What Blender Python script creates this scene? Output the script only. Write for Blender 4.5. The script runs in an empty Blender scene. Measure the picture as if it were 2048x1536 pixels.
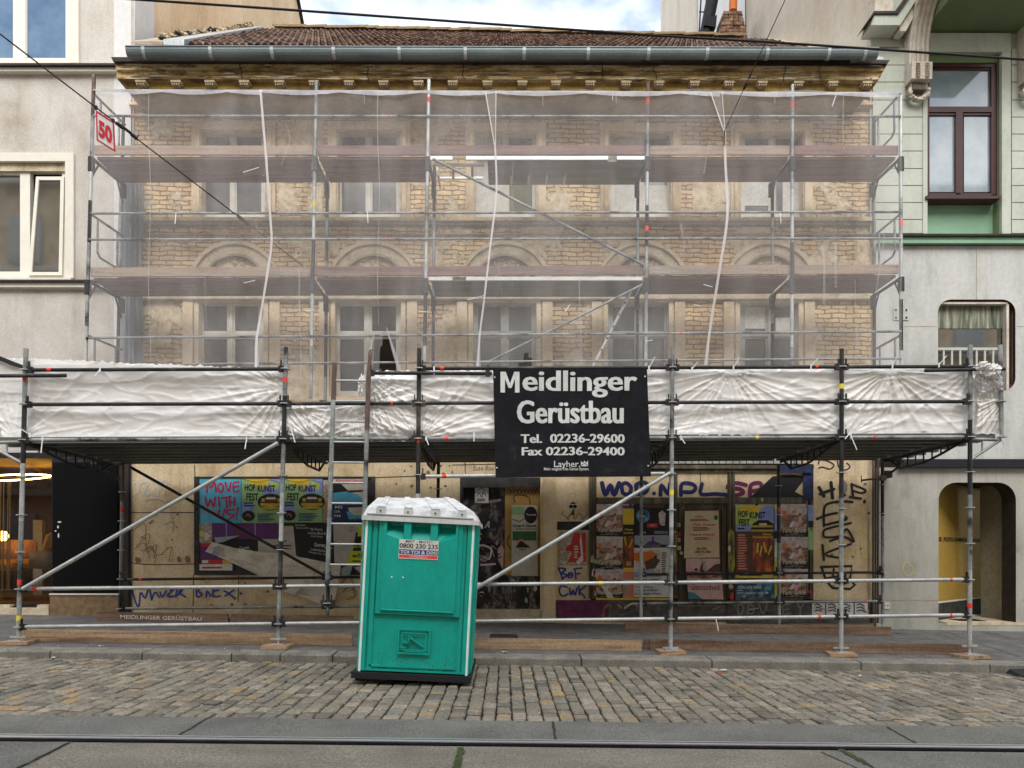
import bpy, bmesh, math, random
from mathutils import Vector, Matrix, noise as mnoise
random.seed(7)
C = bpy.context.scene.collection
SC = bpy.context.scene
R = math.radians
# ------------------------------------------------------------------ camera
CAMZ = 1.45
F = 1440.0                      # focal length in photo pixels (2048 wide)
TH, PH, RO = 0.026, 0.020, 0.002  # yaw, pitch, roll
PPX, PPY = 1047.0, 1071.0
camd = bpy.data.cameras.new('camera'); cam = bpy.data.objects.new('camera', camd); C.objects.link(cam)
W_ = Vector((math.sin(TH)*math.cos(PH), math.cos(TH)*math.cos(PH), math.sin(PH)))
R0 = Vector((math.cos(TH), -math.sin(TH), 0)); U0 = R0.cross(W_)
RV = R0*math.cos(RO) + U0*math.sin(RO); UV = U0*math.cos(RO) - R0*math.sin(RO)
CP = Vector((0, 0, CAMZ))
m3 = Matrix((RV, UV, -W_)).transposed()
cam.matrix_world = Matrix.Translation(CP) @ m3.to_4x4()
camd.sensor_width = 36; camd.lens = 36*F/2048
camd.shift_x = (1024-PPX)/2048; camd.shift_y = (PPY-768)/2048
camd.clip_start = 0.05; camd.clip_end = 500
SC.camera = cam
# ------------------------------------------------------------------ world, sun, exposure
SUN_EL, SUN_AZ = R(44), R(176)    # broad overcast glow over the street, from behind the camera
wd = bpy.data.worlds.new('World'); SC.world = wd; wd.use_nodes = True
nt = wd.node_tree; N = nt.nodes; L = nt.links
for n in list(N): N.remove(n)
out = N.new('ShaderNodeOutputWorld'); bg = N.new('ShaderNodeBackground'); bg.inputs[1].default_value = 0.15
sky = N.new('ShaderNodeTexSky'); sky.sky_type = 'NISHITA'; sky.sun_disc = False
sky.sun_elevation = SUN_EL; sky.sun_rotation = SUN_AZ
tc = N.new('ShaderNodeTexCoord'); mp = N.new('ShaderNodeMapping'); mp.inputs['Scale'].default_value = (1.0, 1.0, 1.6); mp.inputs['Location'].default_value = (1.5, 0.9, 0.35)
nz = N.new('ShaderNodeTexNoise'); nz.inputs['Scale'].default_value = 3.2; nz.inputs['Detail'].default_value = 7; nz.inputs['Roughness'].default_value = 0.55
nz2 = N.new('ShaderNodeTexNoise'); nz2.inputs['Scale'].default_value = 5.5; nz2.inputs['Detail'].default_value = 6
cr = N.new('ShaderNodeValToRGB'); cr.color_ramp.elements[0].position = 0.30; cr.color_ramp.elements[1].position = 0.5
cr2 = N.new('ShaderNodeValToRGB'); cr2.color_ramp.elements[0].position = 0.38; cr2.color_ramp.elements[1].position = 0.6
cr2.color_ramp.elements[0].color = (3.5, 3.8, 4.4, 1); cr2.color_ramp.elements[1].color = (7.6, 7.6, 7.6, 1)
mx = N.new('ShaderNodeMixRGB')
boost = N.new('ShaderNodeMixRGB'); boost.blend_type = 'MULTIPLY'; boost.inputs[0].default_value = 1; boost.inputs[2].default_value = (1.3, 1.2, 1.1, 1)
L.new(sky.outputs[0], boost.inputs[1])
L.new(tc.outputs['Generated'], mp.inputs[0]); L.new(mp.outputs[0], nz.inputs['Vector']); L.new(mp.outputs[0], nz2.inputs['Vector'])
L.new(nz.outputs['Fac'], cr.inputs[0]); L.new(nz2.outputs['Fac'], cr2.inputs[0])
L.new(cr.outputs[0], mx.inputs[0]); L.new(boost.outputs[0], mx.inputs[1]); L.new(cr2.outputs[0], mx.inputs[2])
L.new(mx.outputs[0], bg.inputs[0]); L.new(bg.outputs[0], out.inputs[0])
sd = bpy.data.lights.new('sun', 'SUN'); sd.energy = 1.75; sd.angle = R(42); sd.color = (1, 0.975, 0.94)
so = bpy.data.objects.new('sun', sd); C.objects.link(so)
# front-overhead soft light: sun direction matches the sky's sun
sdir = Vector((math.sin(SUN_AZ)*math.cos(SUN_EL), math.cos(SUN_AZ)*math.cos(SUN_EL), math.sin(SUN_EL)))
so.rotation_euler = sdir.to_track_quat('Z', 'Y').to_euler()
vs = SC.view_settings; vs.view_transform = 'Standard'; vs.look = 'None'; vs.gamma = 1; vs.exposure = 0.95; vs.use_curve_mapping = False
SC.cycles.max_bounces = 8; SC.cycles.transparent_max_bounces = 16
SC.cycles.use_denoising = True
# ------------------------------------------------------------------ helpers
def P(px, py, D):
    d = W_*F + RV*(px-PPX) + UV*(PPY-py)
    return CP + d*(D/d.y)
def S(D): return D/F            # metres per photo pixel at depth D

MATS = {}
def newmat(name):
    m = bpy.data.materials.new(name); m.use_nodes = True; MATS[name] = m
    nt = m.node_tree; return m, nt, nt.nodes, nt.links, nt.nodes['Principled BSDF']
def c4(c): return (c[0], c[1], c[2], 1)
def pos(N, L, scale=(1, 1, 1)):
    g = N.new('ShaderNodeNewGeometry'); mp = N.new('ShaderNodeMapping'); mp.inputs['Scale'].default_value = scale
    L.new(g.outputs['Position'], mp.inputs[0]); return mp
def noise(N, L, vec, scale, detail=5, rough=0.6):
    n = N.new('ShaderNodeTexNoise'); n.inputs['Scale'].default_value = scale; n.inputs['Detail'].default_value = detail; n.inputs['Roughness'].default_value = rough
    L.new(vec.outputs[0], n.inputs['Vector']); return n
def ramp(N, L, src, stops):
    r = N.new('ShaderNodeValToRGB'); e = r.color_ramp.elements
    e[0].position, e[0].color = stops[0][0], c4(stops[0][1]); e[1].position, e[1].color = stops[-1][0], c4(stops[-1][1])
    for p, c in stops[1:-1]:
        q = e.new(p); q.color = c4(c)
    L.new(src, r.inputs[0]); return r
def bump(N, L, b, src, strength, dist=0.01):
    bp = N.new('ShaderNodeBump'); bp.inputs['Strength'].default_value = strength; bp.inputs['Distance'].default_value = dist
    L.new(src, bp.inputs['Height']); L.new(bp.outputs[0], b.inputs['Normal']); return bp
def mixc(N, L, fac, a, b, mode='MIX'):
    m = N.new('ShaderNodeMixRGB'); m.blend_type = mode
    for i, v in ((0, fac), (1, a), (2, b)):
        if isinstance(v, (int, float)): m.inputs[i].default_value = v
        elif isinstance(v, tuple): m.inputs[i].default_value = c4(v)
        else: L.new(v, m.inputs[i])
    return m
def grunge(name, stops, scale=3, rough=0.7, bmp=0.3, metal=0.0, stretch=(1, 1, 1), detail=6, fine=0.25, dist=0.01, spec=0.4, fsc=None, streak=0):
    """noise-ramped colour with a second fine noise over it, bump from both"""
    m, nt, N, L, b = newmat(name)
    v = pos(N, L, stretch); n = noise(N, L, v, scale, detail)
    r = ramp(N, L, n.outputs['Fac'], stops)
    v2 = pos(N, L); n2 = noise(N, L, v2, fsc or scale*9, 5, .7)
    r2 = ramp(N, L, n2.outputs['Fac'], [(0.3, (1-fine,)*3), (0.7, (1+fine*0.6,)*3)])
    mm = mixc(N, L, 1.0, r.outputs[0], r2.outputs[0], 'MULTIPLY')
    if streak:      # rain streaks and grime running down the face
        v3 = pos(N, L, (4, 4, .7)); n3 = noise(N, L, v3, 1.0, 8, .75); r3 = ramp(N, L, n3.outputs['Fac'], [(.3, (1-streak,)*3), (.5, (1, 1, 1))]); mm = mixc(N, L, 1.0, mm.outputs[0], r3.outputs[0], 'MULTIPLY')
    L.new(mm.outputs[0], b.inputs['Base Color'])
    b.inputs['Roughness'].default_value = rough; b.inputs['Metallic'].default_value = metal; b.inputs['Specular IOR Level'].default_value = spec
    if bmp: bump(N, L, b, n2.outputs['Fac'], bmp, dist)
    return m
def flat(name, c, rough=0.6, metal=0.0, var=0.12, spec=0.4, scale=6):
    return grunge(name, [(0.3, tuple(x*(1-var) for x in c)), (0.7, tuple(x*(1+var) for x in c))], scale, rough, 0.05, metal, fine=var*0.6, spec=spec)
def emis(name, c, s):
    m, nt, N, L, b = newmat(name); b.inputs['Base Color'].default_value = c4(c); b.inputs['Emission Color'].default_value = c4(c); b.inputs['Emission Strength'].default_value = s; return m

class MB:
    def __init__(s): s.v = []; s.f = []; s.m = []; s.mats = []; s.sm = []
    def mi(s, m):
        if m is None: m = '__d'
        if m not in s.mats: s.mats.append(m)
        return s.mats.index(m)
    def face(s, pts, m=None, sm=False):
        i = len(s.v); s.v += [Vector(p) for p in pts]; s.f.append(list(range(i, i+len(pts)))); s.m.append(s.mi(m)); s.sm.append(sm)
    def raw(s, vs, fs, m=None, sm=False):
        i = len(s.v); s.v += [Vector(p) for p in vs]; k = s.mi(m)
        for f in fs: s.f.append([i+j for j in f]); s.m.append(k); s.sm.append(sm)
    def hexa(s, a, b, m=None):
        """a: 4 front points (ccw from viewer: bl br tr tl), b: the 4 back points"""
        s.raw(list(a)+list(b), [(0, 1, 2, 3), (5, 4, 7, 6), (4, 0, 3, 7), (1, 5, 6, 2), (3, 2, 6, 7), (4, 5, 1, 0)], m)
    def box(s, x0, y0, x1, y1, D0, D1, m=None):
        """photo-pixel rectangle at depth D0, extruded straight back to depth D1"""
        a = [P(x0, y1, D0), P(x1, y1, D0), P(x1, y0, D0), P(x0, y0, D0)]
        s.hexa(a, [p+Vector((0, D1-D0, 0)) for p in a], m); return s
    def quadp(s, pts, D0, D1, m=None):
        a = [P(x, y, D0) for x, y in pts]; s.hexa(a, [p+Vector((0, D1-D0, 0)) for p in a], m); return s
    def wbox(s, c, d, m=None, rz=0, ry=0):
        """world box: centre, full size"""
        M = Matrix.Rotation(rz, 3, 'Z') @ Matrix.Rotation(ry, 3, 'Y'); c = Vector(c); h = Vector(d)/2
        q = lambda x, y, z: c + M @ Vector((x*h.x, y*h.y, z*h.z))
        a = [q(-1, -1, -1), q(1, -1, -1), q(1, -1, 1), q(-1, -1, 1)]; b = [q(-1, 1, -1), q(1, 1, -1), q(1, 1, 1), q(-1, 1, 1)]
        s.hexa(a, b, m); return s
    def quadz(s, pts, Dr, D0, D1, m=None):
        """photo-pixel quad read at depth Dr, slid straight back to span D0..D1"""
        a = [P(x, y, Dr)+Vector((0, D0-Dr, 0)) for x, y in pts]; s.hexa(a, [p+Vector((0, D1-D0, 0)) for p in a], m); return s
    def sheet(s, x0, y0, x1, y1, D, m=None):
        s.face([P(x0, y1, D), P(x1, y1, D), P(x1, y0, D), P(x0, y0, D)], m); return s
    def poly(s, pts, D, th=0.0, m=None):
        """photo-pixel polygon (any order) at depth D with thickness th"""
        ar = sum(pts[i][0]*pts[(i+1) % len(pts)][1]-pts[(i+1) % len(pts)][0]*pts[i][1] for i in range(len(pts)))
        if ar > 0: pts = pts[::-1]
        a = [P(x, y, D) for x, y in pts]; n = len(a)
        if th == 0: s.face(a, m); return s
        b = [p+Vector((0, th, 0)) for p in a]
        s.raw(a+b, [tuple(range(n)), tuple(range(2*n-1, n-1, -1))]+[(i, n+i, n+(i+1) % n, (i+1) % n) for i in range(n)], m); return s
    def ell(s, cx, cy, rx, ry, D, th=0.0, m=None, n=20, a0=0, a1=360):
        full = a1-a0 >= 360
        pts = [(cx+rx*math.cos(R(a0+(a1-a0)*i/n)), cy-ry*math.sin(R(a0+(a1-a0)*i/n))) for i in range(n+(0 if full else 1))]
        return s.poly(pts, D, th, m)
    def tube(s, a, b, r, m=None, seg=8, r2=None):
        a = Vector(a); b = Vector(b); d = (b-a)
        if d.length < 1e-6: return s
        d.normalize(); u = d.orthogonal().normalized(); w = d.cross(u); r2 = r if r2 is None else r2
        vs = [a+(u*math.cos(2*math.pi*i/seg)+w*math.sin(2*math.pi*i/seg))*r for i in range(seg)]+[b+(u*math.cos(2*math.pi*i/seg)+w*math.sin(2*math.pi*i/seg))*r2 for i in range(seg)]
        s.raw(vs, [(i, (i+1) % seg, seg+(i+1) % seg, seg+i) for i in range(seg)], m, True)
        s.raw(vs[:seg], [tuple(range(seg-1, -1, -1))], m); s.raw(vs[seg:], [tuple(range(seg))], m); return s
    def path(s, pts, r, m=None, seg=6):
        for i in range(len(pts)-1): s.tube(pts[i], pts[i+1], r, m, seg)
        return s
    def tubep(s, a, b, r, m=None, seg=8):
        return s.tube(P(*a), P(*b), r, m, seg)
    def ribbon(s, pts, w, D, m=None, smooth=True, taper=False):
        """paint stroke: photo-pixel polyline, width in photo pixels"""
        if smooth and len(pts) > 2:
            q = []
            for i in range(len(pts)-1):
                p0 = pts[max(i-1, 0)]; p1 = pts[i]; p2 = pts[i+1]; p3 = pts[min(i+2, len(pts)-1)]
                for k in range(4):
                    t = k/4; q.append(tuple(0.5*(2*p1[j]+(p2[j]-p0[j])*t+(2*p0[j]-5*p1[j]+4*p2[j]-p3[j])*t*t+(3*p1[j]-p0[j]-3*p2[j]+p3[j])*t**3) for j in (0, 1)))
            q.append(pts[-1]); pts = q
        n = len(pts); Lft = []; Rgt = []
        for i in range(n):
            a = pts[max(i-1, 0)]; b = pts[min(i+1, n-1)]
            dx, dy = b[0]-a[0], b[1]-a[1]; l = math.hypot(dx, dy) or 1
            ww = w/2*(1 if not taper else (0.35+0.65*math.sin(math.pi*(i+0.5)/n)))
            d = D-0.00002*i
            Lft.append(P(pts[i][0]-dy/l*ww, pts[i][1]+dx/l*ww, d)); Rgt.append(P(pts[i][0]+dy/l*ww, pts[i][1]-dx/l*ww, d))
        for i in range(n-1): s.face([Lft[i], Lft[i+1], Rgt[i+1], Rgt[i]], m)
        for k, (x, y) in enumerate((pts[0], pts[-1])): s.ell(x, y, w/2*(0.4 if taper else 1), w/2*(0.4 if taper else 1), D-0.0008-0.0002*k, 0, m, 8)
        return s
    def text(s, t, x0, y0, x1, y1, D, m=None, bold=0.0, shear=0.0, fn=None):
        vs, fs = glyphs(t, bold, shear)
        f = fn or (lambda u, v: (x0+(x1-x0)*u, y1+(y0-y1)*v))
        s.raw([P(*f(u, v), D) for u, v in vs], fs, m); return s
    def build(s, name, mat=None, parent=None, recalc=False, smooth=None):
        if not s.v: return None
        xs = [v.x for v in s.v]; ys = [v.y for v in s.v]; zs = [v.z for v in s.v]
        c = Vector(((min(xs)+max(xs))/2, (min(ys)+max(ys))/2, min(zs)))
        me = bpy.data.meshes.new(name); me.from_pydata([v-c for v in s.v], [], s.f)
        for mm in s.mats: me.materials.append(MATS[mat if mm == '__d' else mm])
        me.polygons.foreach_set('material_index', s.m)
        me.polygons.foreach_set('use_smooth', s.sm if smooth is None else [smooth]*len(s.f))
        if recalc:
            bm = bmesh.new(); bm.from_mesh(me); bmesh.ops.remove_doubles(bm, verts=bm.verts, dist=1e-5); bmesh.ops.recalc_face_normals(bm, faces=bm.faces); bm.to_mesh(me); bm.free()
        me.update()
        o = bpy.data.objects.new(name, me); C.objects.link(o)
        if parent is not None:
            o.parent = parent; o['_w'] = list(c); pw = Vector(parent['_w']); o.location = c-pw
        else:
            o.location = c; o['_w'] = list(c)
        return o
_G = {}
def glyphs(t, bold, shear):
    k = (t, bold, shear)
    if k not in _G:
        cu = bpy.data.curves.new('t', 'FONT'); cu.body = t; cu.offset = bold; cu.shear = shear; cu.resolution_u = 3
        o = bpy.data.objects.new('t', cu); C.objects.link(o)
        dg = bpy.context.evaluated_depsgraph_get(); me = bpy.data.meshes.new_from_object(o.evaluated_get(dg))
        vs = [(v.co.x, v.co.y) for v in me.vertices]; fs = [tuple(p.vertices) for p in me.polygons]
        bpy.data.objects.remove(o); bpy.data.curves.remove(cu); bpy.data.meshes.remove(me)
        xs = [v[0] for v in vs]; ys = [v[1] for v in vs]; a, b, c, d = min(xs), max(xs), min(ys), max(ys)
        _G[k] = ([((x-a)/(b-a), (y-c)/(d-c)) for x, y in vs], fs)
    return _G[k]
def empty(name, loc, label=None, cat=None, group=None):
    o = bpy.data.objects.new(name, None); C.objects.link(o); o.location = loc; o['_w'] = list(loc); o.empty_display_size = 0.2
    tag(o, label, cat, group); return o
def tag(o, label=None, cat=None, group=None, kind=None):
    if label: o['label'] = label
    if cat: o['category'] = cat
    if group: o['group'] = group
    if kind: o['kind'] = kind
    return o
def lerp(a, b, t): return a+(b-a)*t

# ------------------------------------------------------------------ materials
grunge('asphalt', [(0.3, (.09, .088, .088)), (0.55, (.15, .145, .14)), (0.75, (.21, .2, .185))], 4.5, 0.9, 0.6, fine=0.6, detail=9, fsc=55)
grunge('slab', [(0.3, (.15, .14, .115)), (0.6, (.24, .22, .18)), (0.8, (.31, .285, .23))], 1.3, 0.9, 0.8, stretch=(1, 1.8, 1), fine=0.75, fsc=70)
grunge('slab_dark', [(0.3, (.12, .12, .11)), (0.6, (.18, .178, .16)), (0.8, (.24, .23, .2))], 1.6, 0.9, 0.8, fine=0.7, fsc=70)
grunge('kerbstone', [(0.3, (.15, .14, .12)), (0.7, (.31, .29, .245))], 5, 0.9, 0.8, fine=0.6, fsc=60)
grunge('joint_dirt', [(0.3, (.014, .012, .009)), (0.7, (.04, .034, .025))], 8, 1.0, 0.3)
grunge('moss', [(0.35, (.03, .04, .012)), (0.7, (.06, .09, .02))], 20, 1.0, 0.6)
grunge('steel_rail', [(0.3, (.6, .6, .63)), (0.7, (.8, .8, .84))], 4, 0.38, 0.05, 0.75, stretch=(.2, 6, 6), fine=.1)
grunge('iron_dark', [(0.3, (.02, .018, .022)), (0.7, (.05, .045, .045))], 9, 0.6, 0.3, 0.3)
grunge('galv', [(0.36, (.035, .036, .04)), (0.43, (.18, .19, .19)), (0.58, (.3, .315, .31)), (0.72, (.46, .47, .45))], 2.6, 0.5, 0.15, 0.35, fine=.3, stretch=(1.3, 1.3, 1.3))
grunge('galv_light', [(0.3, (.34, .36, .36)), (0.7, (.56, .57, .55))], 5, 0.45, 0.15, 0.35, fine=.25)
grunge('pipe_dark', [(0.35, (.018, .018, .02)), (0.6, (.045, .043, .043)), (0.75, (.15, .135, .115))], 3.5, 0.5, 0.2, 0.4, fine=.3)
grunge('rust', [(0.3, (.09, .06, .05)), (0.6, (.16, .11, .09)), (.75, (.35, .33, .3))], 5, 0.8, 0.3, 0.2)
flat('red_band', (.75, .05, .03)); flat('yellow_band', (.75, .6, .05)); flat('blue_paint', (.03, .05, .25))
grunge('deck_steel', [(0.3, (.10, .10, .095)), (0.7, (.22, .22, .20))], 3, 0.5, 0.1, 0.5, stretch=(.3, 3, 3))
grunge('deck_wood', [(0.3, (.13, .08, .07)), (0.5, (.27, .16, .14)), (0.6, (.17, .13, .115)), (0.75, (.36, .25, .21))], 2.5, 0.85, 0.3, stretch=(.25, 4, 4))
grunge('toe_wood', [(0.3, (.22, .15, .12)), (0.5, (.4, .29, .22)), (0.6, (.25, .22, .18)), (0.75, (.5, .43, .33))], 2.5, 0.85, 0.3, stretch=(.25, 4, 4))
grunge('alu', [(0.3, (.5, .5, .5)), (0.7, (.72, .72, .72))], 4, 0.4, 0.05, 0.5, fine=.15)
grunge('wood_new', [(0.36, (.2, .12, .07)), (0.44, (.34, .22, .13)), (0.58, (.42, .29, .18)), (0.72, (.5, .38, .25))], 3.2, 0.8, 0.3, stretch=(.3, 5, 5), fine=.3)
grunge('wood_old', [(0.3, (.11, .065, .042)), (0.5, (.19, .12, .08)), (0.75, (.3, .21, .14))], 3.2, 0.85, 0.4, stretch=(.3, 5, 5), fine=.35)
grunge('cream_plaster', [(0.28, (.52, .38, .2)), (0.5, (.74, .58, .36)), (0.75, (.82, .68, .46))], 2.2, 0.9, 0.4, fine=.25, streak=.3, fsc=40, detail=9)
grunge('cream_stain', [(0.3, (.14, .09, .05)), (0.7, (.3, .2, .11))], 8, 0.9, 0.3)
grunge('left_render', [(0.28, (.38, .33, .27)), (0.45, (.5, .46, .41)), (0.6, (.56, .53, .485)), (.75, (.52, .46, .39))], 1.3, 0.92, 0.4, stretch=(1, 1, .8), fine=.2, streak=.16, fsc=45)
grunge('left_white', [(0.3, (.6, .59, .58)), (0.7, (.68, .67, .66))], 1.2, 0.92, 0.3, fine=.08)
flat('left_trim', (.68, .64, .56), .7, var=.06)
grunge('firewall_tan', [(0.25, (.5, .35, .21)), (0.5, (.72, .54, .35)), (0.8, (.8, .66, .48))], 1.0, 0.95, 0.5, stretch=(1, 1, .35), fine=.15)
grunge('firewall_pale', [(0.25, (.42, .36, .27)), (0.5, (.56, .5, .41)), (0.8, (.62, .58, .5))], 1.0, 0.95, 0.5, stretch=(1, 1, .35), fine=.12)
grunge('green_pale', [(0.3, (.43, .46, .39)), (0.7, (.52, .55, .475))], 1.5, 0.9, 0.2, fine=.08, streak=.15)
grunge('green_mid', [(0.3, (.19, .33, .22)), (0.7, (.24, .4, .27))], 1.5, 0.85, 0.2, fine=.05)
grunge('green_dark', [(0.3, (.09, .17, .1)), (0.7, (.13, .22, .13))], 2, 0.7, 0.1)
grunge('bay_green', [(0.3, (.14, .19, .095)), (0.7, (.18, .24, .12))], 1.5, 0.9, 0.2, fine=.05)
grunge('corbel_stone', [(0.25, (.4, .33, .25)), (0.5, (.6, .54, .46)), (0.8, (.74, .7, .64))], 3, 0.9, 0.5, fine=.2)
grunge('cladding', [(0.3, (.36, .37, .34)), (0.48, (.47, .475, .45)), (0.7, (.54, .54, .515))], 1.6, 0.55, 0.2, stretch=(1.6, 1, .5), fine=.12, detail=9, streak=.2)
grunge('cladding_low', [(0.3, (.26, .25, .2)), (0.45, (.37, .36, .31)), (0.7, (.44, .43, .38))], 1.6, 0.6, 0.2, stretch=(1.5, 1, .6), fine=.16, detail=9, streak=.25, fsc=40)
flat('brown_frame', (.06, .02, .02), .35); flat('cream_frame', (.72, .69, .6), .5, var=.05); flat('black_panel', (.0025, .0025, .003), .75, var=.1, spec=.12)
flat('charcoal', (.017, .018, .022), .7, spec=.2)
grunge('groove_black', [(.3, (.006, .005, .007)), (.7, (.015, .013, .015))], 9, 1, .1, spec=.05)
grunge('cornice_lime', [(.3, (.5, .44, .32)), (.7, (.68, .6, .46))], 12, .95, .3)
grunge('cornice_black', [(.3, (.14, .1, .055)), (.7, (.26, .19, .1))], 12, .95, .3)
grunge('gold_wall', [(0.3, (.42, .27, .05)), (0.7, (.6, .4, .09))], 25, 0.45, 0.3, 0.2, fine=.3)
grunge('door_olive', [(0.3, (.24, .23, .18)), (0.7, (.33, .32, .26))], 1.5, 0.5, 0.05)
grunge('gutter_zinc', [(0.3, (.13, .165, .175)), (0.7, (.21, .25, .26))], 2.5, 0.42, 0.1, 0.4, stretch=(.5, 2, 2), fine=.15)
flat('gutter_strap', (.4, .42, .42), .5, .3)
grunge('slate_edge', [(0.3, (.02, .015, .013)), (0.7, (.045, .035, .03))], 6, .8, .3)
grunge('cornice_stone', [(0.36, (.16, .11, .055)), (0.42, (.3, .2, .08)), (0.5, (.58, .41, .19)), (0.6, (.66, .52, .31)), (.68, (.2, .16, .08))], 3.4, .95, .8, stretch=(.5, 1, 2.6), fine=.4, dist=.03, detail=10)
grunge('cornice_soffit', [(0.3, (.16, .1, .03)), (0.6, (.4, .27, .09)), (0.8, (.5, .38, .17))], 2.4, .95, .5, fine=.3)
grunge('modillion', [(0.3, (.34, .26, .15)), (0.7, (.6, .5, .34))], 14, .95, .6)
grunge('trim_stone', [(0.28, (.46, .33, .19)), (0.5, (.7, .55, .37)), (0.78, (.8, .69, .52))], 2.6, .9, .4, stretch=(1, 1, .6), fine=.2)
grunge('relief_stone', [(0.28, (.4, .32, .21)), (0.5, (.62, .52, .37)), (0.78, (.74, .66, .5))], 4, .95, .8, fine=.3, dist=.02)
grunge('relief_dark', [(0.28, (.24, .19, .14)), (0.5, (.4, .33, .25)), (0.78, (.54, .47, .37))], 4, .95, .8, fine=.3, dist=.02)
grunge('chimney_brick', [(.3, (.08, .045, .03)), (.5, (.22, .12, .08)), (.7, (.4, .3, .2))], 9, .95, .6, fine=.4)
grunge('yellow_smear', [(.42, (.1, .085, .055)), (.52, (.3, .25, .06)), (.62, (.5, .42, .05)), (.7, (.13, .11, .07))], 6, .8, .4, stretch=(3, 1, .6), fine=.3)
grunge('navy_wood', [(.35, (.015, .015, .05)), (.6, (.02, .03, .12)), (.75, (.12, .11, .1))], 7, .7, .3)
grunge('tile_red', [(0.25, (.07, .025, .02)), (0.45, (.16, .06, .045)), (0.65, (.27, .12, .09)), (0.8, (.2, .15, .1))], 7, .85, .3, fine=.35)
grunge('tile_ridge', [(0.25, (.14, .09, .05)), (0.75, (.28, .2, .1))], 5, .9, .4)
grunge('zinc_flash', [(0.3, (.34, .37, .38)), (0.7, (.5, .52, .52))], 3, .5, .1, .3)
grunge('win_white', [(0.3, (.55, .52, .44)), (0.7, (.78, .75, .68))], 5, .7, .2, fine=.15)
grunge('win_grey', [(0.3, (.3, .3, .27)), (0.7, (.5, .5, .46))], 5, .7, .2, fine=.15)
grunge('paper_sheet', [(0.3, (.55, .55, .5)), (0.7, (.75, .75, .7))], 3, .9, .2)
grunge('board_olive', [(0.3, (.12, .13, .08)), (0.7, (.2, .2, .13))], 3, .9, .2)
grunge('wood_shop', [(0.3, (.05, .042, .03)), (0.55, (.13, .11, .075)), (0.75, (.24, .21, .15))], 4, .85, .6, stretch=(2.5, 2.5, .4), fine=.4)
grunge('shop_dark', [(0.3, (.02, .018, .017)), (0.7, (.06, .055, .05))], 6, .8, .3)
grunge('plinth_dark', [(0.3, (.05, .045, .04)), (0.6, (.12, .11, .1)), (0.8, (.3, .28, .26))], 6, .9, .5, fine=.3)
grunge('plinth_purple', [(0.3, (.1, .02, .06)), (0.6, (.17, .04, .1)), (0.8, (.3, .2, .2))], 6, .9, .4)
grunge('door_tagged', [(0.3, (.014, .012, .012)), (0.5, (.05, .042, .04)), (0.57, (.25, .21, .21)), (0.62, (.05, .04, .045)), (0.8, (.3, .24, .25))], 3.2, .8, .3, stretch=(1.5, 1, .8))
flat('paint_black', (.012, .012, .014), .6); flat('paint_navy', (.015, .02, .11), .6); flat('paint_blue', (.02, .05, .3), .6); flat('paint_magenta', (.16, .02, .08), .6)
flat('paint_yellow', (.6, .55, .05), .6); flat('paint_white', (.6, .58, .54), .7); flat('paint_grey', (.22, .2, .19), .8); flat('paint_thin', (.2, .13, .09), .8)
# papers and inks
for n, c in dict(p_white=(.62, .6, .56), p_cream=(.58, .53, .42), p_beige=(.47, .43, .37), p_black=(.015, .014, .014), p_red=(.5, .03, .03), p_coral=(.6, .2, .14), p_yellow=(.65, .45, .04),
                 p_neon=(.55, .62, .02), p_green=(.28, .45, .2), p_lime=(.42, .55, .13), p_blue=(.1, .42, .6), p_navy=(.02, .04, .12), p_peri=(.25, .32, .6), p_purple=(.12, .03, .14), p_pink=(.6, .38, .36),
                 p_brown=(.1, .045, .025), p_ochre=(.42, .25, .07), p_taxi=(.5, .34, .03), p_orange=(.6, .17, .03), p_sage=(.5, .55, .33), p_crimson=(.5, .02, .08), p_teal=(.05, .2, .28), p_dgreen=(.03, .12, .04),
                 p_greyb=(.3, .34, .38)).items():
    flat(n, c, .65, var=.14, scale=9)
grunge('p_photo', [(0.3, (.06, .03, .02)), (0.45, (.25, .12, .07)), (0.56, (.42, .25, .17)), (0.7, (.62, .52, .47))], 11, .6, 0, fine=.35, stretch=(1, 1, 1.6))
grunge('p_photo_hi', [(0.3, (.35, .22, .18)), (0.5, (.55, .45, .42)), (0.7, (.66, .62, .6))], 14, .6, 0, fine=.35)
grunge('p_fire', [(0.35, (.04, .015, .012)), (0.5, (.2, .05, .02)), (0.62, (.45, .08, .02)), (0.75, (.5, .25, .05))], 7, .6, 0, fine=.3, stretch=(1.4, 1, .7))
grunge('p_bluephoto', [(0.35, (.01, .02, .05)), (0.5, (.04, .12, .22)), (0.62, (.12, .32, .45)), (0.75, (.4, .5, .55))], 9, .6, 0, fine=.3)
grunge('p_gradient', [(0.3, (.55, .56, .3)), (0.5, (.62, .5, .32)), (0.7, (.62, .33, .22))], 2.6, .6, 0, fine=.05)
grunge('p_torn', [(0.35, (.5, .42, .33)), (0.5, (.3, .2, .13)), (0.6, (.6, .56, .5)), (0.75, (.1, .07, .05))], 16, .8, 0.1)
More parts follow.
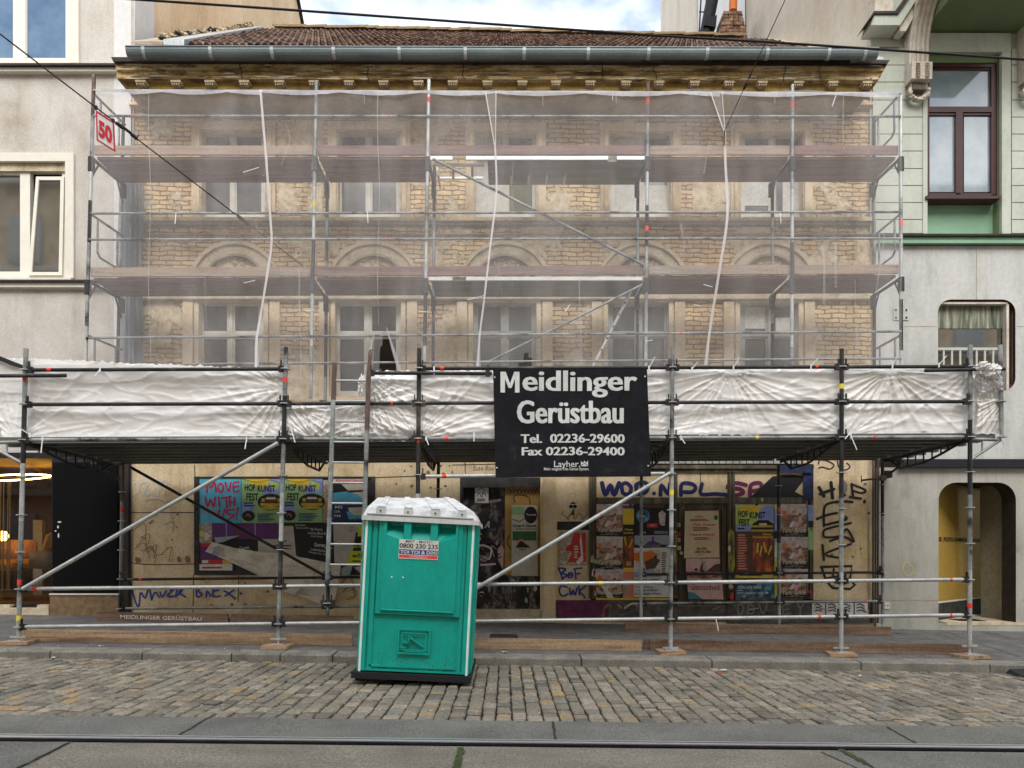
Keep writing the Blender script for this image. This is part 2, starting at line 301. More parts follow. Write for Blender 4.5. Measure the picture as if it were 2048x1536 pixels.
# portable toilet
def plastic(name, c, rough=.38):
    m, nt, N, L, b = newmat(name); v = pos(N, L); n = noise(N, L, v, 3, 5); r = ramp(N, L, n.outputs['Fac'], [(.3, tuple(x*.88 for x in c)), (.7, tuple(x*1.07 for x in c))])
    v2 = pos(N, L, (1, 1, .25)); n2 = noise(N, L, v2, 22, 5); r2 = ramp(N, L, n2.outputs['Fac'], [(.3, (.86,)*3), (.62, (1,)*3)])
    mm = mixc(N, L, 1, r.outputs[0], r2.outputs[0], 'MULTIPLY'); L.new(mm.outputs[0], b.inputs['Base Color']); b.inputs['Roughness'].default_value = rough
    n3 = noise(N, L, v, 260, 3); bump(N, L, b, n3.outputs['Fac'], .18, .003)
plastic('loo_green', (.0, .375, .3)); plastic('loo_panel', (.0, .375, .3)); flat('loo_scuff', (.05, .45, .38), .6); flat('loo_dirt', (.09, .1, .07), .9); plastic('loo_white', (.62, .64, .64), .5)
grunge('loo_roof', [(.35, (.42, .44, .45)), (.5, (.62, .63, .64)), (.65, (.72, .73, .73))], 9, .5, .2, fine=.1); flat('loo_trim', (.7, .82, .78), .5)
flat('rubber', (.012, .012, .014), .7)
# glass
def glassy(name, c, rough=.04, spec=1.0, c2=None, ior=1.6):
    m, nt, N, L, b = newmat(name); v = pos(N, L); n = noise(N, L, v, 2.5, 3)
    r = ramp(N, L, n.outputs['Fac'], [(.35, c), (.65, c2 or tuple(x*1.6 for x in c))]); L.new(r.outputs[0], b.inputs['Base Color'])
    b.inputs['Roughness'].default_value = rough; b.inputs['Specular IOR Level'].default_value = spec; b.inputs['IOR'].default_value = ior
    n2 = noise(N, L, v, 1.1, 2); bump(N, L, b, n2.outputs['Fac'], .05, .02)
glassy('glass_black', (.008, .008, .007), .3, .2, (.03, .026, .02)); glassy('glass_dark', (.022, .024, .023), .04, 1, (.05, .052, .048), 2.1); glassy('glass_dusty', (.06, .062, .06), .2, .5, (.14, .14, .13)); glassy('glass_blue_sky', (.07, .14, .25), .03, .5, (.12, .2, .32), 1.4)  # the blue glass has the sky's reflection put into its base colour
m, nt_, N_, L_, b_ = newmat('shop_glass')
tr = N_.new('ShaderNodeBsdfTransparent'); gl = N_.new('ShaderNodeBsdfGlossy'); gl.inputs['Roughness'].default_value = .02; ms = N_.new('ShaderNodeMixShader'); fr = N_.new('ShaderNodeFresnel'); fr.inputs[0].default_value = 1.5
L_.new(fr.outputs[0], ms.inputs[0]); L_.new(tr.outputs[0], ms.inputs[1]); L_.new(gl.outputs[0], ms.inputs[2]); L_.new(ms.outputs[0], N_['Material Output'].inputs[0])
# scaffold netting
def netting(name, fac, col, fv=.08, seam=False):
    m, nt, N, L, b = newmat(name)
    tr = N.new('ShaderNodeBsdfTransparent'); df = N.new('ShaderNodeBsdfDiffuse'); tl = N.new('ShaderNodeBsdfTranslucent'); a = N.new('ShaderNodeMixShader'); a.inputs[0].default_value = .4
    v = pos(N, L, (1.5, 1, .35)); n = noise(N, L, v, 1.6, 6); v2 = pos(N, L); n2 = noise(N, L, v2, 120, 2)
    r = ramp(N, L, n.outputs['Fac'], [(.3, tuple(x*.85 for x in col)), (.7, tuple(min(1, x*1.1) for x in col))])
    L.new(r.outputs[0], df.inputs[0]); L.new(r.outputs[0], tl.inputs[0]); L.new(df.outputs[0], a.inputs[1]); L.new(tl.outputs[0], a.inputs[2])
    mr = N.new('ShaderNodeMapRange'); mr.inputs[1].default_value = .3; mr.inputs[2].default_value = .7; mr.inputs[3].default_value = fac-fv; mr.inputs[4].default_value = fac+fv; L.new(n.outputs['Fac'], mr.inputs[0])
    mr2 = N.new('ShaderNodeMapRange'); mr2.inputs[1].default_value = .3; mr2.inputs[2].default_value = .7; mr2.inputs[3].default_value = -.06; mr2.inputs[4].default_value = .06; L.new(n2.outputs['Fac'], mr2.inputs[0])
    ad = N.new('ShaderNodeMath'); ad.operation = 'ADD'; L.new(mr.outputs[0], ad.inputs[0]); L.new(mr2.outputs[0], ad.inputs[1])
    ms = N.new('ShaderNodeMixShader'); L.new(ad.outputs[0], ms.inputs[0]); L.new(tr.outputs[0], ms.inputs[1]); L.new(a.outputs[0], ms.inputs[2]); L.new(ms.outputs[0], N['Material Output'].inputs[0])
netting('net', .215, (.8, .79, .8), .045); netting('net_seam', .85, (.85, .83, .84), .05); netting('net_fold', .62, (.72, .72, .76), .12); netting('net_grey', .7, (.32, .36, .42), .15)
# tarpaulin
m, nt_, N_, L_, b_ = newmat('tarp')
v = pos(N_, L_, (1, 1, 1)); n = noise(N_, L_, v, 1.8, 5); r = ramp(N_, L_, n.outputs['Fac'], [(.3, (.8, .78, .755)), (.65, (.92, .915, .91))])
df = N_.new('ShaderNodeBsdfDiffuse'); tl = N_.new('ShaderNodeBsdfTranslucent'); gs = N_.new('ShaderNodeBsdfGlossy'); gs.inputs['Roughness'].default_value = .32
L_.new(r.outputs[0], df.inputs[0]); L_.new(r.outputs[0], tl.inputs[0])
va = pos(N_, L_, (2.2, 1, 5)); na = noise(N_, L_, va, 5, 7, .62); bp = N_.new('ShaderNodeBump'); bp.inputs['Strength'].default_value = .15; bp.inputs['Distance'].default_value = .02; L_.new(na.outputs['Fac'], bp.inputs['Height'])
for q in (df, tl, gs): L_.new(bp.outputs[0], q.inputs['Normal'])
a1 = N_.new('ShaderNodeMixShader'); a1.inputs[0].default_value = .16; a2 = N_.new('ShaderNodeMixShader'); a2.inputs[0].default_value = .05
L_.new(df.outputs[0], a1.inputs[1]); L_.new(tl.outputs[0], a1.inputs[2]); L_.new(a1.outputs[0], a2.inputs[1]); L_.new(gs.outputs[0], a2.inputs[2]); L_.new(a2.outputs[0], N_['Material Output'].inputs[0])
flat('tie_white', (.75, .75, .73), .6)
grunge('banner_black', [(.3, (.007, .007, .009)), (.6, (.013, .013, .016)), (.8, (.035, .035, .038))], 5, .8, .2, fine=.4, spec=.15); grunge('banner_ink', [(.3, (.5, .52, .51)), (.7, (.66, .67, .66))], 7, .7, .1, fine=.15)
# brick wall with patches of plaster left on it
def brickwall(name, thr, seed=0.0):
    m, nt, N, L, b = newmat(name)
    g = N.new('ShaderNodeNewGeometry'); sp = N.new('ShaderNodeSeparateXYZ'); cb = N.new('ShaderNodeCombineXYZ'); L.new(g.outputs['Position'], sp.inputs[0]); L.new(sp.outputs[0], cb.inputs[0]); L.new(sp.outputs[2], cb.inputs[1])
    nd = N.new('ShaderNodeTexNoise'); nd.inputs['Scale'].default_value = 6; nd.inputs['Detail'].default_value = 6; L.new(cb.outputs[0], nd.inputs['Vector'])
    sb = N.new('ShaderNodeVectorMath'); sb.operation = 'MULTIPLY_ADD'; sb.inputs[1].default_value = (.09, .075, 0); L.new(nd.outputs['Color'], sb.inputs[0]); L.new(cb.outputs[0], sb.inputs[2])
    bk = N.new('ShaderNodeTexBrick'); bk.inputs['Scale'].default_value = 1; bk.inputs['Brick Width'].default_value = .25; bk.inputs['Row Height'].default_value = .078; bk.inputs['Mortar Size'].default_value = .011; bk.inputs['Mortar Smooth'].default_value = .5
    bk.inputs['Color1'].default_value = (.74, .56, .33, 1); bk.inputs['Color2'].default_value = (.58, .42, .24, 1); bk.inputs['Mortar'].default_value = (.3, .2, .12, 1)
    L.new(sb.outputs[0], bk.inputs['Vector'])
    nb = N.new('ShaderNodeTexNoise'); nb.inputs['Scale'].default_value = 2.2; nb.inputs['Detail'].default_value = 9; nb.inputs['Roughness'].default_value = .7; nb.noise_dimensions = '4D'; nb.inputs['W'].default_value = 3+seed; L.new(cb.outputs[0], nb.inputs['Vector'])
    tone = ramp(N, L, nb.outputs['Fac'], [(.32, (.55, .48, .42)), (.45, (.9, .86, .82)), (.56, (1.1, 1.08, 1.04)), (.68, (1.4, 1.36, 1.3))]); bc = mixc(N, L, 1, bk.outputs['Color'], tone.outputs[0], 'MULTIPLY')
    npn = N.new('ShaderNodeTexNoise'); npn.inputs['Scale'].default_value = .75; npn.inputs['Detail'].default_value = 9; npn.inputs['Roughness'].default_value = .68; npn.noise_dimensions = '4D'; npn.inputs['W'].default_value = 11+seed; L.new(cb.outputs[0], npn.inputs['Vector'])
    mask = ramp(N, L, npn.outputs['Fac'], [(thr, (0, 0, 0)), (thr+.015, (1, 1, 1))])
    nf = N.new('ShaderNodeTexNoise'); nf.inputs['Scale'].default_value = 7; nf.inputs['Detail'].default_value = 9; nf.inputs['Roughness'].default_value = .75; L.new(cb.outputs[0], nf.inputs['Vector'])
    pl = ramp(N, L, nf.outputs['Fac'], [(.3, (.3, .23, .15)), (.46, (.56, .44, .28)), (.6, (.74, .63, .46)), (.75, (.45, .4, .27))])
    cc = mixc(N, L, mask.outputs[0], bc.outputs[0], pl.outputs[0]); L.new(cc.outputs[0], b.inputs['Base Color']); b.inputs['Roughness'].default_value = .95
    inv = N.new('ShaderNodeMath'); inv.operation = 'SUBTRACT'; inv.inputs[0].default_value = 1; L.new(bk.outputs['Fac'], inv.inputs[1])
    hn = N.new('ShaderNodeMath'); hn.operation = 'MULTIPLY_ADD'; hn.inputs[1].default_value = .8; L.new(nf.outputs['Fac'], hn.inputs[0]); L.new(inv.outputs[0], hn.inputs[2])
    hm = N.new('ShaderNodeMixRGB'); L.new(mask.outputs[0], hm.inputs[0]); L.new(hn.outputs[0], hm.inputs[1]); hp = N.new('ShaderNodeMath'); hp.operation = 'MULTIPLY_ADD'; hp.inputs[1].default_value = .5; hp.inputs[2].default_value = 1.5; L.new(nf.outputs['Fac'], hp.inputs[0]); L.new(hp.outputs[0], hm.inputs[2])
    bump(N, L, b, hm.outputs[0], .9, .03)
brickwall('brick', .515)
brickwall('brick_plaster', .46, 4)
# cobbles: a tone per stone
m, nt_, N_, L_, b_ = newmat('cobble')
g = N_.new('ShaderNodeNewGeometry'); rr = ramp(N_, L_, g.outputs['Random Per Island'], [(0, (.12, .108, .088)), (.3, (.24, .21, .16)), (.55, (.175, .157, .125)), (.75, (.32, .275, .21)), (.88, (.18, .18, .15)), (1, (.33, .23, .12))])
v = pos(N_, L_); n = noise(N_, L_, v, 28, 5); r2 = ramp(N_, L_, n.outputs['Fac'], [(.3, (.6,)*3), (.7, (1.25,)*3)]); mm = mixc(N_, L_, 1, rr.outputs[0], r2.outputs[0], 'MULTIPLY')
n5 = noise(N_, L_, v, 0.8, 4); r5 = ramp(N_, L_, n5.outputs['Fac'], [(.35, (.78,)*3), (.65, (1.12,)*3)]); mm2 = mixc(N_, L_, 1, mm.outputs[0], r5.outputs[0], 'MULTIPLY')
L_.new(mm2.outputs[0], b_.inputs['Base Color']); b_.inputs['Roughness'].default_value = .72; bump(N_, L_, b_, n.outputs['Fac'], .6, .01)

# roof tiles: a tone per tile
m, nt_, N_, L_, b_ = newmat('tile_each')
g = N_.new('ShaderNodeNewGeometry'); rr = ramp(N_, L_, g.outputs['Random Per Island'], [(0, (.04, .02, .015)), (.3, (.1, .055, .04)), (.6, (.165, .095, .07)), (.85, (.26, .165, .125)), (1, (.2, .15, .09))])
v = pos(N_, L_); n = noise(N_, L_, v, 14, 4); r2 = ramp(N_, L_, n.outputs['Fac'], [(.35, (.55,)*3), (.65, (1.25,)*3)]); mm = mixc(N_, L_, 1, rr.outputs[0], r2.outputs[0], 'MULTIPLY'); L_.new(mm.outputs[0], b_.inputs['Base Color']); b_.inputs['Roughness'].default_value = .85
# ================================================================== GROUND
DK = 8.85; DF = 12.1; DR = 5.25
def bil(xa, za0, xb, zb0, ya, za1, zb1, yb):
    """z over the ground from four corner heights"""
    def f(x, y):
        u = (x-xa)/(xb-xa); v = (y-ya)/(yb-ya)
        return lerp(lerp(za0, zb0, u), lerp(za1, zb1, u), v)
    return f
q = [P(0, 1475, DR), P(2048, 1497, DR), P(0, 1314, DK), P(2048, 1345, DK)]
XA, XB = q[2].x, q[3].x
def ext(a, b, x): return a.z+(b.z-a.z)*(x-a.x)/(b.x-a.x)
street_z = bil(XA, ext(q[0], q[1], XA), XB, ext(q[0], q[1], XB), DR, q[2].z, q[3].z, DK)
q2 = [P(0, 1301, DK), P(2048, 1329, DK), P(0, 1226, DF), P(2048, 1262, DF)]
walk_z = bil(XA, q2[0].z, XB, q2[1].z, DK, ext(q2[2], q2[3], XA), ext(q2[2], q2[3], XB), DF)
def gsheet(name, x0, x1, y0, y1, fz, mat, nx=12, ny=4, dz=0.0, kind='structure'):
    mb = MB()
    for i in range(nx):
        for j in range(ny):
            xs = [lerp(x0, x1, i/nx), lerp(x0, x1, (i+1)/nx)]; ys = [lerp(y0, y1, j/ny), lerp(y0, y1, (j+1)/ny)]
            mb.face([(xs[0], ys[0], fz(xs[0], ys[0])+dz), (xs[1], ys[0], fz(xs[1], ys[0])+dz), (xs[1], ys[1], fz(xs[1], ys[1])+dz), (xs[0], ys[1], fz(xs[0], ys[1])+dz)])
    o = mb.build(name, mat); tag(o, kind=kind); return o
def clampz(fz, ylo): return lambda x, y: fz(max(-14, min(14, x)), max(ylo, y))
sz = clampz(street_z, DR); wz = clampz(walk_z, DK)
gsheet('ground', -60, 60, -30, 60, lambda x, y: sz(x, min(y, DK))-0.16, 'joint_dirt', 30, 20)
gsheet('road', -30, 30, -8, 5.93, sz, 'slab', 30, 10, -0.004)
# darker slab fields and joints between the concrete slabs of the track
def px_ground(x, y, fz, it=12):
    """point where the ray through the photo pixel meets the ground"""
    D = 6.0
    for _ in range(it):
        p = P(x, y, D); d = (p-CP); t = (fz(p.x, p.y)-CAMZ)/d.z; D = (CP+d*t).y
    p = P(x, y, D); return Vector((p.x, p.y, fz(p.x, p.y)))
def gpoly(mb, pts, fz, dz, m):
    mb.face([px_ground(x, y, fz)+Vector((0, 0, dz)) for x, y in pts], m)
def gline(mb, a, b, w, fz, dz, m):
    A = px_ground(*a, fz); B = px_ground(*b, fz); n = 14; d = (B-A).normalized(); s = Vector((-d.y, d.x, 0)); last = None
    for i in range(n+1):
        c = A.lerp(B, i/n)+s*random.uniform(-.006, .006); ww = w*random.uniform(.6, 1.3)/2; c.z = fz(c.x, c.y)+dz
        cur = (c-s*ww, c+s*ww)
        if last: mb.face([last[0], cur[0], cur[1], last[1]], m)
        last = cur
gsheet('track_bed', -30, 30, 5.25, 5.93, sz, 'slab_dark', 30, 3, 0.001)
mb = MB()
gpoly(mb, [(-500, 1484), (140, 1484), (40, 1534), (-80, 1600), (-700, 1640)], sz, .002, 'slab_dark')
gpoly(mb, [(1640, 1503), (2600, 1515), (2600, 1620), (1850, 1600), (1735, 1545)], sz, .002, 'slab_dark')
o = mb.build('slab_field', 'slab_dark'); tag(o, kind='structure')
mb = MB()
for a, b in (((425, 1432), (360, 1470)), ((142, 1484), (20, 1545)), ((1105, 1444), (1112, 1480)), ((921, 1496), (908, 1560)), ((1775, 1455), (1840, 1492)), ((1680, 1500), (1790, 1560))):
    gline(mb, a, b, .018, sz, .006, 'joint_dirt')
for a, b in (((922, 1497), (912, 1540)), ((1680, 1500), (1735, 1530))):
    gline(mb, a, b, .045, sz, .008, 'moss')
o = mb.build('slab_joint', 'joint_dirt'); tag(o, kind='structure')
# tram rail: head, groove and lip
def rail(name, d0, dz, w, mat):
    mb = MB(); n = 30
    for i in range(n):
        x0, x1 = lerp(-30, 30, i/n), lerp(-30, 30, (i+1)/n)
        a = [(x0, d0, sz(x0, d0)-.05), (x1, d0, sz(x1, d0)-.05), (x1, d0, sz(x1, d0)+dz), (x0, d0, sz(x0, d0)+dz)]
        mb.hexa(a, [(p[0], p[1]+w, p[2]) for p in a], mat)
    o = mb.build(name, mat); tag(o, kind='structure')
rail('rail_groove', DR-.085, .005, .17, 'groove_black'); rail('tram_rail', DR-.028, .012, .045, 'steel_rail'); rail('rail_lip', DR+.05, .009, .022, 'steel_rail')
# cobbles, one stone at a time, in rows running across the lane
mb = MB(); gsheet('cobble_bed', -30, 30, 5.93, DK+.02, sz, 'joint_dirt', 30, 6, -0.028)
rnd = random.Random(3); x = -11.0
while x < 11.0:
    w = rnd.uniform(.122, .152); y = 5.94+rnd.uniform(0, .02)
    while y < DK-.02:
        l = rnd.choice([.1, .13, .15, .16, .17, .19, .21])*rnd.uniform(.92, 1.08); y1 = min(y+l, DK-.005)
        if y1-y < .05: break
        g_ = .006 if rnd.random() > .3 else .011
        jit = lambda: rnd.uniform(-.006, .006); h = rnd.uniform(-.006, .006)-.004; tx, ty = rnd.uniform(-.018, .018), rnd.uniform(-.018, .018)
        X0, X1, Y0, Y1 = x+g_, x+w-g_, y+g_*1.5, y1-g_*1.5; cx, cy = (X0+X1)/2, (Y0+Y1)/2
        cs = [(X0+jit(), Y0+jit()), (X1+jit(), Y0+jit()), (X1+jit(), Y1+jit()), (X0+jit(), Y1+jit())]
        def ring(ins, dz):
            return [(cx+(a-cx)*(1-ins/abs(a-cx)), cy+(b-cy)*(1-ins/abs(b-cy)), sz(a, b)+h+dz+(a-cx)*tx+(b-cy)*ty) for a, b in cs]
        r0, r1, r2 = ring(0, -.03), ring(.001, -.006), ring(.014, .003)
        vs = r0+r1+r2; fs = []
        for k in (0, 4):
            for i in range(4): fs.append((k+i, k+(i+1) % 4, k+4+(i+1) % 4, k+4+i))
        fs.append((8, 9, 10, 11)); mb.raw(vs, fs, None, False); y = y1
    x += w
o = mb.build('cobblestones', 'cobble'); tag(o, kind='structure')
# kerb: separate granite lengths
mb = MB(); jx = [-900, -560, -200, 100, 284, 463, 560, 665, 905, 1163, 1424, 1722, 1980, 2300, 2700]
for i in range(len(jx)-1):
    a, b = P(jx[i], 1310, DK).x+.008, P(jx[i+1], 1310, DK).x-.008; h = rnd.uniform(-.004, .004)
    f = [(a, DK, sz(a, DK)-.1), (b, DK, sz(b, DK)-.1), (b, DK, wz(b, DK)+h-.014), (a, DK, wz(a, DK)+h-.014)]
    t1 = [(a, DK+.014, wz(a, DK)+h), (b, DK+.014, wz(b, DK)+h)]; t2 = [(a, DK+.3, wz(a, DK+.3)+h), (b, DK+.3, wz(b, DK+.3)+h)]
    mb.face([f[0], f[1], f[2], f[3]]); mb.face([f[3], f[2], t1[1], t1[0]]); mb.face([t1[0], t1[1], t2[1], t2[0]])
    mb.face([(a, DK+.3, wz(a, DK)-.2), f[0], f[3], t1[0], t2[0]]); mb.face([f[1], (b, DK+.3, wz(b, DK)-.2), t2[1], t1[1], f[2]])
o = mb.build('kerb', 'kerbstone'); tag(o, kind='structure')
gsheet('sidewalk', -30, 30, DK+.3, 12.6, wz, 'asphalt', 30, 6, 0)
mb = MB()
for a, b in (((1328, 1257), (1420, 1290)), ((1868, 1257), (2040, 1314)), ((1945, 1258), (2120, 1300)), ((352, 1268), (398, 1255)), ((80, 1264), (130, 1252)), ((1365, 1257), (1395, 1275))):
    gline(mb, a, b, .012, wz, .003, 'joint_dirt')
o = mb.build('sidewalk_joint', 'joint_dirt'); tag(o, kind='structure')
def gell(name, cx, cy, rx, ry, fz, m, label, cat, dz=.004):
    mb = MB(); gpoly(mb, [(cx+rx*math.cos(t/24*2*math.pi), cy-ry*math.sin(t/24*2*math.pi)) for t in range(24)], fz, dz, m); o = mb.build(name, m); return tag(o, label, cat)
gell('valve_cover', 1113, 1280, 14, 3.5, wz, 'iron_dark', 'small round dark valve cover set in the pavement right of the toilet', 'cover')
gell('manhole_cover', 1792, 1262, 22, 5, wz, 'asphalt', 'round worn manhole cover in the pavement by the corner pipe', 'manhole cover')
mb = MB(); gpoly(mb, [(975, 1282), (1038, 1282), (1034, 1269), (982, 1268)], wz, .005, None); tag(mb.build('access_plate', 'iron_dark'), 'dark rectangular access plate in the pavement right of the green toilet', 'cover')

# ================================================================== OLD HOUSE
XL = P(257, 700, DF).x; XR = P(1749, 700, DF).x
house = empty('old_house', (0, DF, P(1000, 1245, DF).z), 'old two-storey house with bare brick, crumbling cornice and boarded shopfront behind the scaffolding', 'house')
def holed(mb, x0, y0, x1, y1, holes, D, rec, m=None, rm=None):
    """wall face with rectangular openings and their reveals"""
    xs = sorted(set([x0, x1]+[v for h in holes for v in (h[0], h[2])])); ys = sorted(set([y0, y1]+[v for h in holes for v in (h[1], h[3])]))
    for i in range(len(xs)-1):
        for j in range(len(ys)-1):
            cx, cy = (xs[i]+xs[i+1])/2, (ys[j]+ys[j+1])/2
            if not any(h[0] < cx < h[2] and h[1] < cy < h[3] for h in holes): mb.sheet(xs[i], ys[j], xs[i+1], ys[j+1], D, m)
    for h in holes:
        a = [P(h[0], h[3], D), P(h[2], h[3], D), P(h[2], h[1], D), P(h[0], h[1], D)]; b = [p+Vector((0, rec, 0)) for p in a]
        for k in range(4): mb.face([a[k], a[(k+1) % 4], b[(k+1) % 4], b[k]][::-1], rm or m)
UW = [(403, 262, 530, 434), (676, 262, 800, 434), (951, 265, 1072, 434), (1221, 266, 1342, 434), (1482, 266, 1606, 434)]
LW = [(397, 602, 527, 792), (670, 602, 802, 792), (946, 604, 1073, 792), (1216, 604, 1338, 792), (1480, 604, 1598, 792)]
mb = MB(); holed(mb, 257, 200, 1749, 912, UW+LW, DF, .3, 'brick', 'trim_stone'); mb.build('wall', 'brick', house)
# side and back walls, closed body
mb = MB(); zt = P(900, 170, DF).z; zb = P(900, 1290, DF).z
for X in (XL+.02, XR-.02): mb.wbox((X, DF+4.9, (zt+zb)/2), (.04, 9.6, zt-zb))
mb.wbox(((XL+XR)/2, DF+9.7, (zt+zb)/2), (XR-XL, .04, zt-zb)); mb.build('side_wall', 'shop_dark', house)
mb = MB(); mb.wbox(((XL+XR)/2, DF+1.6, (zt+zb)/2), (XR-XL-.2, .05, zt-zb-.2)); mb.build('room_wall', 'shop_dark', house)
# plain plaster fields, frieze, string courses, pilaster strips
mb = MB()
for x0, x1, y0, y1 in ((555, 645, 240, 425), (1385, 1462, 350, 426)): mb.box(x0, y0, x1, y1, DF-.015, DF+.05, 'brick_plaster')
mb.build('plaster_patch', 'brick_plaster', house)
mb = MB()
mb.box(257, 203, 1749, 209, DF-.1, DF+.02); mb.box(257, 209, 1749, 215, DF-.05, DF+.02); mb.box(257, 229, 1749, 233, DF-.04, DF+.02)
mb.build('frieze_moulding', 'trim_stone', house)
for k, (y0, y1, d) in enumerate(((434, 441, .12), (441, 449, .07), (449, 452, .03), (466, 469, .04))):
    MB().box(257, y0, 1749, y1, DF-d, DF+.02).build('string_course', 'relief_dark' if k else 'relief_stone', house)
MB().box(257, 536, 1749, 541, DF-.08, DF+.02).box(257, 585, 1749, 600, DF-.06, DF+.02).build('string_course', 'relief_stone', house)
for i, (x0, y0, x1, y1) in enumerate(UW):   # eared surrounds of the top row
    mb = MB()
    for o_, d, m in ((20, .05, 'trim_stone'), (12, .085, 'trim_stone'), (5, .05, 'relief_stone')):
        yy = y0-o_*1.0
        mb.box(x0-o_, yy, x1+o_, y0-(0 if o_ == 5 else o_*.35), DF-d-.004*o_*.1, DF+.02, m)
        mb.box(x0-o_, y0-(0 if o_ == 5 else o_*.35)+.1, x0-(0 if o_ == 5 else o_*.35), 434, DF-d, DF+.02, m); mb.box(x1+(0 if o_ == 5 else o_*.35), y0-(0 if o_ == 5 else o_*.35)+.1, x1+o_, 434, DF-d, DF+.02, m)
    mb.build('window_surround', 'trim_stone', house)
ARC = [(468, 92, 1), (746, 92, 1), (1010, 92, 2), (1286, 92, 2), (1542, 92, 1)]
def arcband(mb, cx, cy, r0, r1, asp, D0, D1, m, n=26):
    a = [(cx+r0*math.cos(math.pi*i/n), cy-r0*asp*math.sin(math.pi*i/n)) for i in range(n+1)]; b = [(cx+r1*math.cos(math.pi*i/n), cy-r1*asp*math.sin(math.pi*i/n)) for i in range(n+1)]
    for i in range(n): mb.quadp([b[i+1], b[i], a[i], a[i+1]][::-1] if False else [a[i+1], a[i], b[i], b[i+1]], D0, D1, m)
for cx, rr_, k in ARC:      # lunettes with relief over the first-floor windows
    cy = 566; mb = MB(); asp = .93
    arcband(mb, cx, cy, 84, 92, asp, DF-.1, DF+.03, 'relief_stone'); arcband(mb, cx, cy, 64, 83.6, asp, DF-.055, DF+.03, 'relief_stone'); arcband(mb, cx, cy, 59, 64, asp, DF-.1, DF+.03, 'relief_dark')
    mb.build('arch_moulding', 'relief_stone', house)
    mb = MB(); rd = random.Random(cx)
    mb.ell(cx, cy, 58.5, 54, DF-.012, .03, 'relief_stone' if k == 1 else 'relief_dark', 24, 0, 180)
    for _ in range(60):
        a = rd.uniform(8, 172); rr2 = rd.uniform(.25, .9); x_, y_ = cx+56*rr2*math.cos(R(a)), cy-52*rr2*math.sin(R(a))
        p = P(x_, y_, DF-.02); s_ = rd.uniform(.02, .05)
        n_ = 6; top = p+Vector((0, -rd.uniform(.02, .045), 0)); ring_ = [p+Vector((math.cos(j*math.pi*2/n_+a)*s_, 0, math.sin(j*math.pi*2/n_+a)*s_*.8)) for j in range(n_)]
        for j in range(n_): mb.face([ring_[j], ring_[(j+1) % n_], top], 'relief_stone' if rd.random() > .4 else 'trim_stone')
    if k == 2: arcband(mb, cx, cy-18, 13, 17, 1, DF-.06, DF, 'trim_stone', 14)
    mb.build('relief_ornament', 'relief_stone', house)
for i, (x0, y0, x1, y1) in enumerate(LW):   # flat pilaster strips beside the first-floor windows
    mb = MB(); mb.box(x0-9, y0-9, x1+9, y0, DF-.045, DF+.02); mb.box(x0-32, y0-2, x0-12, 800, DF-.05, DF+.02); mb.box(x1+12, y0-2, x1+32, 800, DF-.05, DF+.02)
    mb.box(x0-9, y0+.2, x0, 792, DF-.03, DF+.02); mb.box(x1, y0+.2, x1+9, 792, DF-.03, DF+.02); mb.box(x0-16, 792.5, x1+16, 804, DF-.12, DF+.02)
    mb.build('window_surround', 'trim_stone', house)
MB().box(257, 596.2, 1749, 598.6, DF-.085, DF+.01).build('string_course', 'relief_dark', house)
# window joinery
def window(parent, x0, y0, x1, y1, D, m, gm, trans=None, fw=5, sw=5, sheets=(), cols=2, mull=6, gl=None):
    f = MB(); f.box(x0, y0, x1, y0+fw, D-.03, D+.06); f.box(x0, y1-fw, x1, y1, D-.03, D+.06); f.box(x0, y0+fw, x0+fw, y1-fw, D-.03, D+.06); f.box(x1-fw, y0+fw, x1, y1-fw, D-.03, D+.06)
    fo = f.build('window', m, parent)
    xs = [lerp(x0+fw, x1-fw, i/cols) for i in range(cols+1)]; rows = [(y0+fw, y1-fw)] if trans is None else [(y0+fw, trans-3), (trans+3, y1-fw)]
    mu = MB()
    for r_ in rows:
        for x in xs[1:-1]: mu.box(x-mull/2, r_[0], x+mull/2, r_[1], D-.022, D+.05)
    if trans: mu.box(x0+fw, trans-3, x1-fw, trans+3, D-.026, D+.05)
    if mu.v: mu.build('mullion', m, fo)
    k = 0
    for r_ in rows:
        for c in range(cols):
            a = xs[c]+(mull/2 if c else 0); b = xs[c+1]-(mull/2 if c < cols-1 else 0); s_ = MB()
            s_.box(a, r_[0], b, r_[0]+sw, D, D+.04); s_.box(a, r_[1]-sw, b, r_[1], D, D+.04); s_.box(a, r_[0]+sw, a+sw, r_[1]-sw, D, D+.04); s_.box(b-sw, r_[0]+sw, b, r_[1]-sw, D, D+.04)
            s_.build('sash', m, fo)
            MB().sheet(a+sw, r_[0]+sw, b-sw, r_[1]-sw, D+.02, gm).build('pane', gm, fo)
            for (kk, m2, u0, v0, u1, v1) in sheets:
                if kk == k:
                    aa, bb, cc, dd = a+sw, b-sw, r_[0]+sw, r_[1]-sw
                    pts = [(lerp(aa, bb, u0), lerp(cc, dd, v0)), (lerp(aa, bb, u1), lerp(cc, dd, v0+random.uniform(-.05, .05))), (lerp(aa, bb, u1), lerp(cc, dd, v1)), (lerp(aa, bb, u0), lerp(cc, dd, v1))]
                    MB().poly(pts, D+.012, .004, m2).build('paper_cover', m2, fo)
            k += 1
    return fo
SH = [(), (), ((0, 'paper_sheet', 0, 0, .95, 1), (2, 'paper_sheet', 0, .0, 1, 1), (3, 'board_olive', 0, .1, 1, 1)), ((0, 'paper_sheet', 0, .02, 1, .98), (2, 'paper_sheet', 0, .0, 1, 1), (3, 'paper_sheet', 0, .45, 1, 1)), ((2, 'paper_sheet', 0, .0, 1, .85), (3, 'paper_sheet', 0.3, .2, 1, 1))]
for i, w in enumerate(UW): window(house, *w, DF+.17, 'win_white', 'glass_dusty', 318, 3.5, 4, SH[i])
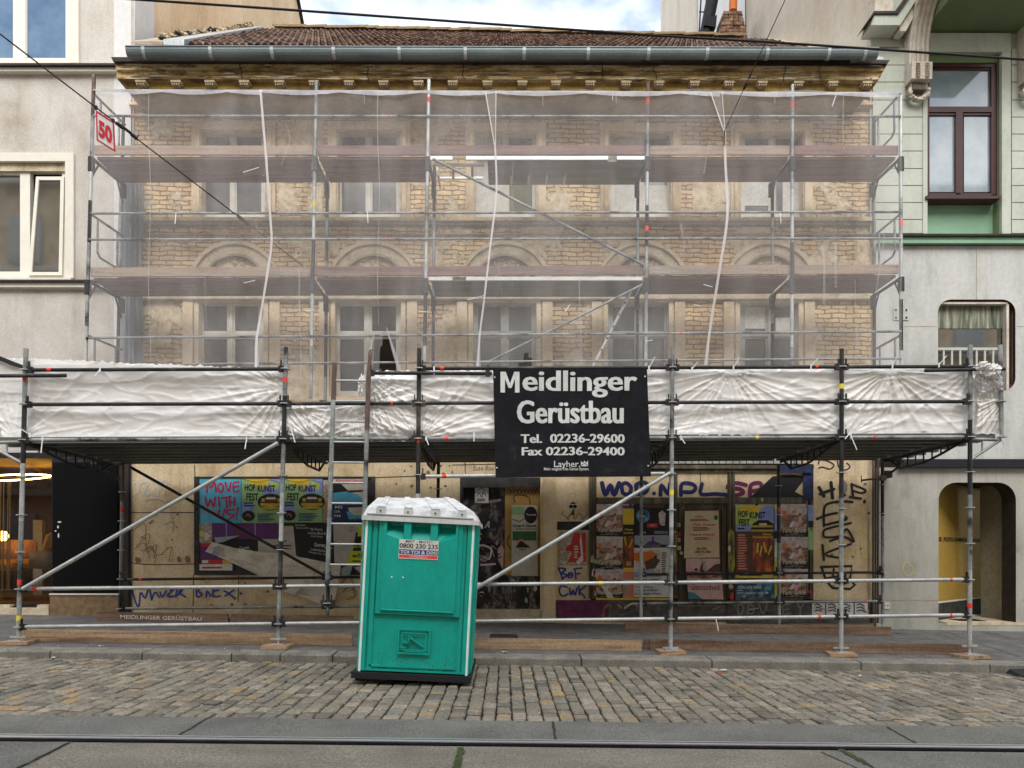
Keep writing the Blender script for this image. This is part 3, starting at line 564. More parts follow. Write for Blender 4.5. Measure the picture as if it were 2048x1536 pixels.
SL_ = [(), (), (), (), ((0, 'paper_sheet', 0, 0, 1, .9), (1, 'paper_sheet', .1, .45, 1, 1))]
for i, w in enumerate(LW): window(house, *w, DF+.17, 'win_white' if i < 2 else 'win_grey', 'glass_black' if i == 1 else 'glass_dusty', 670, 5, 5, SL_[i])
# ---- cornice
CD = 11.25
cor = MB()
cor.quadp([(226, 122.5), (1775, 127), (1780, 120), (222, 114)], CD-.06, DF+.3, 'slate_edge')
cor.quadp([(232, 139), (1768, 141), (1775, 127.4), (229, 122.9)], CD, DF+.3, 'cornice_stone')
cor.quadp([(234, 150), (1762, 152), (1766, 141.4), (233, 139.4)], CD+.05, DF+.3, 'cornice_stone')
cor.quadp([(234, 157), (1757, 160), (1757, 152.5), (232, 150.5)], CD+.02, DF+.3, 'cornice_stone')
corn = cor.build('cornice', 'cornice_stone', house)
s_ = MB()       # coffered soffit
s_.quadp([(262, 181), (1740, 184), (1757, 160.4), (237, 157.4)], CD+.12, DF+.3, 'cornice_soffit'); s_.build('soffit', 'cornice_soffit', corn)
for k in range(22):
    x = 282+k*69.2+random.uniform(-2, 2); b = MB()
    b.box(x-10, 159.5+k*.1, x+10, 163.8+k*.1, CD-.01, CD+.3, 'modillion'); b.box(x-8, 164+k*.1, x+8, 170+k*.1, CD+.03, CD+.3, 'modillion'); b.box(x-5, 171+k*.1, x+5, 175+k*.1, CD+.08, CD+.3, 'modillion')
    for j in range(4): b.box(x-8+j*4.3, 164.2+k*.1, x-5.6+j*4.3, 169+k*.1, CD+.0, CD+.06, 'modillion')
    b.build('modillion', 'modillion', corn)
b = MB(); rd = random.Random(15)     # flaked and limed patches on the fascia
for _ in range(170):
    x, y = rd.uniform(235, 1765), rd.choice([rd.uniform(126, 138), rd.uniform(141, 148), rd.uniform(151, 157), rd.uniform(152, 158)]); w, h = rd.uniform(4, 34), rd.uniform(1, 3.2)
    b.poly([(x+w*math.cos(k*.9)*rd.uniform(.5, 1), y+h*math.sin(k*.9)*rd.uniform(.5, 1)) for k in range(7)], CD-.004-rd.random()*.004 if y < 140 else CD+.012-rd.random()*.004, 0, rd.choice(['cornice_lime', 'cornice_black', 'cornice_black', 'cornice_soffit', 'cornice_lime']))
b.build('flaked_patch', 'cornice_lime', corn)
b = MB(); rd = random.Random(5)     # cracks through the cornice
for cx_, y0_ in ((477, 122), (922, 122), (735, 134), (1308, 130), (1640, 132), (1572, 130), (1205, 132)):
    pts = [(cx_, y0_)]
    while pts[-1][1] < y0_+34: pts.append((pts[-1][0]+rd.uniform(-2, 4), pts[-1][1]+rd.uniform(4, 8)))
    b.ribbon(pts, 1.7, CD-.012, 'joint_dirt')
b.build('crack', 'joint_dirt', corn)
# ---- gutter
GD = 11.05; g_ = MB(); n = 10; r_ = 11.0
A = P(256, 109, GD); B = P(1753, 112, GD); rr_ = r_*S(GD)
for k in range(2):
    ang = [math.pi*(1+i/n) for i in range(n+1)]; rad = rr_ if k == 0 else rr_-.006
    pa = [A+Vector((0, math.cos(a)*rad, math.sin(a)*rad*1.5+rr_*.85)) for a in ang]; pb = [B+Vector((0, math.cos(a)*rad, math.sin(a)*rad*1.5+rr_*.85)) for a in ang]
    for i in range(n): g_.raw([pa[i], pb[i], pb[i+1], pa[i+1]], [(0, 1, 2, 3)], None, True)
g_.tube(A+Vector((0, -rr_, rr_*.85)), B+Vector((0, -rr_, rr_*.85)), .011, None, 6)
for E in (A, B): g_.face([E+Vector((0, math.cos(a)*rr_, math.sin(a)*rr_*1.5+rr_*.85)) for a in ang])
gut = g_.build('gutter', 'gutter_zinc', house)
for x in (290, 420, 540, 661, 790, 921, 1038, 1166, 1287, 1405, 1527, 1652, 1726):
    b = MB(); c = A.lerp(B, (x-256)/(1753-256)); arc = [c+Vector((0, math.cos(a)*(rr_+.008), math.sin(a)*(rr_*1.5+.008)+rr_*.85)) for a in [math.pi*(1+i/8) for i in range(9)]]
    for i in range(8):
        w = Vector((.026, 0, 0)); b.face([arc[i]-w, arc[i]+w, arc[i+1]+w, arc[i+1]-w])
    b.tube(arc[0], c+Vector((.01, .55, .22)), .01, None, 5); b.build('gutter_bracket', 'gutter_strap', gut)
# ---- roof of curved tiles
EY, EZ = 11.2, P(1000, 103, 11.2).z; RY = 17.0; RZ = P(1000, 70, 17.0).z
XRL, XRR = P(264, 98, 11.2).x, P(1752, 98, 11.2).x+.1
roof = MB(); roof.hexa([(XRL, EY, EZ-.12), (XRR, EY, EZ-.12), (XRR, EY+.02, EZ-.05), (XRL, EY+.02, EZ-.05)], [(XRL, RY, RZ-.3), (XRR, RY, RZ-.3), (XRR, RY, RZ-.06), (XRL, RY, RZ-.06)], 'slate_edge')
roof.face([(XRL, RY, RZ-.06), (XRR, RY, RZ-.06), (XRR, RY+6, RZ-4.5), (XRL, RY+6, RZ-4.5)], 'slate_edge')
roofo = roof.build('roof', 'slate_edge', house)
t = MB(); rows = 27; pitch = (RZ-EZ)/(RY-EY); rd = random.Random(9); cols_ = int((XRR+.5-XRL)/.112)
for r in range(rows):
    for c in range(cols_):
        x0 = XRL+.112*c+(.056 if r % 2 else 0); x1 = x0+.108; y0 = lerp(EY-.06, RY-.15, r/rows); y1 = y0+(RY-EY)/rows+.1
        z0 = EZ+(y0-EY)*pitch+.035+rd.uniform(-.008, .012); z1 = EZ+(y1-EY)*pitch-.01; pr = []
        if x1 > lerp(P(1702, 98, EY).x, XRR+.3, (y0-EY)/(RY-EY)) or x0 < lerp(P(368, 98, EY).x, XRL+.05, (y0-EY)/(RY-EY)): continue
        for yy, zz in ((y0, z0), (y1, z1)):
            for u, hgt in ((0, -.03), (.25, .012), (.5, .03), (.75, .012), (1, -.03)): pr.append((lerp(x0, x1, u), yy-(.03 if 0 < u < 1 and yy == y0 else 0), zz+hgt*.7))
        t.raw(pr, [(i, i+1, 5+i+1, 5+i) for i in range(4)]+[(4, 3, 2, 1, 0)], None, False)
t.build('roof_tiles', 'tile_each', roofo)
t = MB()
for i in range(46):
    x0 = lerp(XRL+.3, XRR-.3, i/46); x1 = x0+(XRR-XRL)/46+.03; z = RZ+.0+rd.uniform(0, .03)
    ring0 = [Vector((x0, RY+math.cos(a)*.13, z+math.sin(a)*.12)) for a in [math.pi*k/6 for k in range(7)]]; ring1 = [v+Vector((x1-x0, 0, .012)) for v in ring0]
    for k in range(6): t.face([ring0[k], ring1[k], ring1[k+1], ring0[k+1]])
t.build('ridge_tiles', 'tile_ridge', roofo)
t = MB()        # zinc flashing along both ends of the tiled field, mortar fillet beyond it
def roofz(y): return EZ+(y-EY)*pitch
def strip(e0, r0, e1, r1, h, m):
    """band over the roof slope between two eave x and two ridge x"""
    n = 8
    for i in range(n):
        u, v = i/n, (i+1)/n; ya, yb = lerp(EY, RY, u), lerp(EY, RY, v)
        t.hexa([(lerp(e0, r0, u), ya, roofz(ya)), (lerp(e1, r1, u), ya, roofz(ya)), (lerp(e1, r1, u), ya, roofz(ya)+h), (lerp(e0, r0, u), ya, roofz(ya)+h)], [(lerp(e0, r0, v), yb, roofz(yb)), (lerp(e1, r1, v), yb, roofz(yb)), (lerp(e1, r1, v), yb, roofz(yb)+h), (lerp(e0, r0, v), yb, roofz(yb)+h)], m)
el, er = P(368, 98, EY).x, P(1702, 98, EY).x
strip(el-.32, XRL-.13, el, XRL+.06, .09, 'zinc_flash'); strip(er, XRR+.25, er+.3, XRR+.5, .06, 'relief_stone')
t.build('flashing', 'zinc_flash', roofo); t = MB()
strip(XRL-.02, XL-.1, el-.33, XRL-.14, .05, 'relief_dark'); strip(er+.31, XRR+.51, XRR+.02, XR+.55, .03, 'zinc_flash'); t.build('mortar_fillet', 'relief_dark', roofo); t = MB()
for i in range(260):
    u = rd.random()**.8; y = lerp(EY+.3, RY, u); s_ = rd.uniform(.015, .05); X = lerp(el-.36, XRL-.16, u)-abs(rd.gauss(0, .12))
    t.wbox((X, y, roofz(y)+.07+rd.uniform(0, .07)), (s_, s_*2.2, s_*.8), rd.choice(['relief_dark', 'slate_edge', 'cornice_stone', 'relief_stone']), rd.uniform(0, 3), rd.uniform(0, 1))
t.build('mortar_debris', 'slate_edge', roofo)

# ---- ground floor of the old house
gw = MB(); holed(gw, 257, 905, 1749, 1262, [(924, 960, 1081, 1219), (1181, 928, 1627, 1212)], DF-.03, .22, 'cream_plaster', 'cream_plaster'); gfl = gw.build('shop_wall', 'cream_plaster', house)
MB().box(257, 900, 1749, 906, DF-.09, DF).build('ledge', 'trim_stone', house)
p_ = MB(); p_.box(1081, 963, 1087, 1222, DF-.06, DF); p_.box(1087, 955, 1111, 1222, DF-.1, DF+.02); p_.box(1111, 955, 1114, 1200, DF-.05, DF); p_.build('pilaster', 'cream_plaster', house)
MB().box(1085, 1222.5, 1112, 1242, DF-.12, DF).build('pilaster_base', 'relief_stone', house)
sc_ = MB()      # stains, joints and scratches on the plaster
for pts in ([(257, 1025), (388, 1025)], [(257, 1125), (300, 1129), (388, 1128)], [(389, 930), (390, 955)], [(387, 1150), (386, 1225)], [(477, 1152), (476, 1205)], [(930, 925), (931, 960)], [(905, 930), (1000, 928)], [(1400, 930), (1402, 990)], [(750, 955), (905, 950)]):
    sc_.ribbon(pts, 1.6, DF-.034, 'shop_dark')
for _ in range(55):
    rx_, ry_ = rd.choice([(rd.uniform(262, 385), rd.uniform(1010, 1210)), (rd.uniform(1632, 1740), rd.uniform(925, 1190)), (rd.uniform(760, 915), rd.uniform(930, 980)), (rd.uniform(400, 560), rd.uniform(1155, 1215))])
    a = rd.uniform(0, 6.3); s_ = rd.uniform(1, 4.5); sc_.poly([(rx_+s_*rd.uniform(.5, 1.2)*math.cos(a+k*1.05), ry_+s_*rd.uniform(.4, 1)*math.sin(a+k*1.05)) for k in range(6)], DF-.0345-rd.random()*.002, 0, 'cream_stain')
for cx_, cy_ in ((358, 1118), (376, 1118), (276, 1120)): sc_.poly([(cx_+rd.uniform(4, 9)*math.cos(k), cy_+rd.uniform(4, 9)*math.sin(k)) for k in range(6)], DF-.036, 0, 'cream_stain')
sc_.build('wall_stain', 'cream_stain', gfl)
# entrance with its tagged double door
MB().box(924, 1219.5, 1081, 1238, DF-.05, DF+.3).build('door_step', 'relief_stone', house)
d_ = MB(); d_.box(920, 955, 1081, 975, DF-.04, DF+.02); d_.box(920, 975.2, 926, 1219, DF-.04, DF+.02); d_.build('door_frame', 'shop_dark', house)
dr = MB(); dr.box(924, 960, 1009, 1219, DF+.11, DF+.16); dr.box(1009.6, 960, 1081, 1219, DF+.11, DF+.16)
for x0, x1 in ((932, 1000), (1018, 1074)):
    for y0, y1 in ((1010, 1085), (1098, 1150), (1160, 1208)): dr.box(x0, y0, x1, y1, DF+.088, DF+.12); dr.box(x0+6, y0+6, x1-6, y1-6, DF+.075, DF+.1)
dro = dr.build('door', 'door_tagged', house)
g1 = MB()
g1.ribbon([(968, 1110), (958, 1095), (966, 1080), (985, 1085), (990, 1105), (975, 1122), (952, 1140)], 7, DF+.07, 'paint_black'); g1.ribbon([(985, 1125), (1003, 1150), (998, 1175)], 8, DF+.07, 'paint_black'); g1.ribbon([(950, 1155), (985, 1162), (1000, 1150), (1020, 1165)], 5, DF+.068, 'paint_black')
g1.ribbon([(965, 1090), (982, 1098), (978, 1118), (965, 1112)], 4, DF+.066, 'paint_white'); g1.ribbon([(960, 1130), (990, 1128)], 4, DF+.066, 'paint_white'); g1.poly([(924, 1003), (960, 985), (1008, 975), (1008, 960), (924, 960)], DF+.085, 0, 'paint_black')
g1.ribbon([(940, 1020), (960, 1008), (1000, 1000)], 5, DF+.066, 'paint_grey'); g1.poly([(995, 1100), (1003, 1085), (1008, 1100), (1006, 1140), (996, 1120)], DF+.07, 0, 'p_pink')
g1.build('graffiti', 'paint_black', dro)
b = MB(); b.ell(964, 1188, 5, 5, DF+.06, .02, 'paint_white'); b.build('door_knob', 'paint_white', dro)
b = MB(); b.poly([(1010, 975), (1081, 975), (1079, 1153), (1009, 1150)], DF+.06, .012, 'p_ochre')
for s0 in range(9): b.ribbon([(1014+s0*7, 986), (1018+s0*7, 977), (1021+s0*7, 985)], 1.6, DF+.058, 'paint_black')
b.ribbon([(1030, 1005), (1028, 992), (1045, 990), (1058, 996), (1060, 1008)], 1.8, DF+.057, 'paint_black'); b.ribbon([(1020, 1070), (1014, 1085), (1024, 1100)], 1.8, DF+.057, 'paint_black'); b.ribbon([(1032, 1143), (1038, 1150), (1052, 1142), (1064, 1146)], 1.8, DF+.057, 'paint_black')
b.build('boarding', 'p_ochre', dro)
# shopfront joinery
sf = MB(); D0 = DF-.02
MB().box(1182, 926, 1627, 1212, DF+.17, DF+.19).build('shop_back', 'shop_dark', house)
for x0, x1 in ((1181, 1193), (1339, 1355), (1455, 1470), (1607, 1626)): sf.box(x0, 940, x1, 1198, D0-.02, DF+.17)
for x0, x1 in ((1178, 1181), (1186, 1189), (1343, 1346), (1350, 1352), (1459, 1462), (1466, 1468), (1612, 1615), (1620, 1623)): sf.box(x0, 941, x1, 1197, D0-.045, D0-.021)
sf.box(1193, 995, 1606.5, 1007, D0-.03, DF+.17); sf.box(1178, 930, 1628, 937, D0-.09, DF+.1); sf.box(1180, 937.3, 1627, 944, D0-.05, DF+.1); sf.box(1193, 1196, 1338, 1200, D0-.05, DF+.1); sf.box(1470.5, 1196, 1606, 1200, D0-.05, DF+.1)
shop = sf.build('shopfront', 'wood_shop', house)
b = MB()
for k in range(23): b.box(1290+k*13.6, 916+k*.05, 1300.5+k*.05+k*13.6, 927, D0-.06, D0+.01)
b.build('dentil_row', 'win_grey', shop); 
b = MB(); b.box(1560, 930.5, 1627, 945.5, D0-.094, D0-.091, 'navy_wood'); b.box(1607, 946, 1626.5, 1000, D0-.05, D0-.047, 'navy_wood'); b.build('painted_trim', 'navy_wood', shop)
sg = MB().box(1193, 944.5, 1606, 994.8, D0-.01, D0+.05).build('sign_board', 'cream_plaster', shop)
b = MB(); Dg = D0-.013      # tags on the sign board
M_ = 'paint_navy'
b.ribbon([(1204, 966), (1211, 990), (1221, 970), (1228, 990), (1238, 966)], 9, Dg, M_); b.ribbon([(1243, 970), (1252, 966), (1262, 975), (1258, 988), (1246, 986), (1243, 970)], 8, Dg, M_)
b.ribbon([(1272, 970), (1276, 988), (1292, 984), (1296, 970), (1284, 964), (1272, 970)], 8, Dg-.003, M_); b.ell(1308, 987, 4, 4, Dg, 0, M_)
b.ribbon([(1321, 990), (1323, 970), (1336, 988), (1340, 967)], 8, Dg, M_); b.ribbon([(1362, 990), (1364, 968), (1384, 968), (1391, 976), (1384, 984), (1368, 984)], 8, Dg-.002, M_)
b.ribbon([(1404, 968), (1402, 988), (1430, 988), (1456, 990)], 8, Dg-.001, M_)
b.ribbon([(1492, 970), (1470, 966), (1454, 975), (1480, 978), (1486, 986), (1466, 992)], 8, Dg-.004, 'paint_magenta'); b.ribbon([(1500, 992), (1502, 970), (1520, 966), (1522, 978), (1506, 982)], 8, Dg-.004, 'paint_magenta')
b.poly([(1500, 995), (1545, 953), (1568, 950), (1592, 950), (1612, 954), (1590, 983), (1611, 995)], Dg-.006, 0, 'paint_black'); b.build('graffiti', 'paint_navy', sg)
# shop windows and the narrow door
for x0, x1 in ((1193, 1339), (1470, 1607)): MB().box(x0, 1007, x1, 1196, D0+.03, D0+.05).build('shop_window', 'glass_dark', shop)
dd = MB(); dd.box(1355, 1007, 1455, 1212, D0+.03, D0+.09); dd.box(1358, 1010, 1366, 1205, D0+.005, D0+.03); dd.box(1444, 1010, 1452, 1205, D0+.005, D0+.03); dd.box(1366, 1010, 1444, 1018, D0+.005, D0+.03); dd.box(1366, 1175, 1444, 1205, D0+.005, D0+.03)
ddo = dd.build('shop_door', 'wood_shop', shop); b = MB(); kx = P(1363, 1106, D0-.03); b.tube(kx, kx+Vector((0, .05, 0)), .03, None, 12); b.build('door_knob', 'zinc_flash', ddo)
b = MB(); b.poly([(1341, 1075), (1346, 1064), (1354, 1072), (1353, 1120), (1348, 1132), (1342, 1122)], D0-.0475, 0, 'yellow_smear'); b.poly([(1456, 1068), (1461, 1056), (1469, 1066), (1470, 1130), (1464, 1150), (1457, 1140)], D0-.0475, 0, 'yellow_smear'); b.build('yellow_paint', 'yellow_smear', shop)
# plinth under shopfront and right wall
b = MB(); b.box(1113, 1200.5, 1217, 1240, D0-.06, DF+.1, 'plinth_purple'); b.build('plinth', 'plinth_purple', house)
b = MB(); b.box(1217.5, 1200.5, 1355, 1242, D0-.06, DF+.1); b.box(1356, 1212.5, 1454, 1243, D0-.03, DF+.1); b.box(1455, 1200.5, 1748, 1246, D0-.06, DF+.1); b.build('plinth', 'plinth_dark', house)
b = MB()
for k, pts in enumerate(([(1476, 1208), (1476, 1228)], [(1474, 1208), (1486, 1212), (1484, 1226), (1476, 1228)], [(1500, 1209), (1508, 1214), (1506, 1226), (1497, 1226), (1496, 1213), (1500, 1209)], [(1518, 1208), (1526, 1228), (1534, 1208)], [(1580, 1208), (1566, 1210), (1567, 1219), (1578, 1218)], [(1567, 1219), (1568, 1229), (1582, 1227)], [(1594, 1206), (1601, 1216), (1608, 1206)], [(1601, 1216), (1600, 1230)])): b.ribbon(pts, 3, D0-.063-.0015*k, 'paint_grey')
b.ribbon([(1206, 1232), (1208, 1218), (1216, 1210), (1222, 1212)], 5, D0-.07, 'cream_stain'); b.ribbon([(1250, 1216), (1262, 1208), (1274, 1207)], 4, D0-.064, 'p_cream'); b.build('graffiti', 'paint_grey', house)
# right-hand piece of wall with the vertical tag
b = MB(); Dg = DF-.035; M_ = 'paint_black'
b.ribbon([(1637, 928), (1640, 920), (1655, 922), (1668, 930), (1660, 938), (1645, 934), (1638, 936)], 2.6, Dg, M_); b.ribbon([(1675, 922), (1678, 934), (1690, 940), (1700, 934), (1694, 926)], 2.6, Dg, M_)
b.ribbon([(1638, 975), (1648, 992)], 7, Dg, M_); b.ribbon([(1662, 965), (1665, 996)], 7, Dg, M_); b.ribbon([(1640, 988), (1668, 978)], 6, Dg-.003, M_); b.ell(1686, 974, 9, 14, Dg-.001, 0, 'paint_grey'); b.ribbon([(1680, 994), (1690, 990)], 5, Dg-.003, M_)
b.ribbon([(1703, 968), (1706, 992)], 5, Dg, M_); b.ribbon([(1703, 968), (1731, 980), (1724, 986), (1708, 982)], 4, Dg-.002, M_); b.ribbon([(1700, 994), (1722, 997)], 5, Dg-.004, M_); b.ell(1729, 1003, 3, 4, Dg, 0, M_)
b.ribbon([(1705, 1004), (1680, 1003), (1655, 1008), (1648, 1020), (1648, 1052)], 5, Dg, M_); b.ribbon([(1634, 1038), (1655, 1030), (1674, 1026)], 5, Dg-.003, M_); b.ribbon([(1650, 1050), (1690, 1040), (1692, 1034)], 5, Dg-.005, M_)
b.ribbon([(1702, 1046), (1660, 1056), (1648, 1062), (1650, 1074), (1680, 1072), (1694, 1058), (1708, 1084), (1690, 1074), (1660, 1082)], 4.5, Dg-.006, M_)
b.ribbon([(1645, 1090), (1648, 1120)], 5, Dg, M_); b.ribbon([(1702, 1088), (1650, 1108), (1682, 1116)], 4.5, Dg-.003, M_)
b.ribbon([(1642, 1134), (1704, 1132), (1700, 1158), (1710, 1170), (1700, 1178), (1665, 1176), (1652, 1160), (1643, 1134)], 5, Dg, M_, False); b.ribbon([(1668, 1138), (1666, 1152)], 4, Dg-.004, M_); b.ribbon([(1655, 1156), (1690, 1152), (1686, 1172)], 4, Dg-.006, M_)
M_ = 'paint_yellow'
b.ribbon([(1630, 1105), (1660, 1085), (1640, 1104), (1668, 1100)], 1.8, Dg+.003, M_); b.ribbon([(1720, 1060), (1722, 1105), (1734, 1118), (1742, 1086), (1721, 1060), (1712, 1075)], 1.8, Dg+.003, M_); b.ribbon([(1690, 1095), (1692, 1118), (1700, 1098), (1706, 1118), (1712, 1100)], 1.6, Dg+.003, M_)
b.build('graffiti', 'paint_black', gfl)
b = MB()
for k in range(4):
    x0 = 1624+k*28.5; b.box(x0, 1205, x0+26, 1231, D0-.066, D0-.061, 'p_white')
    for j in range(3): b.ribbon([(x0+4+rd.uniform(0, 4), 1210+j*6), (x0+10+rd.uniform(0, 4), 1208+j*6), (x0+19, 1213+j*5)], 2.2, D0-.068-.001*j, 'paint_black')
b.build('tile_sticker', 'p_white', house)
# left wall tags
b = MB(); Dg = DF-.035; M_ = 'paint_blue'
for k, pts in enumerate(([(262, 1168), (268, 1195), (277, 1214), (281, 1185), (290, 1196), (298, 1176), (303, 1200)], [(303, 1200), (310, 1184), (318, 1194)], [(320, 1184), (324, 1194), (332, 1182)], [(340, 1180), (350, 1176), (334, 1192), (352, 1192)], [(356, 1172), (352, 1192), (366, 1178), (358, 1184), (370, 1194)], [(392, 1172), (394, 1194), (404, 1188), (396, 1182), (402, 1172), (390, 1172)], [(412, 1194), (414, 1182), (422, 1192)], [(428, 1172), (426, 1192), (440, 1192)], [(428, 1182), (438, 1180)], [(448, 1182), (456, 1186), (470, 1198)], [(468, 1180), (450, 1192)])): b.ribbon(pts, 3.4, Dg-.0012*k, M_)
b.ell(482, 1187, 3, 2.5, Dg, 0, M_)
for k, pts in enumerate(([(270, 965), (254+6, 975), (262, 990), (278, 984), (276, 962)], [(280, 968), (296, 964), (288, 990), (304, 986)], [(304, 966), (320, 962), (314, 992)], [(318, 968), (334, 960), (326, 988)], [(290, 1000), (312, 996), (332, 1002)])): b.ribbon(pts, 3.2, Dg-.0012*k, 'paint_white')
for k in range(9):
    x_, y_ = rd.uniform(262, 340), rd.uniform(1035, 1110); b.ribbon([(x_, y_), (x_+rd.uniform(5, 25), y_-rd.uniform(5, 18)), (x_+rd.uniform(15, 35), y_+rd.uniform(-4, 16)), (x_+rd.uniform(10, 40), y_+rd.uniform(2, 24))], 1.2, Dg-.001*k-.006, 'paint_thin')
for k in range(5):
    x_, y_ = rd.uniform(670, 700), rd.uniform(1160, 1195); b.ribbon([(x_, y_), (x_+15, y_-12), (x_+24, y_+10), (x_+8, y_+15)], 1.2, Dg-.001*k-.006, 'paint_thin')
M_ = 'paint_blue'
for k, pts in enumerate(([(1117, 1136), (1126, 1158)], [(1116, 1136), (1132, 1138), (1124, 1146), (1134, 1150), (1124, 1158)], [(1138, 1146), (1136, 1154), (1144, 1154), (1144, 1146), (1138, 1146)], [(1137, 1150), (1144, 1150)], [(1150, 1140), (1152, 1158)], [(1148, 1138), (1164, 1136)], [(1151, 1148), (1160, 1147)],
                        [(1134, 1174), (1122, 1172), (1119, 1184), (1126, 1192), (1136, 1188)], [(1139, 1176), (1142, 1190), (1146, 1180), (1150, 1190), (1154, 1176)], [(1158, 1172), (1159, 1190)], [(1172, 1172), (1160, 1182), (1166, 1190), (1170, 1196)])): b.ribbon(pts, 3.4, Dg-.0012*k, M_)
b.text('Suse Rou', 946, 931, 989, 941, Dg, 'paint_thin', 0, .2); b.build('graffiti', 'paint_blue', gfl)
# seated cartoon figure pasted up beside the shop (simple outline)
b = MB(); Dg = DF-.036
for k, (pts, w, m) in enumerate((([(1138, 1040), (1130, 1032), (1124, 1028), (1126, 1022)], 1.6, 'cream_stain'), ([(1164, 1040), (1170, 1034), (1174, 1028), (1172, 1020)], 1.6, 'cream_stain'), ([(1134, 1038), (1144, 1026), (1150, 1038), (1158, 1026), (1166, 1038)], 1.6, 'paint_thin'))): b.ribbon(pts, w, Dg-.001*k, m)
b.poly([(1141, 1030), (1147, 1016), (1150, 1030)], Dg-.004, 0, 'p_brown'); b.ell(1142, 1013, 6, 5, Dg-.005, 0, 'p_white'); b.ell(1150, 1013, 6, 5, Dg-.0055, 0, 'p_white'); b.ell(1142, 1013, 4, 3.6, Dg-.007, 0, 'paint_black'); b.ell(1150, 1013, 4, 3.6, Dg-.007, 0, 'paint_black'); b.poly([(1140, 1008), (1146, 1003), (1153, 1008)], Dg-.003, 0, 'paint_black')
b.build('graffiti', 'cream_stain', gfl)
MB().box(1114, 1043, 1180, 1060, DF-.037, DF-.031).build('painted_band', 'shop_dark', gfl)
# pipes at the right corner
for x, m in ((1747, 'rust'), (1756, 'wood_shop')):
    MB().tubep((x, 905, DF-.12), (x, 1246, DF-.12), .022, m).build('pipe', m, house)
# ================================================================== NEIGHBOUR BUILDINGS
DB = 12.05
lb = empty('apartment_building', (P(0, 1226, DB).x, DB, P(0, 1226, DB).z), 'pale rendered apartment building with cream window frames above a lit shop', 'building')
LWs = [(-330, -260, -90, 125), (-60, -260, 140, 125), (-120, 322, 130, 555), (-420, 322, -200, 555)]
w = MB(); holed(w, -900, -460, 262, 905, LWs, DB, .3, 'left_render', 'left_trim'); wl = w.build('wall', 'left_render', lb)
xc = P(262, 500, DB).x
z0_, z1_ = P(0, 1250, DB).z, P(0, -460, DB).z
MB().box(228, -460, 262, 905, DB-.006, DB-.001).build('white_strip', 'left_white', lb)
b = MB(); b.hexa([(xc, DB, z0_), (xc+.01, DB, z0_), (xc+.01, DB, z1_), (xc, DB, z1_)], [(xc, 12.72, z0_), (xc+.01, 12.72, z0_), (xc+.01, 12.72, z1_), (xc, 12.72, z1_)]); b.build('quoin', 'left_white', lb)
# gable side wall: its far edge slopes
yb0 = 21.0; b = MB(); zt0 = 10.4; zf = lambda px_, py_, D: P(px_, py_, D).z
b.face([(xc, 12.72, z0_), (xc, 22.6, z0_), (xc, 22.0, P(607, 68, 22.0).z), (xc, 21.3, P(590, 0, 21.3).z), (xc, 19.5, P(545, -150, 19.5).z), (xc, 12.72, z1_)]); b.build('side_wall', 'firewall_tan', lb)
b = MB(); b.tube((xc+.03, 22.0, P(607, 68, 22.0).z), (xc+.03, 21.3, P(590, 0, 21.3).z), .06, None, 6); b.tube((xc+.03, 21.3, P(590, 0, 21.3).z), (xc+.03, 19.5, P(545, -150, 19.5).z), .06, None, 6); b.build('verge', 'slate_edge', lb)
MB().wbox((xc-6, 19.2, (z0_+z1_)/2), (11.9, 6.4, z1_-z0_-.1)).build('building_core', 'left_render', lb)
for y0, y1, x1, dd in ((126, 130, 240, .16), (130, 142, 240, .1), (142, 146, 240, .05), (559, 563, 214, .14), (563, 574, 214, .09), (574, 578, 214, .04)):
    MB().box(-900, y0, 250 if y0 < 300 else 236, y1, DB-dd, DB+.01).build('string_course', 'slate_edge' if y0 in (126, 559) else 'left_trim', lb)
for x0, y0, x1, y1 in LWs:
    b = MB(); b.box(x0-17, y0-17, x1+17, y0, DB-.05, DB+.01); b.box(x0-17, y0+.1, x0, y1, DB-.05, DB+.01); b.box(x1, y0+.1, x1+17, y1, DB-.05, DB+.01); b.build('window_surround', 'left_trim', lb)
wn = window(lb, -60, -260, 140, 125, DB+.1, 'cream_frame', 'glass_blue_sky', None, 6, 3, (), 2, 22)
window(lb, -330, -260, -90, 125, DB+.1, 'cream_frame', 'glass_blue_sky', None, 6, 3, (), 2, 22)
window(lb, -420, 322, -200, 555, DB+.1, 'cream_frame', 'glass_dark', None, 6, 4, (), 2, 22)
# middle window: fixed left light, tilted right sash
f = MB(); f.box(-120, 322, 130, 343, DB+.06, DB+.16); f.box(-120, 549, 130, 555, DB+.06, DB+.16); f.box(-120, 343, -114, 549, DB+.06, DB+.16); f.box(124, 343, 130, 549, DB+.06, DB+.16); f.box(40, 343, 60, 549, DB+.06, DB+.16); f.box(-114, 343, 40, 349, DB+.07, DB+.15); f.box(-114, 543, 40, 549, DB+.07, DB+.15)
fo = f.build('window', 'cream_frame', lb); MB().box(-120, 322, 130, 342, DB+.02, DB+.055).build('reveal_panel', 'relief_stone', fo); MB().sheet(-114, 349, 40, 543, DB+.12).build('pane', 'glass_dark', fo)  # grey-brown panel added for the shading of the window's top recess
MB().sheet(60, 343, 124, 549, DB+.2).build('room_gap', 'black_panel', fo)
f = MB(); f.quadp([(58, 549), (124, 549), (126, 352), (72, 352)], DB+.03, DB+.08); q_ = MB()
s_ = MB(); s_.quadp([(56, 550), (63, 550), (78, 353), (72, 353)], DB+.02, DB+.07); s_.quadp([(117, 550), (124, 550), (128, 353), (121, 353)], DB+.02, DB+.07); s_.quadp([(63, 550), (117, 550), (117, 544), (63, 544)], DB+.02, DB+.07); s_.quadp([(78, 360), (121, 360), (121, 353), (78, 353)], DB+.02, DB+.07)
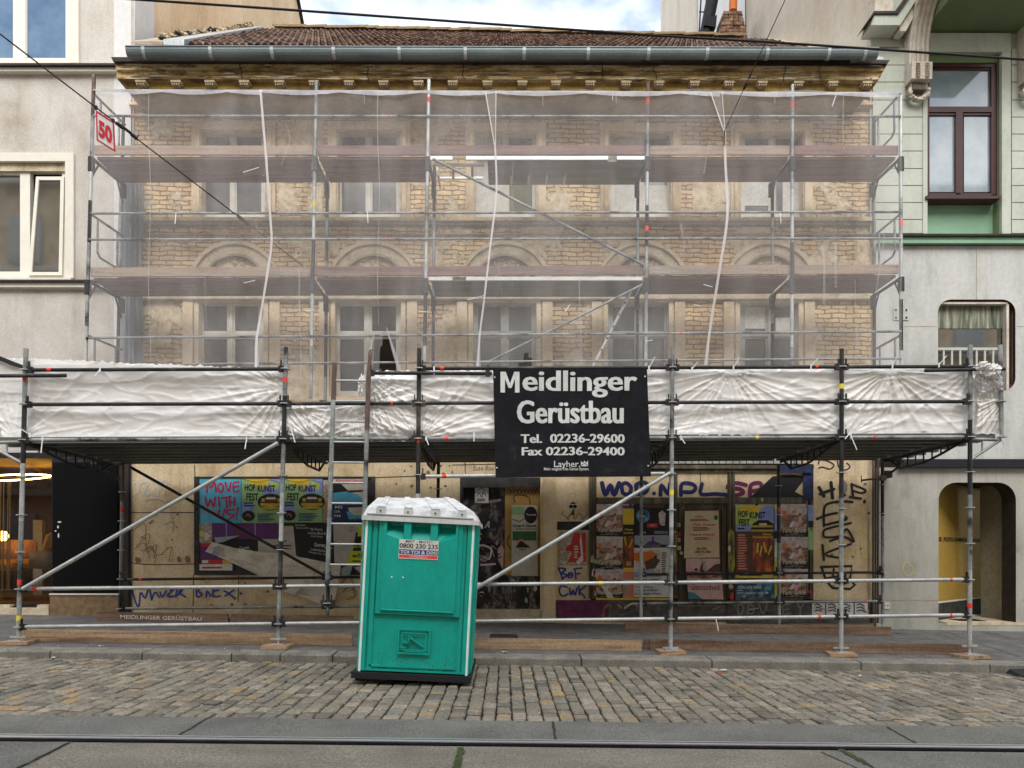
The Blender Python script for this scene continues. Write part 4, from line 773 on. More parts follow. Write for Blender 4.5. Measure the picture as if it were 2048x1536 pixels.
so_ = s_.build('tilted_sash', 'cream_frame', fo); MB().poly([(63, 544), (117, 544), (121, 360), (78, 360)], DB+.045).build('pane', 'glass_dark', fo)
MB().box(-130, 555.2, 142, 559, DB-.12, DB+.06).build('sill', 'left_trim', lb)
# ground floor: glazed shop, black door panel, plinth
w = MB(); holed(w, -900, 905.3, 262, 1250, [(-300, 915, 104, 1212)], DB-.01, .12, 'charcoal', 'charcoal'); w.build('shop_wall', 'charcoal', lb)
MB().box(105, 925, 235, 1188, DB-.05, DB-.012).build('black_door_panel', 'black_panel', lb)
b = MB(); b.box(100, 1190, 236, 1236, DB-.07, DB-.012); b.build('plinth', 'plinth_dark' if 0 else 'cream_stain', lb)
MB().box(98, 1187, 238, 1190, DB-.09, DB-.012).build('plinth_cap', 'left_trim', lb)
MB().box(236, 905.5, 257, 1240, DB-.02, DB-.012).build('corner_strip', 'slate_edge', lb)
b = MB(); b.box(-300, 1216, 97, 1238, DB-.1, DB+.1); b.box(-300, 1210, 20, 1215.7, DB-.08, DB+.1); b.box(74, 1210, 97, 1215.7, DB-.08, DB+.1); b.build('shop_sill', 'relief_stone', lb)
MB().sheet(-300, 915, 104, 1212, DB+.03).build('shop_pane', 'shop_glass', lb)
b = MB()        # small marks on the black panel
for x, y, a, c in ((119, 1044, 4, 1.6), (116, 1054, 1.8, 3), (111, 1062, 2, 1.6), (117, 1071, 1.5, 5)): b.ell(x, y, a, c, DB-.053, 0, 'paint_white', 8)
b.build('sticker_remains', 'paint_white', lb)
# room behind the shop pane
grunge('room_brown', [(.3, (.06, .022, .012)), (.7, (.12, .045, .02))], 2, .7, .1); grunge('room_ceiling', [(.3, (.3, .17, .05)), (.7, (.42, .25, .08))], 2, .7, .1); grunge('room_floor', [(.3, (.25, .14, .06)), (.7, (.38, .22, .1))], 3, .5, .1, stretch=(.3, 3, 3))
X0, X1 = P(-300, 1000, DB).x, P(104, 1000, DB).x; Z0, Z1 = P(0, 1205, DB).z, P(0, 915, DB).z
b = MB(); b.wbox(((X0+X1)/2, DB+3.6, (Z0+Z1)/2), (X1-X0, .05, Z1-Z0), 'room_brown'); b.wbox((X1+.2, DB+1.9, (Z0+Z1)/2), (.05, 3.5, Z1-Z0), 'room_brown'); b.wbox((X0, DB+1.9, (Z0+Z1)/2), (.05, 3.5, Z1-Z0), 'room_brown')
b.wbox(((X0+X1)/2, DB+1.9, Z1+.05), (X1-X0+.5, 3.5, .04), 'room_ceiling'); b.wbox(((X0+X1)/2, DB+1.9, Z0-.03), (X1-X0+.5, 3.5, .04), 'room_floor'); b.build('shop_room', 'room_brown', lb)
MB().box(66, 1040, 84, 1205, DB+2.2, DB+2.3).build('wall_panel', 'left_render', lb)
emis('lamp_glow', (1, .62, .12), 9); emis('lamp_small', (1, .5, .1), 6); grunge('velvet', [(.3, (.45, .2, .03)), (.7, (.6, .3, .06))], 5, .8, .2); grunge('velvet_grey', [(.3, (.2, .16, .11)), (.7, (.3, .25, .18))], 5, .8, .2); flat('brass', (.45, .32, .14), .35, .8)
rl = empty('pendant_light', P(20, 960, DB+1.0), 'glowing ring-shaped pendant light in the left shop window', 'lamp')
b = MB(); c = P(18, 955, DB+1.0); pts = [c+Vector((math.cos(a)*.62, math.sin(a)*.62, math.sin(a)*.12)) for a in [2*math.pi*i/40 for i in range(41)]]
b.path(pts, .013, None, 6); b.build('ring_tube', 'lamp_glow', rl); b = MB()
for a in (.5, 2.6, 4.6): b.tube(c+Vector((math.cos(a)*.62, math.sin(a)*.62, 0)), c+Vector((0, 0, .5)), .006)
b.build('suspension_wire', 'brass', rl)
fl = empty('floor_lamp', P(8, 1065, DB+.7), 'small amber globe lamp glowing beside the armchair', 'lamp'); b = MB(); c = P(6, 1072, DB+.7)
for i in range(8):
    for j in range(6):
        v = lambda i, j: c+Vector((math.sin(math.pi*j/6)*math.cos(2*math.pi*i/8), math.sin(math.pi*j/6)*math.sin(2*math.pi*i/8), math.cos(math.pi*j/6)))*.09
        b.face([v(i, j), v(i+1, j), v(i+1, j+1), v(i, j+1)], None, True)
b.build('lamp_globe', 'lamp_small', fl); b = MB(); b.tube(c+Vector((0, 0, -.08)), Vector((c.x, c.y, Z0)), .012); b.tube(Vector((c.x, c.y, Z0)), Vector((c.x, c.y, Z0+.03)), .13); b.build('lamp_stand', 'brass', fl)
ac = empty('armchair', P(75, 1170, DB+.9), 'mustard velvet armchair with dark splayed wooden legs in the left shop window', 'armchair')
def rbox(c, d, m, name, par, ry=0, rz=0):
    bm = bmesh.new(); bmesh.ops.create_cube(bm, size=1); bmesh.ops.scale(bm, vec=d, verts=bm.verts); bmesh.ops.bevel(bm, geom=bm.edges[:], offset=min(d)*.35, segments=3, affect='EDGES')
    M = Matrix.Translation(c) @ Matrix.Rotation(rz, 4, 'Z') @ Matrix.Rotation(ry, 4, 'Y'); bm.transform(M); mb = MB(); bm.verts.index_update(); mb.raw([v.co.copy() for v in bm.verts], [[v.index for v in f.verts] for f in bm.faces], None, True); bm.free(); return mb.build(name, m, par)
c = P(74, 1128, DB+.8)
rbox(c, (.6, .5, .14), 'velvet', 'seat', ac, .08); rbox(c+Vector((.27, 0, .28)), (.12, .5, .55), 'velvet', 'backrest', ac, .3); rbox(c+Vector((.22, -.24, .08)), (.4, .08, .3), 'velvet_grey', 'armrest', ac); 
for dx in (-.2, .2):
    for dy in (-.15, .15): b = MB(); b.tube(c+Vector((dx, dy, -.05)), c+Vector((dx*1.35, dy*1.3, -.36)), .02, None, 6, .012); b.build('leg', 'brown_frame', ac)
c = P(18, 1130, DB+1.0); ac2 = empty('armchair', c, 'mustard velvet sofa end behind brass rods at the left edge of the shop window', 'armchair'); rbox(c, (.7, .5, .2), 'velvet', 'seat', ac2); rbox(c+Vector((0, .2, .24)), (.7, .14, .42), 'velvet', 'backrest', ac2)
scr = empty('rod_screen', P(8, 1180, DB+.25), 'screen of slim brass rods standing inside the left shop window', 'screen')
for x in (2, 8, 17, 21): b = MB(); b.tubep((x, 962, DB+.22), (x-3, 1180, DB+.22), .011); b.build('rod', 'brass', scr)
b = MB(); b.tubep((-60, 1180, DB+.22), (24, 1180, DB+.22), .013); b.tubep((-60, 1098, DB+.22), (22, 1098, DB+.22), .008); b.build('rail', 'brass', scr)

# ---------------- right building
rb = empty('apartment_building', (P(1900, 1258, DB).x, DB, P(1900, 1258, DB).z), 'green rusticated apartment building with brown window over grey cladding and rounded doorway', 'building')
xr = P(1745, 500, DB).x
w = MB(); holed(w, 1740, -460, 3100, 468, [(1855, 66, 2004, 468), (2240, 66, 2390, 468)], DB, .16, 'green_pale', 'green_pale'); w.build('wall', 'green_pale', rb)
# rusticated courses: blocks proud of the wall, grooves between
ys = [96, 130, 164, 200, 234, 268, 302, 337, 371, 405, 439, 467]
b = MB()
for i in range(len(ys)-1):
    y0, y1 = ys[i]+.9, ys[i+1]-.9
    for x0, x1 in ((1746, 1845), (2024, 2080), (2082, 2228)): b = MB(); b.box(x0, y0, x1, y1, DB-.045, DB+.01); b.build('rusticated_course', 'green_pale', rb)
b = MB(); b.box(1742, 62, 1800, 94, DB-.045, DB+.01); b.build('rusticated_course', 'green_pale', rb)
b = MB(); b.box(1846, 104, 1855, 468, DB-.06, DB+.01); b.box(2004, 104, 2022, 468, DB-.06, DB+.01); b.box(1846, 66, 2022, 103.7, DB-.06, DB+.01); b.build('window_surround', 'green_pale', rb)
MB().sheet(1855, 66, 2004, 468, DB+.155).build('spandrel', 'green_mid', rb)
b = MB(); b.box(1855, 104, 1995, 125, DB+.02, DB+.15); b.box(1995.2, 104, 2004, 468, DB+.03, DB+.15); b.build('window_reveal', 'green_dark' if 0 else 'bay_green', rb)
# big brown window
f = MB(); Dw = DB+.06
f.box(1855, 125, 1995, 134, Dw-.02, Dw+.08); f.box(1855, 134, 1858, 389, Dw-.02, Dw+.08); f.box(1983, 134, 1995, 389, Dw-.02, Dw+.08); f.box(1858, 213, 1983, 224, Dw-.02, Dw+.08); f.box(1912, 224, 1926, 389, Dw-.02, Dw+.08); f.box(1858, 386, 1983, 391, Dw-.02, Dw+.08)
fo = f.build('window', 'brown_frame', rb); MB().box(1853, 391, 2002, 397, DB-.1, Dw+.08).build('sill', 'brown_frame', fo)
glassy('glass_sky', (.2, .26, .3), .05, .8, (.28, .34, .38), 1.9)  # pale sky reflection put into the base colour of these panes
for a in ((1859, 139, 1979, 213), (1859, 230, 1911, 384), (1928, 230, 1979, 384)): MB().sheet(*a, Dw+.03).build('pane', 'glass_sky', fo)
s_ = MB()
for a in ((1858, 134, 1983, 139), (1858, 225, 1911, 230), (1927, 225, 1983, 230)): s_.box(*a, Dw, Dw+.05)
s_.build('sash', 'brown_frame', fo)
# bay over it: soffit, corbels
bay = MB(); BD = 10.3
bay.face([P(1848, 66, DB-.0), P(2028, 66, DB-.0), P(2028, 66, DB)+Vector((.0, -1.75, .18)), P(1848, 66, DB)+Vector((0, -1.75, .18))]); 
zb_ = P(1900, 66, DB).z; xa, xb = P(1848, 66, DB).x, P(2034, 66, DB).x
bay.hexa([(xa-.3, DB-1.75, zb_+.5), (xb+.3, DB-1.75, zb_+.5), (xb+.3, DB-1.75, zb_+4), (xa-.3, DB-1.75, zb_+4)], [(xa-.3, DB, zb_+.5), (xb+.3, DB, zb_+.5), (xb+.3, DB, zb_+4), (xa-.3, DB, zb_+4)])
bay.hexa([(xa-.02, DB-1.6, zb_+.01), (xb+.02, DB-1.6, zb_+.01), (xb+.02, DB-1.6, zb_+.49), (xa-.02, DB-1.6, zb_+.49)], [(xa-.02, DB-.001, zb_+.01), (xb+.02, DB-.001, zb_+.01), (xb+.02, DB-.001, zb_+.49), (xa-.02, DB-.001, zb_+.49)])
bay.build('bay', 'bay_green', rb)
def corbel(cx):
    c = MB(); X = P(cx, 150, DB).x; w = 20*S(DB); zt = P(cx, -40, DB).z
    # console: profile in depth/height swept across its width, with three flutes
    prof = [(0, P(cx, 210, DB).z), (.1, P(cx, 205, DB).z), (.22, P(cx, 190, DB).z), (.27, P(cx, 178, DB).z)]
    prof2 = [(.2, P(cx, 177, DB).z), (.22, P(cx, 146, DB).z)]
    arc = [(.18, P(cx, 145, DB).z), (.2, P(cx, 100, DB).z), (.26, P(cx, 75, DB).z), (.4, P(cx, 48, DB).z), (.62, P(cx, 25, DB).z), (.95, P(cx, 5, DB).z), (1.45, P(cx, -22, DB).z)]
    def sweep(pr, x0, x1, m, back=0.0):
        for i in range(len(pr)-1):
            (d0, a0), (d1, a1) = pr[i], pr[i+1]
            c.face([(x0, DB-d0, a0), (x1, DB-d0, a0), (x1, DB-d1, a1), (x0, DB-d1, a1)], m)
            for xx in (x0, x1): c.face([(xx, DB-d0, a0), (xx, DB-d1, a1), (xx, DB-max(0, d1-back), a1+.0), (xx, DB-max(0, d0-back), a0)] if back else [(xx, DB-d0, a0), (xx, DB-d1, a1), (xx, DB, a1), (xx, DB, a0)], m)
    sweep(arc, X-w, X+w, 'corbel_stone', 0)
    for k in range(4):
        xx = X-w*.8+k*w*.48; sweep([(d+.03, a) for d, a in arc], xx, xx+w*.2, 'corbel_stone', .05)
    sweep([(.0, P(cx, 178, DB).z)]+[(.26, P(cx, 177, DB).z), (.28, P(cx, 145, DB).z), (.0, P(cx, 144, DB).z)], X-w*1.05, X+w*1.05, 'corbel_stone')
    for k in range(2):
        for j in range(9): c.wbox((X-w*.45+k*w*.95, DB-.285, lerp(P(cx, 174, DB).z, P(cx, 149, DB).z, j/8)), (w*.4, .02, .012), 'relief_dark')
    o = c.build('corbel', 'corbel_stone', rb); d = MB()
    rd = random.Random(int(cx))
    for j in range(26):
        a = math.pi*j/25; d.wbox((X+math.cos(a)*w*.95, DB-.12-rd.uniform(0, .06), P(cx, 192, DB).z-math.sin(a)*.16), (.05, .09, .04), 'corbel_stone', a, rd.random())
    for j in range(12): d.wbox((X-w*.75+j*w*.13, DB-.1, P(cx, 186, DB).z), (.035, .16, .1), 'relief_dark')
    d.build('corbel_ornament', 'relief_stone', rb)
corbel(1826); corbel(2052)
# stepped moulding climbing left of the corbel
b = MB(); b.quadp([(1742, 50), (1800, 50), (1798, 26), (1748, 26)], DB-.35, DB, 'green_pale'); b.quadp([(1744, 60), (1800, 60), (1798, 50.3), (1742, 50.3)], DB-.2, DB, 'corbel_stone'); b.poly([(1736, 42), (1748, 22), (1794, 22), (1816, -14), (1823, -10), (1797, 27), (1749, 27)], DB-.4, .39, 'slate_edge'); b.poly([(1749, 27.5), (1797, 27.5), (1823, -9), (1838, -9), (1800, 50), (1745, 50)], DB-.37, .3, 'green_pale'); b.poly([(1800, 62), (1800, 50.2), (1838, -9), (1850, -9), (1812, 62)], DB-.3, .2, 'corbel_stone')
b.box(1750, -30, 1786, 21.5, DB-.25, DB, 'corbel_stone'); b.build('cornice_return', 'green_pale', rb)
for y0, y1, dd, m in ((467, 471, .14, 'slate_edge'), (471.2, 480, .1, 'green_dark'), (480.2, 486, .13, 'green_mid'), (486.2, 490, .06, 'slate_edge')): MB().box(1752, y0, 3100, y1, DB-dd, DB+.05, m).build('string_course', m, rb)
# grey panels with a rounded opening
def rounded_hole(mb, x0, y0, x1, y1, h, r, D, rec, m, rm, n=8, rb_=True):
    hx0, hy0, hx1, hy1 = h
    for a in ((x0, y0, x1, hy0), (x0, hy0, hx0, hy1), (hx1, hy0, x1, hy1)) + (((x0, hy1, x1, y1),) if y1 > hy1 else ()): mb.sheet(*a, D, m)
    path = []
    corners = [((hx0, hy0), (hx0+r, hy0+r), 180), ((hx1, hy0), (hx1-r, hy0+r), 90), ((hx1, hy1), (hx1-r, hy1-r), 0), ((hx0, hy1), (hx0+r, hy1-r), 270)]
    for k, (co, ce, a0) in enumerate(corners):
        if k >= 2 and not rb_: path.append(co); continue
        arc = [(ce[0]+r*math.cos(R(a0-90*i/n)), ce[1]-r*math.sin(R(a0-90*i/n))) for i in range(n+1)]
        for i in range(n): mb.face([P(*co, D), P(*arc[i], D), P(*arc[i+1], D)], m)
        path += arc
    for i in range(len(path)):
        a, b_ = path[i], path[(i+1) % len(path)]; A_, B_ = P(*a, D), P(*b_, D); mb.face([A_, B_, B_+Vector((0, rec, 0)), A_+Vector((0, rec, 0))], rm)
    return path
c = MB(); rounded_hole(c, 1752, 490, 3100, 918, (1876, 599, 2031, 782), 26, DB-.03, .28, 'cladding', 'brown_frame'); c.build('cladding', 'cladding', rb)
b = MB()
for pts in ([(1953, 491), (1953, 598)], [(1808, 653), (1874, 653)], [(2033, 653), (2400, 653)], [(1808, 880), (1900, 880)]): b.ribbon(pts, 1.3, DB-.032, 'relief_dark', False)
b.build('panel_joint', 'relief_dark', rb)
f = MB(); Dw = DB+.1
f.box(1874, 604, 2016, 608, Dw-.1, Dw, 'corbel_stone'); f.box(2013, 608, 2018, 786, Dw-.1, Dw, 'corbel_stone'); f.box(2018, 600, 2033, 784, Dw-.02, Dw+.02, 'brown_frame'); f.box(2024, 600, 2027, 784, Dw-.06, Dw+.02, 'wood_shop'); fo = f.build('window', 'brown_frame', rb)
MB().sheet(1874, 608, 2013, 786, Dw+.02).build('pane', 'glass_dark', fo)
grunge('curtain', [(.3, (.05, .055, .04)), (.5, (.16, .17, .12)), (.7, (.4, .4, .33))], 7, .9, .3, stretch=(2.2, 1, .25)); MB().box(1876, 610, 2012, 657, Dw+.005, Dw+.015).build('curtain', 'curtain', fo)
b = MB(); b.box(1876, 695, 1996, 700, DB-.01, DB+.02)
for k in range(7): b.box(1886+k*16.5, 700, 1889.5+k*16.5, 786, DB-.005, DB+.015)
b.build('railing', 'green_pale', rb)
b = MB(); b.box(1787, 616, 1818, 640, DB-.045, DB-.031, 'cladding'); 
for x, y in ((1792, 620), (1813, 620), (1792, 635), (1813, 635)): b.ell(x, y, 2.2, 2.2, DB-.05, .004, 'paint_black', 10)
b.build('wall_plate', 'cladding', rb)
MB().box(1800, 918, 3100, 935, DB-.12, DB).build('fascia_band', 'charcoal', rb)
c = MB(); c.sheet(1752, 935, 3100, 936, DB-.02); path = rounded_hole(c, 1752, 936, 3100, 1290, (1877, 965, 2032, 1245), 36, DB-.02, .35, 'cladding_low', 'slate_edge', 10, False); c.build('lower_cladding', 'cladding_low', rb)
b = MB()
for pts in ([(1916, 937), (1917, 964)], [(1992, 936), (1993, 964)], [(1770, 1201), (1875, 1201)], [(2034, 1201), (2300, 1201)]): b.ribbon(pts, 1.2, DB-.023, 'relief_dark', False)
b.build('panel_joint', 'relief_dark', rb)
b = MB(); b.box(1766, 1205, 1780, 1218, DB-.035, DB-.021, 'paint_white'); b.ell(1769, 1211, 1.3, 1.5, DB-.04, .003, 'paint_black', 8); b.ell(1776, 1211, 1.3, 1.5, DB-.04, .003, 'paint_black', 8); b.build('socket_plate', 'paint_white', rb)
b = MB(); b.ribbon([(1806, 1130), (1812, 1124), (1820, 1130), (1828, 1138), (1822, 1150), (1810, 1148), (1806, 1132)], 1.4, DB-.023, 'paint_yellow'); b.build('graffiti', 'paint_yellow', rb)
# porch: gold wall slanting away, olive door leaf, threshold
pa = P(1877, 1245, DB+.33); pb_ = P(2032, 1245, DB+.33); zt = P(1950, 960, DB).z; zb_ = P(1950, 1245, DB).z
b = MB(); XA_, XB_ = pa.x-.02, pb_.x+.05; Y0_, Y1_ = DB+.33, DB+1.7
X_m = P(1962, 1100, DB+1.7).x
b.hexa([(XA_-.02, Y0_, zb_), (XA_, Y0_, zb_), (XA_, Y0_, zt), (XA_-.02, Y0_, zt)], [(X_m-.02, Y1_, zb_), (X_m, Y1_, zb_), (X_m, Y1_, zt), (X_m-.02, Y1_, zt)], 'gold_wall')
gwl = b.build('porch_wall', 'gold_wall', rb)
MB().hexa([(XA_+.002, Y0_, zb_), (XA_+.004, Y0_, zb_), (XA_+.004, Y0_, zb_+.3), (XA_+.002, Y0_, zb_+.3)], [(X_m+.002, Y1_, zb_), (X_m+.004, Y1_, zb_), (X_m+.004, Y1_, zb_+.3), (X_m+.002, Y1_, zb_+.3)], 'shop_dark') if 0 else None
b = MB(); n_ = Vector((-(Y1_-Y0_), X_m-XA_, 0)).normalized()*-.006
def gwp(u, z): return Vector((lerp(XA_, X_m, u), lerp(Y0_, Y1_, u), z))+n_
zl0, zl1 = P(1900, 1206, DB+.6).z, P(1900, 1206, DB+.6).z; b.face([gwp(0, zb_), gwp(1, zb_), gwp(1, zb_+.3), gwp(0, zb_+.3)], 'shop_dark'); b.face([gwp(0, zb_+.3), gwp(1, zb_+.3), gwp(1, zb_+.33), gwp(0, zb_+.33)], 'left_trim')
vs_, fs_ = glyphs('DE  POSTO SOMMARUGA HAAS', .02, 0); zc = P(1920, 1080, DB+.9).z; b.raw([gwp(lerp(.02, .97, u), zc-.03+v*.075)+n_*.3 for u, v in vs_], fs_, 'paint_black'); b.build('wall_lettering', 'paint_black', gwl)
b = MB(); b.wbox(((XA_+XB_)/2, Y1_+.02, (zb_+zt)/2), (XB_-XA_+1, .04, zt-zb_+.4)); b.wbox(((XA_+XB_)/2, (Y0_+Y1_)/2, zt+.02), (XB_-XA_+.6, Y1_-Y0_, .04)); b.build('porch_ceiling', 'shop_dark', rb)
b = MB(); q1 = P(1962, 1228, DB+1.0); q2_ = P(2030, 1245, DB+.3)
b.hexa([(q2_.x, q2_.y, zb_), (q2_.x+.04, q2_.y, zb_), (q2_.x+.04, q2_.y, zt-.02), (q2_.x, q2_.y, zt-.02)][::1], [(q1.x, q1.y, zb_), (q1.x+.04, q1.y, zb_), (q1.x+.04, q1.y, zt-.02), (q1.x, q1.y, zt-.02)]); b.build('door', 'door_olive', rb)
b = MB(); b.wbox(((XA_+XB_)/2, (DB-.03+Y1_)/2, zb_-.02), (XB_-XA_+.1, Y1_-DB+.02, .05)); b.build('threshold', 'relief_stone', rb)
b = MB(); b.wbox(((XA_*.62+XB_*.38), DB+.35, zb_+.009), (.45, .35, .01)); tag(b.build('doormat', 'rubber'), 'black doormat on the threshold of the rounded doorway', 'doormat')
# firewall on the right, running back
z1_ = 29.0; z0_ = P(1740, 1290, DB).z
b = MB(); b.face([(xr, DB, z0_), (xr, DB, z1_), (xr, 18.4, z1_), (xr, 18.4, z0_)]); b.build('side_wall', 'firewall_tan' if 0 else 'firewall_pale', rb)
MB().wbox((xr+6.02, 21.5, (z0_+z1_)/2), (12, 14.5, z1_-z0_-.1)).build('building_core', 'firewall_pale', rb)
b = MB(); b.face([(xr-.02, 18.4, z0_), (xr-.02, 18.4, z1_-3), (xr-.02, 23.0, z1_-3), (xr-.02, 23.0, z0_)], 'left_white'); b.face([(xr-.03, 23.0, z0_), (xr-.03, 23, z1_-4), (xr-.03, 28.0, z1_-4), (xr-.03, 28.6, z0_)], 'firewall_pale'); b.build('side_wall', 'left_white', rb)
zq_ = 1
ch = empty('chimney', P(1465, 78, 17.6), 'crumbling brick chimney stump with an orange clay pipe at the right end of the roof', 'chimney')
b = MB(); rd = random.Random(11); D_ = 17.5
for r in range(9):
    y1 = 84-r*7; w_ = 30-r*1.5
    for k in range(4): b.box(1467-w_+k*w_/2+rd.uniform(-1.5, 1), y1-6.3, 1467-w_+(k+1)*w_/2-.6, y1, D_+rd.uniform(-.03, .03), D_+.6)
b.build('stack', 'chimney_brick', ch)
MB().tubep((1466, 22, D_+.3), (1468, -60, D_+.3), .1, 'p_orange', 12).build('chimney_pot', 'p_orange', ch)
b = MB(); b.tubep((1410, 74, 18.0), (1436, -60, 18.0), .16, 'charcoal', 10); b.quadp([(1408, 50), (1432, 54), (1434, 30), (1412, 36)], 17.8, 18.0, 'charcoal'); tag(b.build('flue_pipe', 'charcoal'), 'dark grey slanting flue pipe rising behind the roof ridge beside the chimney', 'pipe')
b = MB()
for x in (1398, 1410): b.tubep((x, 72, 18.6), (x+(4 if x > 1400 else 6), -40, 18.6), .02)
b.tubep((1398, 24, 18.6), (1412, 24, 18.6), .015); tag(b.build('roof_railing', 'charcoal'), 'thin grey metal railing frame behind the ridge next to the dark flue', 'railing')
# the house across the street, seen only in the window panes
ob = empty('facing_house', (0, -9, 0), 'ornate ochre town house across the street, mirrored in the window panes', 'house')
b = MB(); b.wbox((0, -9.6, 9), (60, 1, 19)); b.build('wall', 'trim_stone', ob)
b = MB()
for i in range(12):
    for j in range(5): b.wbox((-22+i*4, -9.06, 2+j*3.4), (1.5, .1, 2.2), 'glass_dark')
b.build('window', 'glass_dark', ob); b = MB(); b.wbox((0, -9.0, 4), (50, .4, .25)); b.wbox((0, -8.9, 10.8), (60, .6, .35)); b.wbox((0, -8.9, 18.3), (60, .8, .5)); b.wbox((0, -9.0, 14.2), (60, .4, .2)); b.wbox((0, -9.0, 7.3), (50, .4, .2)); b.build('string_course', 'left_trim', ob)

b = MB(); b.box(1772, 941, 1785, 955, DB-.2, DB-.05, 'charcoal'); b.tubep((1778, 948, DB-.06), (1778, 948, DB-.01), .02, 'charcoal'); b.build('wall_lamp', 'charcoal', rb)
# ================================================================== PLATFORM SCAFFOLD (over the pavement)
D1, D2 = 9.3, 11.6
def gz(p): return Vector((p.x, p.y, wz(p.x, p.y)))
psc = empty('platform_scaffold', gz(P(1000, 1300, D1)), 'steel tube scaffold carrying a steel plank deck over the pavement', 'scaffold')
FP = [((52, 697), (37, 1272)), ((572, 695), (557, 1276)), ((838.5, 697), (833, 1278)), ((1345, 695), (1341, 1294)), ((1683.5, 698), (1682, 1294)), ((1940.5, 690), (1939, 1290))]
def rosette(mb, c, r=.062, th=.011):
    mb.tube(c+Vector((0, 0, -th/2)), c+Vector((0, 0, th/2)), r, 'galv_light', 10)
def along(a, b, y): t = (y-a[1])/(b[1]-a[1]); return (lerp(a[0], b[0], t), y)
RY_ = [740, 809, 880, 954, 1030, 1104, 1178, 1254]
RYR = [733, 803, 874, 944, 1015, 1087, 1159, 1230]
def rail_y(k, x): return lerp(RY_[k], RYR[k], (x-40)/1900)
def standard(parent, a, b, D, ros, r=.027, mats=('galv',), bands=(), name='standard'):
    mb = MB(); n = len(mats)
    for i in range(n):
        p = (lerp(a[0], b[0], i/n), lerp(a[1], b[1], i/n), D); q = (lerp(a[0], b[0], (i+1)/n), lerp(a[1], b[1], (i+1)/n), D); mb.tubep(p, q, r if i or n == 1 or mats[0] != 'pipe_dark' else r, mats[i], 10)
    for y in ros: rosette(mb, P(*along(a, b, y), D))
    for y, m in bands: mb.tubep((*along(a, b, y-5), D), (*along(a, b, y+5), D), r+.002, m, 10)
    return mb.build(name, 'galv', parent)
def wedge(mb, c, sx):
    mb.wbox(c+Vector((sx*.055, 0, 0)), (.06, .06, .075), 'pipe_dark'); mb.wbox(c+Vector((sx*.05, -.02, .03)), (.014, .03, .15), 'pipe_dark')
def ledger(parent, a, b, D, mat='galv', bands=(), r=.0245, wed=True, name='ledger', Db=None):
    mb = MB(); A_, B_ = P(*a, D), P(*b, Db or D); mb.tube(A_, B_, r, mat, 8)
    if wed: wedge(mb, A_, 1); wedge(mb, B_, -1)
    for t, m in bands: mb.tube(A_.lerp(B_, t-.008), A_.lerp(B_, t+.008), r+.002, m, 8)
    return mb.build(name, mat, parent)
bnd = [[(756, 'red_band'), (1165, 'red_band'), (1236, 'yellow_band')], [(760, 'red_band')], [(880, 'red_band')], [(985, 'yellow_band')], [(773, 'yellow_band')], [(1211, 'red_band')]]
for i, (a, b) in enumerate(FP):
    standard(psc, a, b, D1, [rail_y(k, a[0]) for k in range(8)], .0285, (['galv', 'pipe_dark', 'galv_light', 'galv', 'galv'], ['galv', 'pipe_dark', 'galv', 'galv_light', 'pipe_dark', 'galv'], ['pipe_dark', 'pipe_dark', 'galv_light', 'galv_light'], ['galv', 'galv', 'galv_light', 'galv', 'galv'], ['pipe_dark', 'pipe_dark', 'galv', 'galv_light'], ['galv', 'pipe_dark', 'galv', 'galv_light'])[i], bnd[i])
    base = P(*b, D1); g0 = gz(base); mb = MB(); mb.tube(base+Vector((0, 0, .02)), g0+Vector((0, 0, .045)), .017, 'galv_light', 8); mb.wbox(g0+Vector((0, 0, .05)), (.15, .15, .01), 'alu'); mb.tube(base+Vector((0, 0, -.02)), base+Vector((0, 0, 0)), .05, 'galv_light', 6); mb.wbox(base+Vector((0, 0, -.01)), (.2, .03, .02), 'galv_light'); mb.build('base_jack', 'galv_light', psc)
fx = lambda i, y: along(*FP[i], y)[0]
for i in range(5):
    for k in (1, 2, 6, 7):
        if i == 1 and k == 0: continue
        bs = {(0, 6): [(.06, 'red_band')], (4, 6): [(.85, 'red_band')], (4, 7): [(.85, 'red_band')], (3, 7): [(.87, 'red_band')], (2, 2): [(.11, 'red_band')], (1, 1): [(.8, 'red_band')], (4, 2): [(.25, 'red_band')], (2, 6): [(.72, 'yellow_band')], (3, 2): [(.5, 'yellow_band')]}.get((i, k), ())
        ya, yb = rail_y(k, FP[i][0][0]), rail_y(k, FP[i+1][0][0]); ledger(psc, (fx(i, ya), ya), (fx(i+1, yb), yb), D1, 'pipe_dark' if k == 1 else ('galv_light' if k > 4 else 'galv'), bs)
for i, (x0, x1, m) in enumerate(((52, 571, 'pipe_dark'), (838, 1345, 'pipe_dark'), (1345, 1683, 'pipe_dark'), (1683, 1940, 'pipe_dark'))):
    ledger(psc, (x0, rail_y(0, x0)), (x1, rail_y(0, x1)), D1, m, [(.09, 'red_band')] if i < 2 else ([(.85, 'red_band')] if i == 2 else ()))
ledger(psc, (735, 746), (984, 747), D1-.06, 'pipe_dark'); ledger(psc, (838, 953), (1342, 947), D1, 'galv_light', [(.1, 'red_band')])
ledger(psc, (-60, 752), (132, 751), D1-.06, 'pipe_dark', (), wed=False); ledger(psc, (1850, 741), (2010, 738), D1-.06, 'pipe_dark', (), wed=False)
# braces
ledger(psc, (45, 1178), (556, 886), D1-.05, 'galv_light', (), .026, False, 'brace'); ledger(psc, (836, 1246), (1340, 946), D1-.05, 'galv_light', (), .026, False, 'brace')
ledger(psc, (262, 935), (650, 1152), D2-.05, 'pipe_dark', (), .024, False, 'brace')
